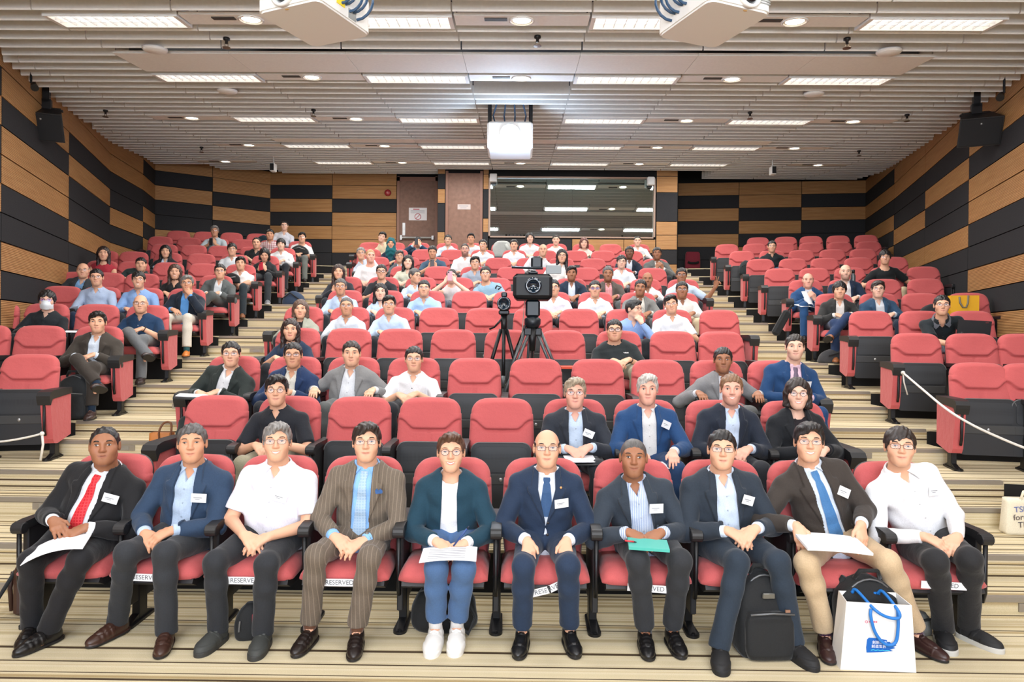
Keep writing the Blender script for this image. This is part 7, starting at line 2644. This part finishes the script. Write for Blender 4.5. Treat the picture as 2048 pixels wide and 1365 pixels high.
MB().tube([(-0.064 + 0.0065 * math.cos(q * math.pi / 4), -dd - 0.002, 0.262 + 0.0065 * math.sin(q * math.pi / 4)) for q in range(8)], 0.0018, 5, closed=True).build('logo_ring', LG, o)
mb = MB()
for i in range(4):
    mb.box((-0.050 + i * 0.011, -dd - 0.003, 0.259), (-0.042 + i * 0.011, -dd - 0.001, 0.267))
mb.build('logo_print', LG, o)
# grey cap on the floor near the right end
c = at_z(1852, 1268, 0.02)
o = empty('grey_pouch', V((c.x, c.y + 0.05, 0)), 0.3, label='grey pouch with dark strap on the floor beside the white tote bag', cat='pouch')
bag_body(0.06, 0.05, 0.13, 0.8, 0.0, 0.03, 2.4).build('body', cloth((122, 120, 114)), o, True)
MB().tube([(-0.04, -0.05, 0.10), (0.05, -0.06, 0.11), (0.07, -0.05, 0.05)], 0.007, 6).build('strap', NYL, o, True)
# cream tote at the right edge
c = at_z(2040, 1072, 0.29)
o = empty('cream_tote', V((c.x + 0.12, c.y + 0.06, 0.29)), -0.05, label='cream canvas tote bag with lettering at the right edge of the photograph', cat='tote bag')
CREAM = cloth((224, 214, 190), rough=0.95)
rings = [sq(0.20 * f, 0.05, z, 7, wob=0.01) for z, f in ((0, 1.0), (0.02, 1.04), (0.12, 1.0), (0.24, 0.96), (0.27, 0.95))]
loft(rings).build('body', CREAM, o, True)
MB().tube([(-0.10, -0.04, 0.26), (-0.085, -0.05, 0.33), (0.0, -0.05, 0.36), (0.085, -0.05, 0.33), (0.10, -0.04, 0.26)], 0.010, 6).build('handle', CREAM, o, True)
sh = Matrix(((1, 0.25, 0, 0), (0, 1, 0, 0), (0, 0, 1, 0), (0, 0, 0, 1)))
for body, x, z, cc in (('TSh', -0.155, 0.19, (96, 110, 168)), ('forum', -0.160, 0.13, (84, 70, 70)), ('TRIN', -0.125, 0.075, (92, 84, 84))):
    text(body, 'lettering', 0.062, mat('tote_ink', cc, 0.8), o, Matrix.Translation((x, -0.056, z)) @ Matrix.Rotation(math.pi / 2, 4, 'X') @ Matrix.Rotation(0.1, 4, 'Z'), 'LEFT')

# ---- bags further back
c = at(324, 900, y0(3) - 0.32)
o = empty('tan_handbag', V((c.x, c.y, zk(3))), 0.1, label='tan leather handbag with ring handle beside the feet of the dark green suit man', cat='handbag')
TAN = mat('tan_leather', (176, 108, 50), 0.5)
loft([sq(0.10 * f, 0.06, z, 6) for z, f in ((0, 0.98), (0.02, 1.02), (0.18, 1.0), (0.30, 0.94))]).build('body', TAN, o, True)
MB().tube(curve([(0.0, -0.06, 0.25), (0.0, -0.062, 0.32), (0.03, -0.05, 0.385), (0.075, -0.05, 0.40), (0.10, -0.05, 0.37), (0.095, -0.06, 0.26)]), 0.009, 8).build('handle', mat('dark_tan', (110, 66, 36), 0.5), o, True)
c = at(148, 835, y0(4) - 0.42)
backpack('backpack', V((c.x, c.y, zk(4))), 0.3, 0.15, 0.11, 0.46, 'dark backpack on the floor left of the dark brown suit man', m=cloth((44, 46, 48)))
c = at(588, 578, y0(9) - 0.35)
o = empty('denim_bag', V((c.x, c.y, zk(9))), -0.2, label='blue denim bag on the steps by the upper left aisle', cat='bag')
bag_body(0.22, 0.12, 0.26, 0.9, 0.0, 0.02, 2.5).build('body', cloth((52, 66, 88)), o, True)
MB().tube([(-0.15, -0.10, 0.14), (0.0, -0.13, 0.22), (0.16, -0.10, 0.10)], 0.012, 6).build('strap', NYL, o, True)
c = at(528, 470, y0(12) - 0.5)
o = empty('dark_coat_bag', V((c.x, c.y, zk(12) + 0.46)), 0, label='dark teal coat bundled on a chair in the back left row', cat='coat')
bag_body(0.26, 0.13, 0.42, 0.9, 0.0, 0.03, 2.6).build('body', cloth((26, 44, 54)), o, True)
MB().tube([(-0.2, -0.10, 0.1), (-0.05, -0.15, 0.3), (0.16, -0.12, 0.2)], 0.02, 6).build('fold', cloth((30, 52, 62)), o, True)
b = BODY['the man with black bag']
q = Wm(b, b.P + V((0, -0.25, 0.10)))
o = empty('lap_bag', q, 0.2, label='black bag on the lap of the man in white T-shirt', cat='bag')
bag_body(0.19, 0.10, 0.20, 0.8, 0, 0.02, 2.8).build('body', NYL, o, True)
MB().tube([(-0.12, -0.11, 0.10), (0, -0.12, 0.14), (0.12, -0.11, 0.10)], 0.006, 6).build('zip', STEEL, o, True)
b = BODY['the man with folded arms']
q = Wm(b, b.P + V((-0.08, -0.26, 0.08)))
o = empty('lap_case', q, 0.1, label='dark bag on the lap of the man with folded arms', cat='bag')
bag_body(0.13, 0.07, 0.17, 0.6, 0, 0.02, 3).build('body', NYL, o, True)
MB().tube([(-0.08, -0.08, 0.08), (0.08, -0.08, 0.10)], 0.006, 6).build('zip', STEEL, o, True)
c = at(1563, 645, Dside(7, 1575, 640, -0.4))
o = empty('hanging_bag', c, 0.0, label='black padded case hanging at the aisle beside the bright blue suit man', cat='bag')
mxh = Matrix.Rotation(0.5, 4, 'Y')
MB().box((-0.06, -0.05, -0.22), (0.06, 0.05, 0.20), ch=0.03, mx=mxh).build('body', NYL, o)
MB().tube([(0.09, 0, 0.17), (0.16, 0.02, 0.26), (0.18, 0.1, 0.22)], 0.010, 6).build('strap', NYL, o, True)
c = at(1672, 712, y0(6) - 0.45)
o = empty('floor_bag', V((c.x, c.y, zk(6))), 0, label='grey-black bag lying on the floor under the man showing his shoe sole', cat='bag')
bag_body(0.24, 0.12, 0.20, 0.9, 0, 0.02, 2.6).build('body', cloth((58, 58, 60)), o, True)
MB().tube([(-0.15, -0.11, 0.1), (0.0, -0.13, 0.15), (0.15, -0.11, 0.08)], 0.010, 6).build('strap', NYL, o, True)
S_ = lambda blk, k, i: SEATPOS[(blk, k, i)]
for (blk, k, px), lab, cc, dims in ((('R', 6, 1842), 'black bag on the empty chair beside the slate blazer man', (32, 33, 36), (0.20, 0.10, 0.36)), (('R', 10, 1483), 'small dark bag on the first chair of the tenth right row', (38, 44, 46), (0.14, 0.08, 0.30))):
    P_, rz_ = S_(blk, k, seat_of(blk, k, px))
    q = P_ + Matrix.Rotation(rz_, 3, 'Z') @ V((0.05, -0.13, 0.45))
    o = empty('seat_bag', q, rz_, label=lab, cat='bag')
    bag_body(dims[0], dims[1], dims[2], 0.7, 0.1, 0.02, 2.8).build('body', cloth(cc), o, True)
    MB().tube([(-0.1, -0.11, dims[2] * 0.5), (0, -0.12, dims[2] * 0.7), (0.1, -0.11, dims[2] * 0.5)], 0.008, 6).build('strap', NYL, o, True)
# yellow paper bag
q = at(1926, 617, Dside(6, 1926, 617, 0.0))
o = empty('yellow_bag', q + V((0, 0, -0.18)), -0.2, label='yellow paper bag with grey ribbon handles standing on a chair', cat='paper bag')
YEL = mat('paper_yellow', (226, 168, 20), 0.6)
MB().box((-0.17, -0.06, 0), (0.17, 0.06, 0.35)).build('body', YEL, o)
MB().tube([(-0.07, -0.066, 0.33), (-0.065, -0.072, 0.25), (-0.03, -0.074, 0.19), (0.01, -0.074, 0.19), (0.03, -0.072, 0.25), (0.035, -0.066, 0.35)], 0.012, 6).build('handle', mat('ribbon_grey', (120, 112, 96), 0.7), o, True)
# laptop
b = BODY['the man with laptop']
q = at(1945, 682, Dside(5, 1945, 680, -0.42))
o = empty('laptop', q, -0.25, label='open black laptop seen from behind in front of the black and grey polo man', cat='laptop')
MB().box((-0.17, -0.004, 0), (0.17, 0.008, 0.235), ch=0.003, mx=Matrix.Rotation(0.12, 4, 'X') @ Matrix.Rotation(0.06, 4, 'Y')).build('lid', mat('laptop_black', (18, 17, 20), 0.5), o)
MB().box((-0.17, 0.0, -0.012), (0.17, 0.24, 0.004), ch=0.003).build('keyboard_deck', mat('laptop_black', (18, 17, 20), 0.5), o)
MB().box((0.12, -0.010, 0.205), (0.15, -0.002, 0.212), mx=Matrix.Rotation(0.12, 4, 'X')).build('logo_print', mat('print_dark_red', (120, 40, 44), 0.6), o)
q = at(1921, 668, Dside(5, 1921, 668, -0.46))
o = empty('mouse', q, label='small dark device in the hand beside the laptop', cat='mouse')
MB().sphere((0, 0, 0), (0.03, 0.05, 0.018), 12, 8).build('shell', BLACK, o, True)
MB().box((-0.003, -0.03, 0.014), (0.003, -0.01, 0.02)).build('wheel', STEEL, o)
# bottle behind the bald bearded man
q = at(1706, 558, Dside(7, 1706, 558, 0.02))
o = empty('bottle', q + V((0, 0, -0.12)), label='grey metal bottle on the chair beside the bald bearded man', cat='bottle')
MB().lathe([(0.034, 0), (0.036, 0.01), (0.036, 0.17), (0.022, 0.20), (0.022, 0.21), (0.001, 0.21)], 16).build('body', mat('bottle_grey', (110, 118, 122), 0.3, 0.6), o, True)
MB().lathe([(0.026, 0.205), (0.026, 0.25), (0.020, 0.26), (0.001, 0.26)], 14).build('cap', BLACK, o, True)
# coat over a top-row chair
P_, rz_ = S_('C', 11, seat_of('C', 11, 1003))
o = empty('grey_coat', P_ + V((0, 0.12, 0.62)), 0, label='pale grey coat draped over a chair in the top centre row', cat='coat')
loft([sq(0.21 * f, 0.10, z, 3, wob=0.04) for z, f in ((0, 0.9), (0.1, 1.0), (0.25, 1.02), (0.34, 0.85), (0.385, 0.5))]).build('body', cloth((176, 178, 174)), o, True)
MB().tube([(0.08, -0.09, 0.30), (0.14, -0.12, 0.20), (0.15, -0.11, 0.05)], 0.035, 8).build('sleeve', cloth((168, 170, 166)), o, True)
q = at(1022, 540, y0(10) - 0.42)
o = empty('blue_box', q, label='bright blue box before the spiky-haired man in the tenth row', cat='box')
MB().box((-0.06, -0.02, -0.05), (0.06, 0.02, 0.05), ch=0.01).build('body', mat('bright_blue', (20, 80, 200), 0.5), o)
MB().box((-0.055, -0.022, 0.035), (0.055, 0.018, 0.055), ch=0.004).build('lid', mat('bright_blue_lid', (60, 120, 220), 0.5), o)
# folded usher seat on the back wall
q = at(1385, 525, 17.95)
o = empty('usher_seat', q, 0, label='folded dark red usher seat fixed on the back right wall', cat='seat')
loft([sq(0.20 * f, 0.06, z, 4) for z, f in ((-0.28, 0.9), (-0.24, 1.0), (0.0, 1.0), (0.22, 0.94), (0.27, 0.8))]).build('seat_pad', cloth((120, 40, 52)), o, True)
MB().tube([(-0.14, -0.075, 0.0), (-0.07, -0.085, -0.03), (0.07, -0.085, -0.03), (0.14, -0.075, 0.0)], 0.03, 8).build('handle_slot', JOINT, o, True)

# ---- white ropes closing the side blocks
P_, rz_ = S_('R', 4, 0)
a_ = P_ + Matrix.Rotation(rz_, 3, 'Z') @ V((-0.30, -0.26, 0.62))
pts = [at(1806, 746, a_.y)]
for px, py in ((1846, 780), (1892, 818), (1940, 848), (1990, 872), (2048, 896), (2120, 920)):
    pts.append(at(px, py, max(5.45, a_.y - 1.9 * (px - 1806) / 100)))
o = empty('white_rope', pts[0], label='white rope strung across the front of the right block', cat='rope')
MB().tube(curve([q - pts[0] for q in pts]), 0.010, 8).build('rope', ROPE, o, True)
e_ = at(1815, 790, a_.y)
MB().tube([V((0, 0, 0)), (at(1808, 765, a_.y) - pts[0]), (e_ - pts[0])], 0.007, 6).build('loose_end', ROPE, o, True)
MB().sphere((0, 0, 0), 0.022, 8, 6).build('knot', ROPE, o, True)
dl_ = S_('L', 3, 1)[0].y - 0.3
pts = [at(84, 868, dl_), at(60, 874, dl_), at(30, 880, dl_), at(0, 884, dl_), at(-60, 888, dl_)]
o = empty('white_rope', pts[0], label='white rope tied low on the first left block chair', cat='rope')
MB().tube(curve([q - pts[0] for q in pts]), 0.009, 8).build('rope', ROPE, o, True)
MB().tube([V((0, 0, 0)), at(86, 890, dl_) - pts[0], at(81, 921, dl_) - pts[0]], 0.010, 6).build('loose_end', ROPE, o, True)
MB().sphere((0, 0, 0), 0.02, 8, 6).build('knot', ROPE, o, True)

# ---- two video cameras on tripods in the fourth row
CAMB = mat('camera_body', (16, 26, 34), 0.4)
HOOD = mat('camera_hood', (12, 18, 24), 0.55)
GREYM = mat('tripod_grey', (92, 96, 98), 0.4, 0.4)
LENSB = mat('camera_lens', (10, 30, 44), 0.08, coat=1.0)
dT = y0(4) - 0.48
c = at(1066, 574, dT)
fz = zk(4)
o = empty('video_camera', c, label='large video camera on the taller tripod in the fourth row', cat='video camera')
s_ = dT / FPX
MB().box((-38 * s_, -0.05, -26 * s_), (38 * s_, 0.30, 24 * s_), ch=0.03).build('body', CAMB, o)
rx_ = Matrix.Rotation(math.pi / 2, 4, 'X')
MB().box((-40 * s_, -0.13, -25 * s_), (38 * s_, -0.05, 24 * s_), ch=0.035).build('lens_hood', HOOD, o)
MB().lathe([(0.085, 0), (0.085, 0.015), (0.06, 0.02), (0.05, 0.005), (0.001, 0.0)], 24, mx=Matrix.Translation((0, -0.13, 0)) @ rx_).build('lens', LENSB, o, True)
MB().box((-0.05, 0.0, 24 * s_), (0.05, 0.25, 0.17), ch=0.02).tube([(-0.22, 0.02, 0.20), (0.1, 0.0, 0.19)], 0.012, 8).build('handle', CAMB, o)
MB().box((-0.02, 0.12, 0.20), (0.10, 0.26, 0.33), ch=0.02).build('viewfinder', CAMB, o)
MB().box((0.13, 0.0, 0.135), (0.29, 0.012, 0.225), ch=0.006).build('side_screen', mat('screen_back', (130, 136, 138), 0.4), o)
MB().box((-0.075, 0.0, -0.31), (0.075, 0.16, -26 * s_), ch=0.02).build('battery_grip', CAMB, o)
t_ = empty('camera_tripod', V((c.x, c.y + 0.08, fz)), label='large grey tripod under the bigger video camera', cat='tripod')
H_ = c.z - fz
MB().lathe([(0.06, H_ - 0.42), (0.085, H_ - 0.38), (0.085, H_ - 0.33), (0.05, H_ - 0.30), (0.04, H_ - 0.28)], 18).build('fluid_head', CAMB, t_, True)
MB().tube([(0, 0, H_ - 0.42), (0, 0, H_ - 0.66)], [0.05, 0.028], 12).build('bowl', BLACKM, t_, True)
feet = [(-0.32, -0.40, -0.29), (0.31, 0.12, 0.0), (-0.04, 0.34, 0.0)]
feet = [(-0.40, -0.16, 0.0), (0.46, 0.04, 0.0), (-0.05, 0.30, 0.0)]
for fx_, fy_, fz_ in feet:
    L_ = MB()
    for e_ in (-0.022, 0.022):
        L_.tube([(fx_ * 0.12 + e_, fy_ * 0.12, H_ - 0.44), (fx_ * 0.62 + e_, fy_ * 0.62, (H_ - 0.44) * 0.45)], 0.016, 8)
    lg_ = L_.build('leg', GREYM, t_, True)
    MB().tube([(fx_ * 0.50, fy_ * 0.50, (H_ - 0.44) * 0.56), (fx_, fy_, 0.02 + fz_)], 0.016, 8).build('lower_leg', GREYM, lg_, True)
    MB().sphere((fx_, fy_, 0.02 + fz_), 0.025, 8, 6).build('foot', BLACK, lg_, True)
    MB().box((fx_ * 0.12 - 0.04, fy_ * 0.12 - 0.03, H_ - 0.50), (fx_ * 0.12 + 0.04, fy_ * 0.12 + 0.03, H_ - 0.42), ch=0.01).build('clamp', BLACKM, lg_)
MB().tube([(-0.06, -0.02, H_ - 0.36), (-0.16, 0.05, H_ - 0.62)], 0.012, 8).tube([(-0.15, 0.045, H_ - 0.60), (-0.19, 0.07, H_ - 0.72)], 0.018, 8).build('pan_handle', BLACKM, t_, True)
MB().tube([(0.0, 0, H_ - 0.66), (0.0, 0.02, 0.25)], 0.012, 8).build('centre_rod', BLACKM, t_)
MB().tube([(-0.08, 0.02, H_ - 0.10), (-0.11, -0.02, H_ - 0.5), (-0.10, 0.0, H_ - 0.9), (-0.13, 0.02, 0.2)], 0.005, 6).build('cable', mat('cable_grey', (150, 146, 136), 0.6), t_)
c = at(1008, 608, dT)
o = empty('small_video_camera', c, label='small video camera with round lens on the black tripod', cat='video camera')
MB().box((-0.065, -0.02, -0.065), (0.065, 0.20, 0.065), ch=0.025).build('body', CAMB, o)
MB().lathe([(0.066, 0), (0.07, 0.02), (0.07, 0.06), (0.055, 0.065), (0.045, 0.03), (0.001, 0.022)], 22, mx=Matrix.Translation((0, -0.01, 0.0)) @ rx_).build('lens', LENSB, o, True)
MB().box((-0.03, 0.02, 0.07), (0.03, 0.14, 0.125), ch=0.012).tube([(-0.06, 0.03, 0.15), (-0.03, 0.0, 0.17), (-0.075, 0.0, 0.185), (-0.09, 0.03, 0.16)], 0.008, 6).build('handle', CAMB, o)
MB().box((-0.055, 0.0, -0.11), (0.055, 0.14, -0.065), ch=0.01).build('mount_plate', BLACKM, o)
t_ = empty('camera_tripod', V((c.x, c.y + 0.07, fz)), label='slim black tripod under the smaller video camera', cat='tripod')
H_ = c.z - fz
MB().tube([(0, 0, H_ - 0.11), (0, 0, H_ - 0.30)], [0.035, 0.030], 12).build('head', BLACKM, t_, True)
MB().tube([(0, 0, H_ - 0.28), (0, 0, 0.45)], 0.018, 10).build('centre_column', BLACKM, t_)
for fx_, fy_ in ((-0.30, -0.03), (0.27, -0.02), (0.0, -0.20)):
    lg_ = MB().tube([(fx_ * 0.1, fy_ * 0.1, H_ - 0.26), (fx_ * 0.62, fy_ * 0.62, H_ * 0.35)], [0.020, 0.018], 8).build('leg', BLACKM, t_, True)
    MB().tube([(fx_ * 0.60, fy_ * 0.60, H_ * 0.37), (fx_, fy_, 0.015)], 0.012, 8).build('lower_leg', BLACKM, lg_, True)
    MB().tube([(fx_ * 0.58, fy_ * 0.58, H_ * 0.40), (fx_ * 0.66, fy_ * 0.66, H_ * 0.31)], 0.024, 8).build('clamp', GREYM, lg_, True)
    MB().sphere((fx_, fy_, 0.015), 0.018, 8, 6).build('foot', BLACK, lg_, True)
MB().tube([(-0.03, -0.03, H_ - 0.16), (-0.10, 0.02, H_ - 0.24), (-0.15, 0.05, H_ - 0.26)], 0.010, 8).build('pan_handle', BLACKM, t_, True)
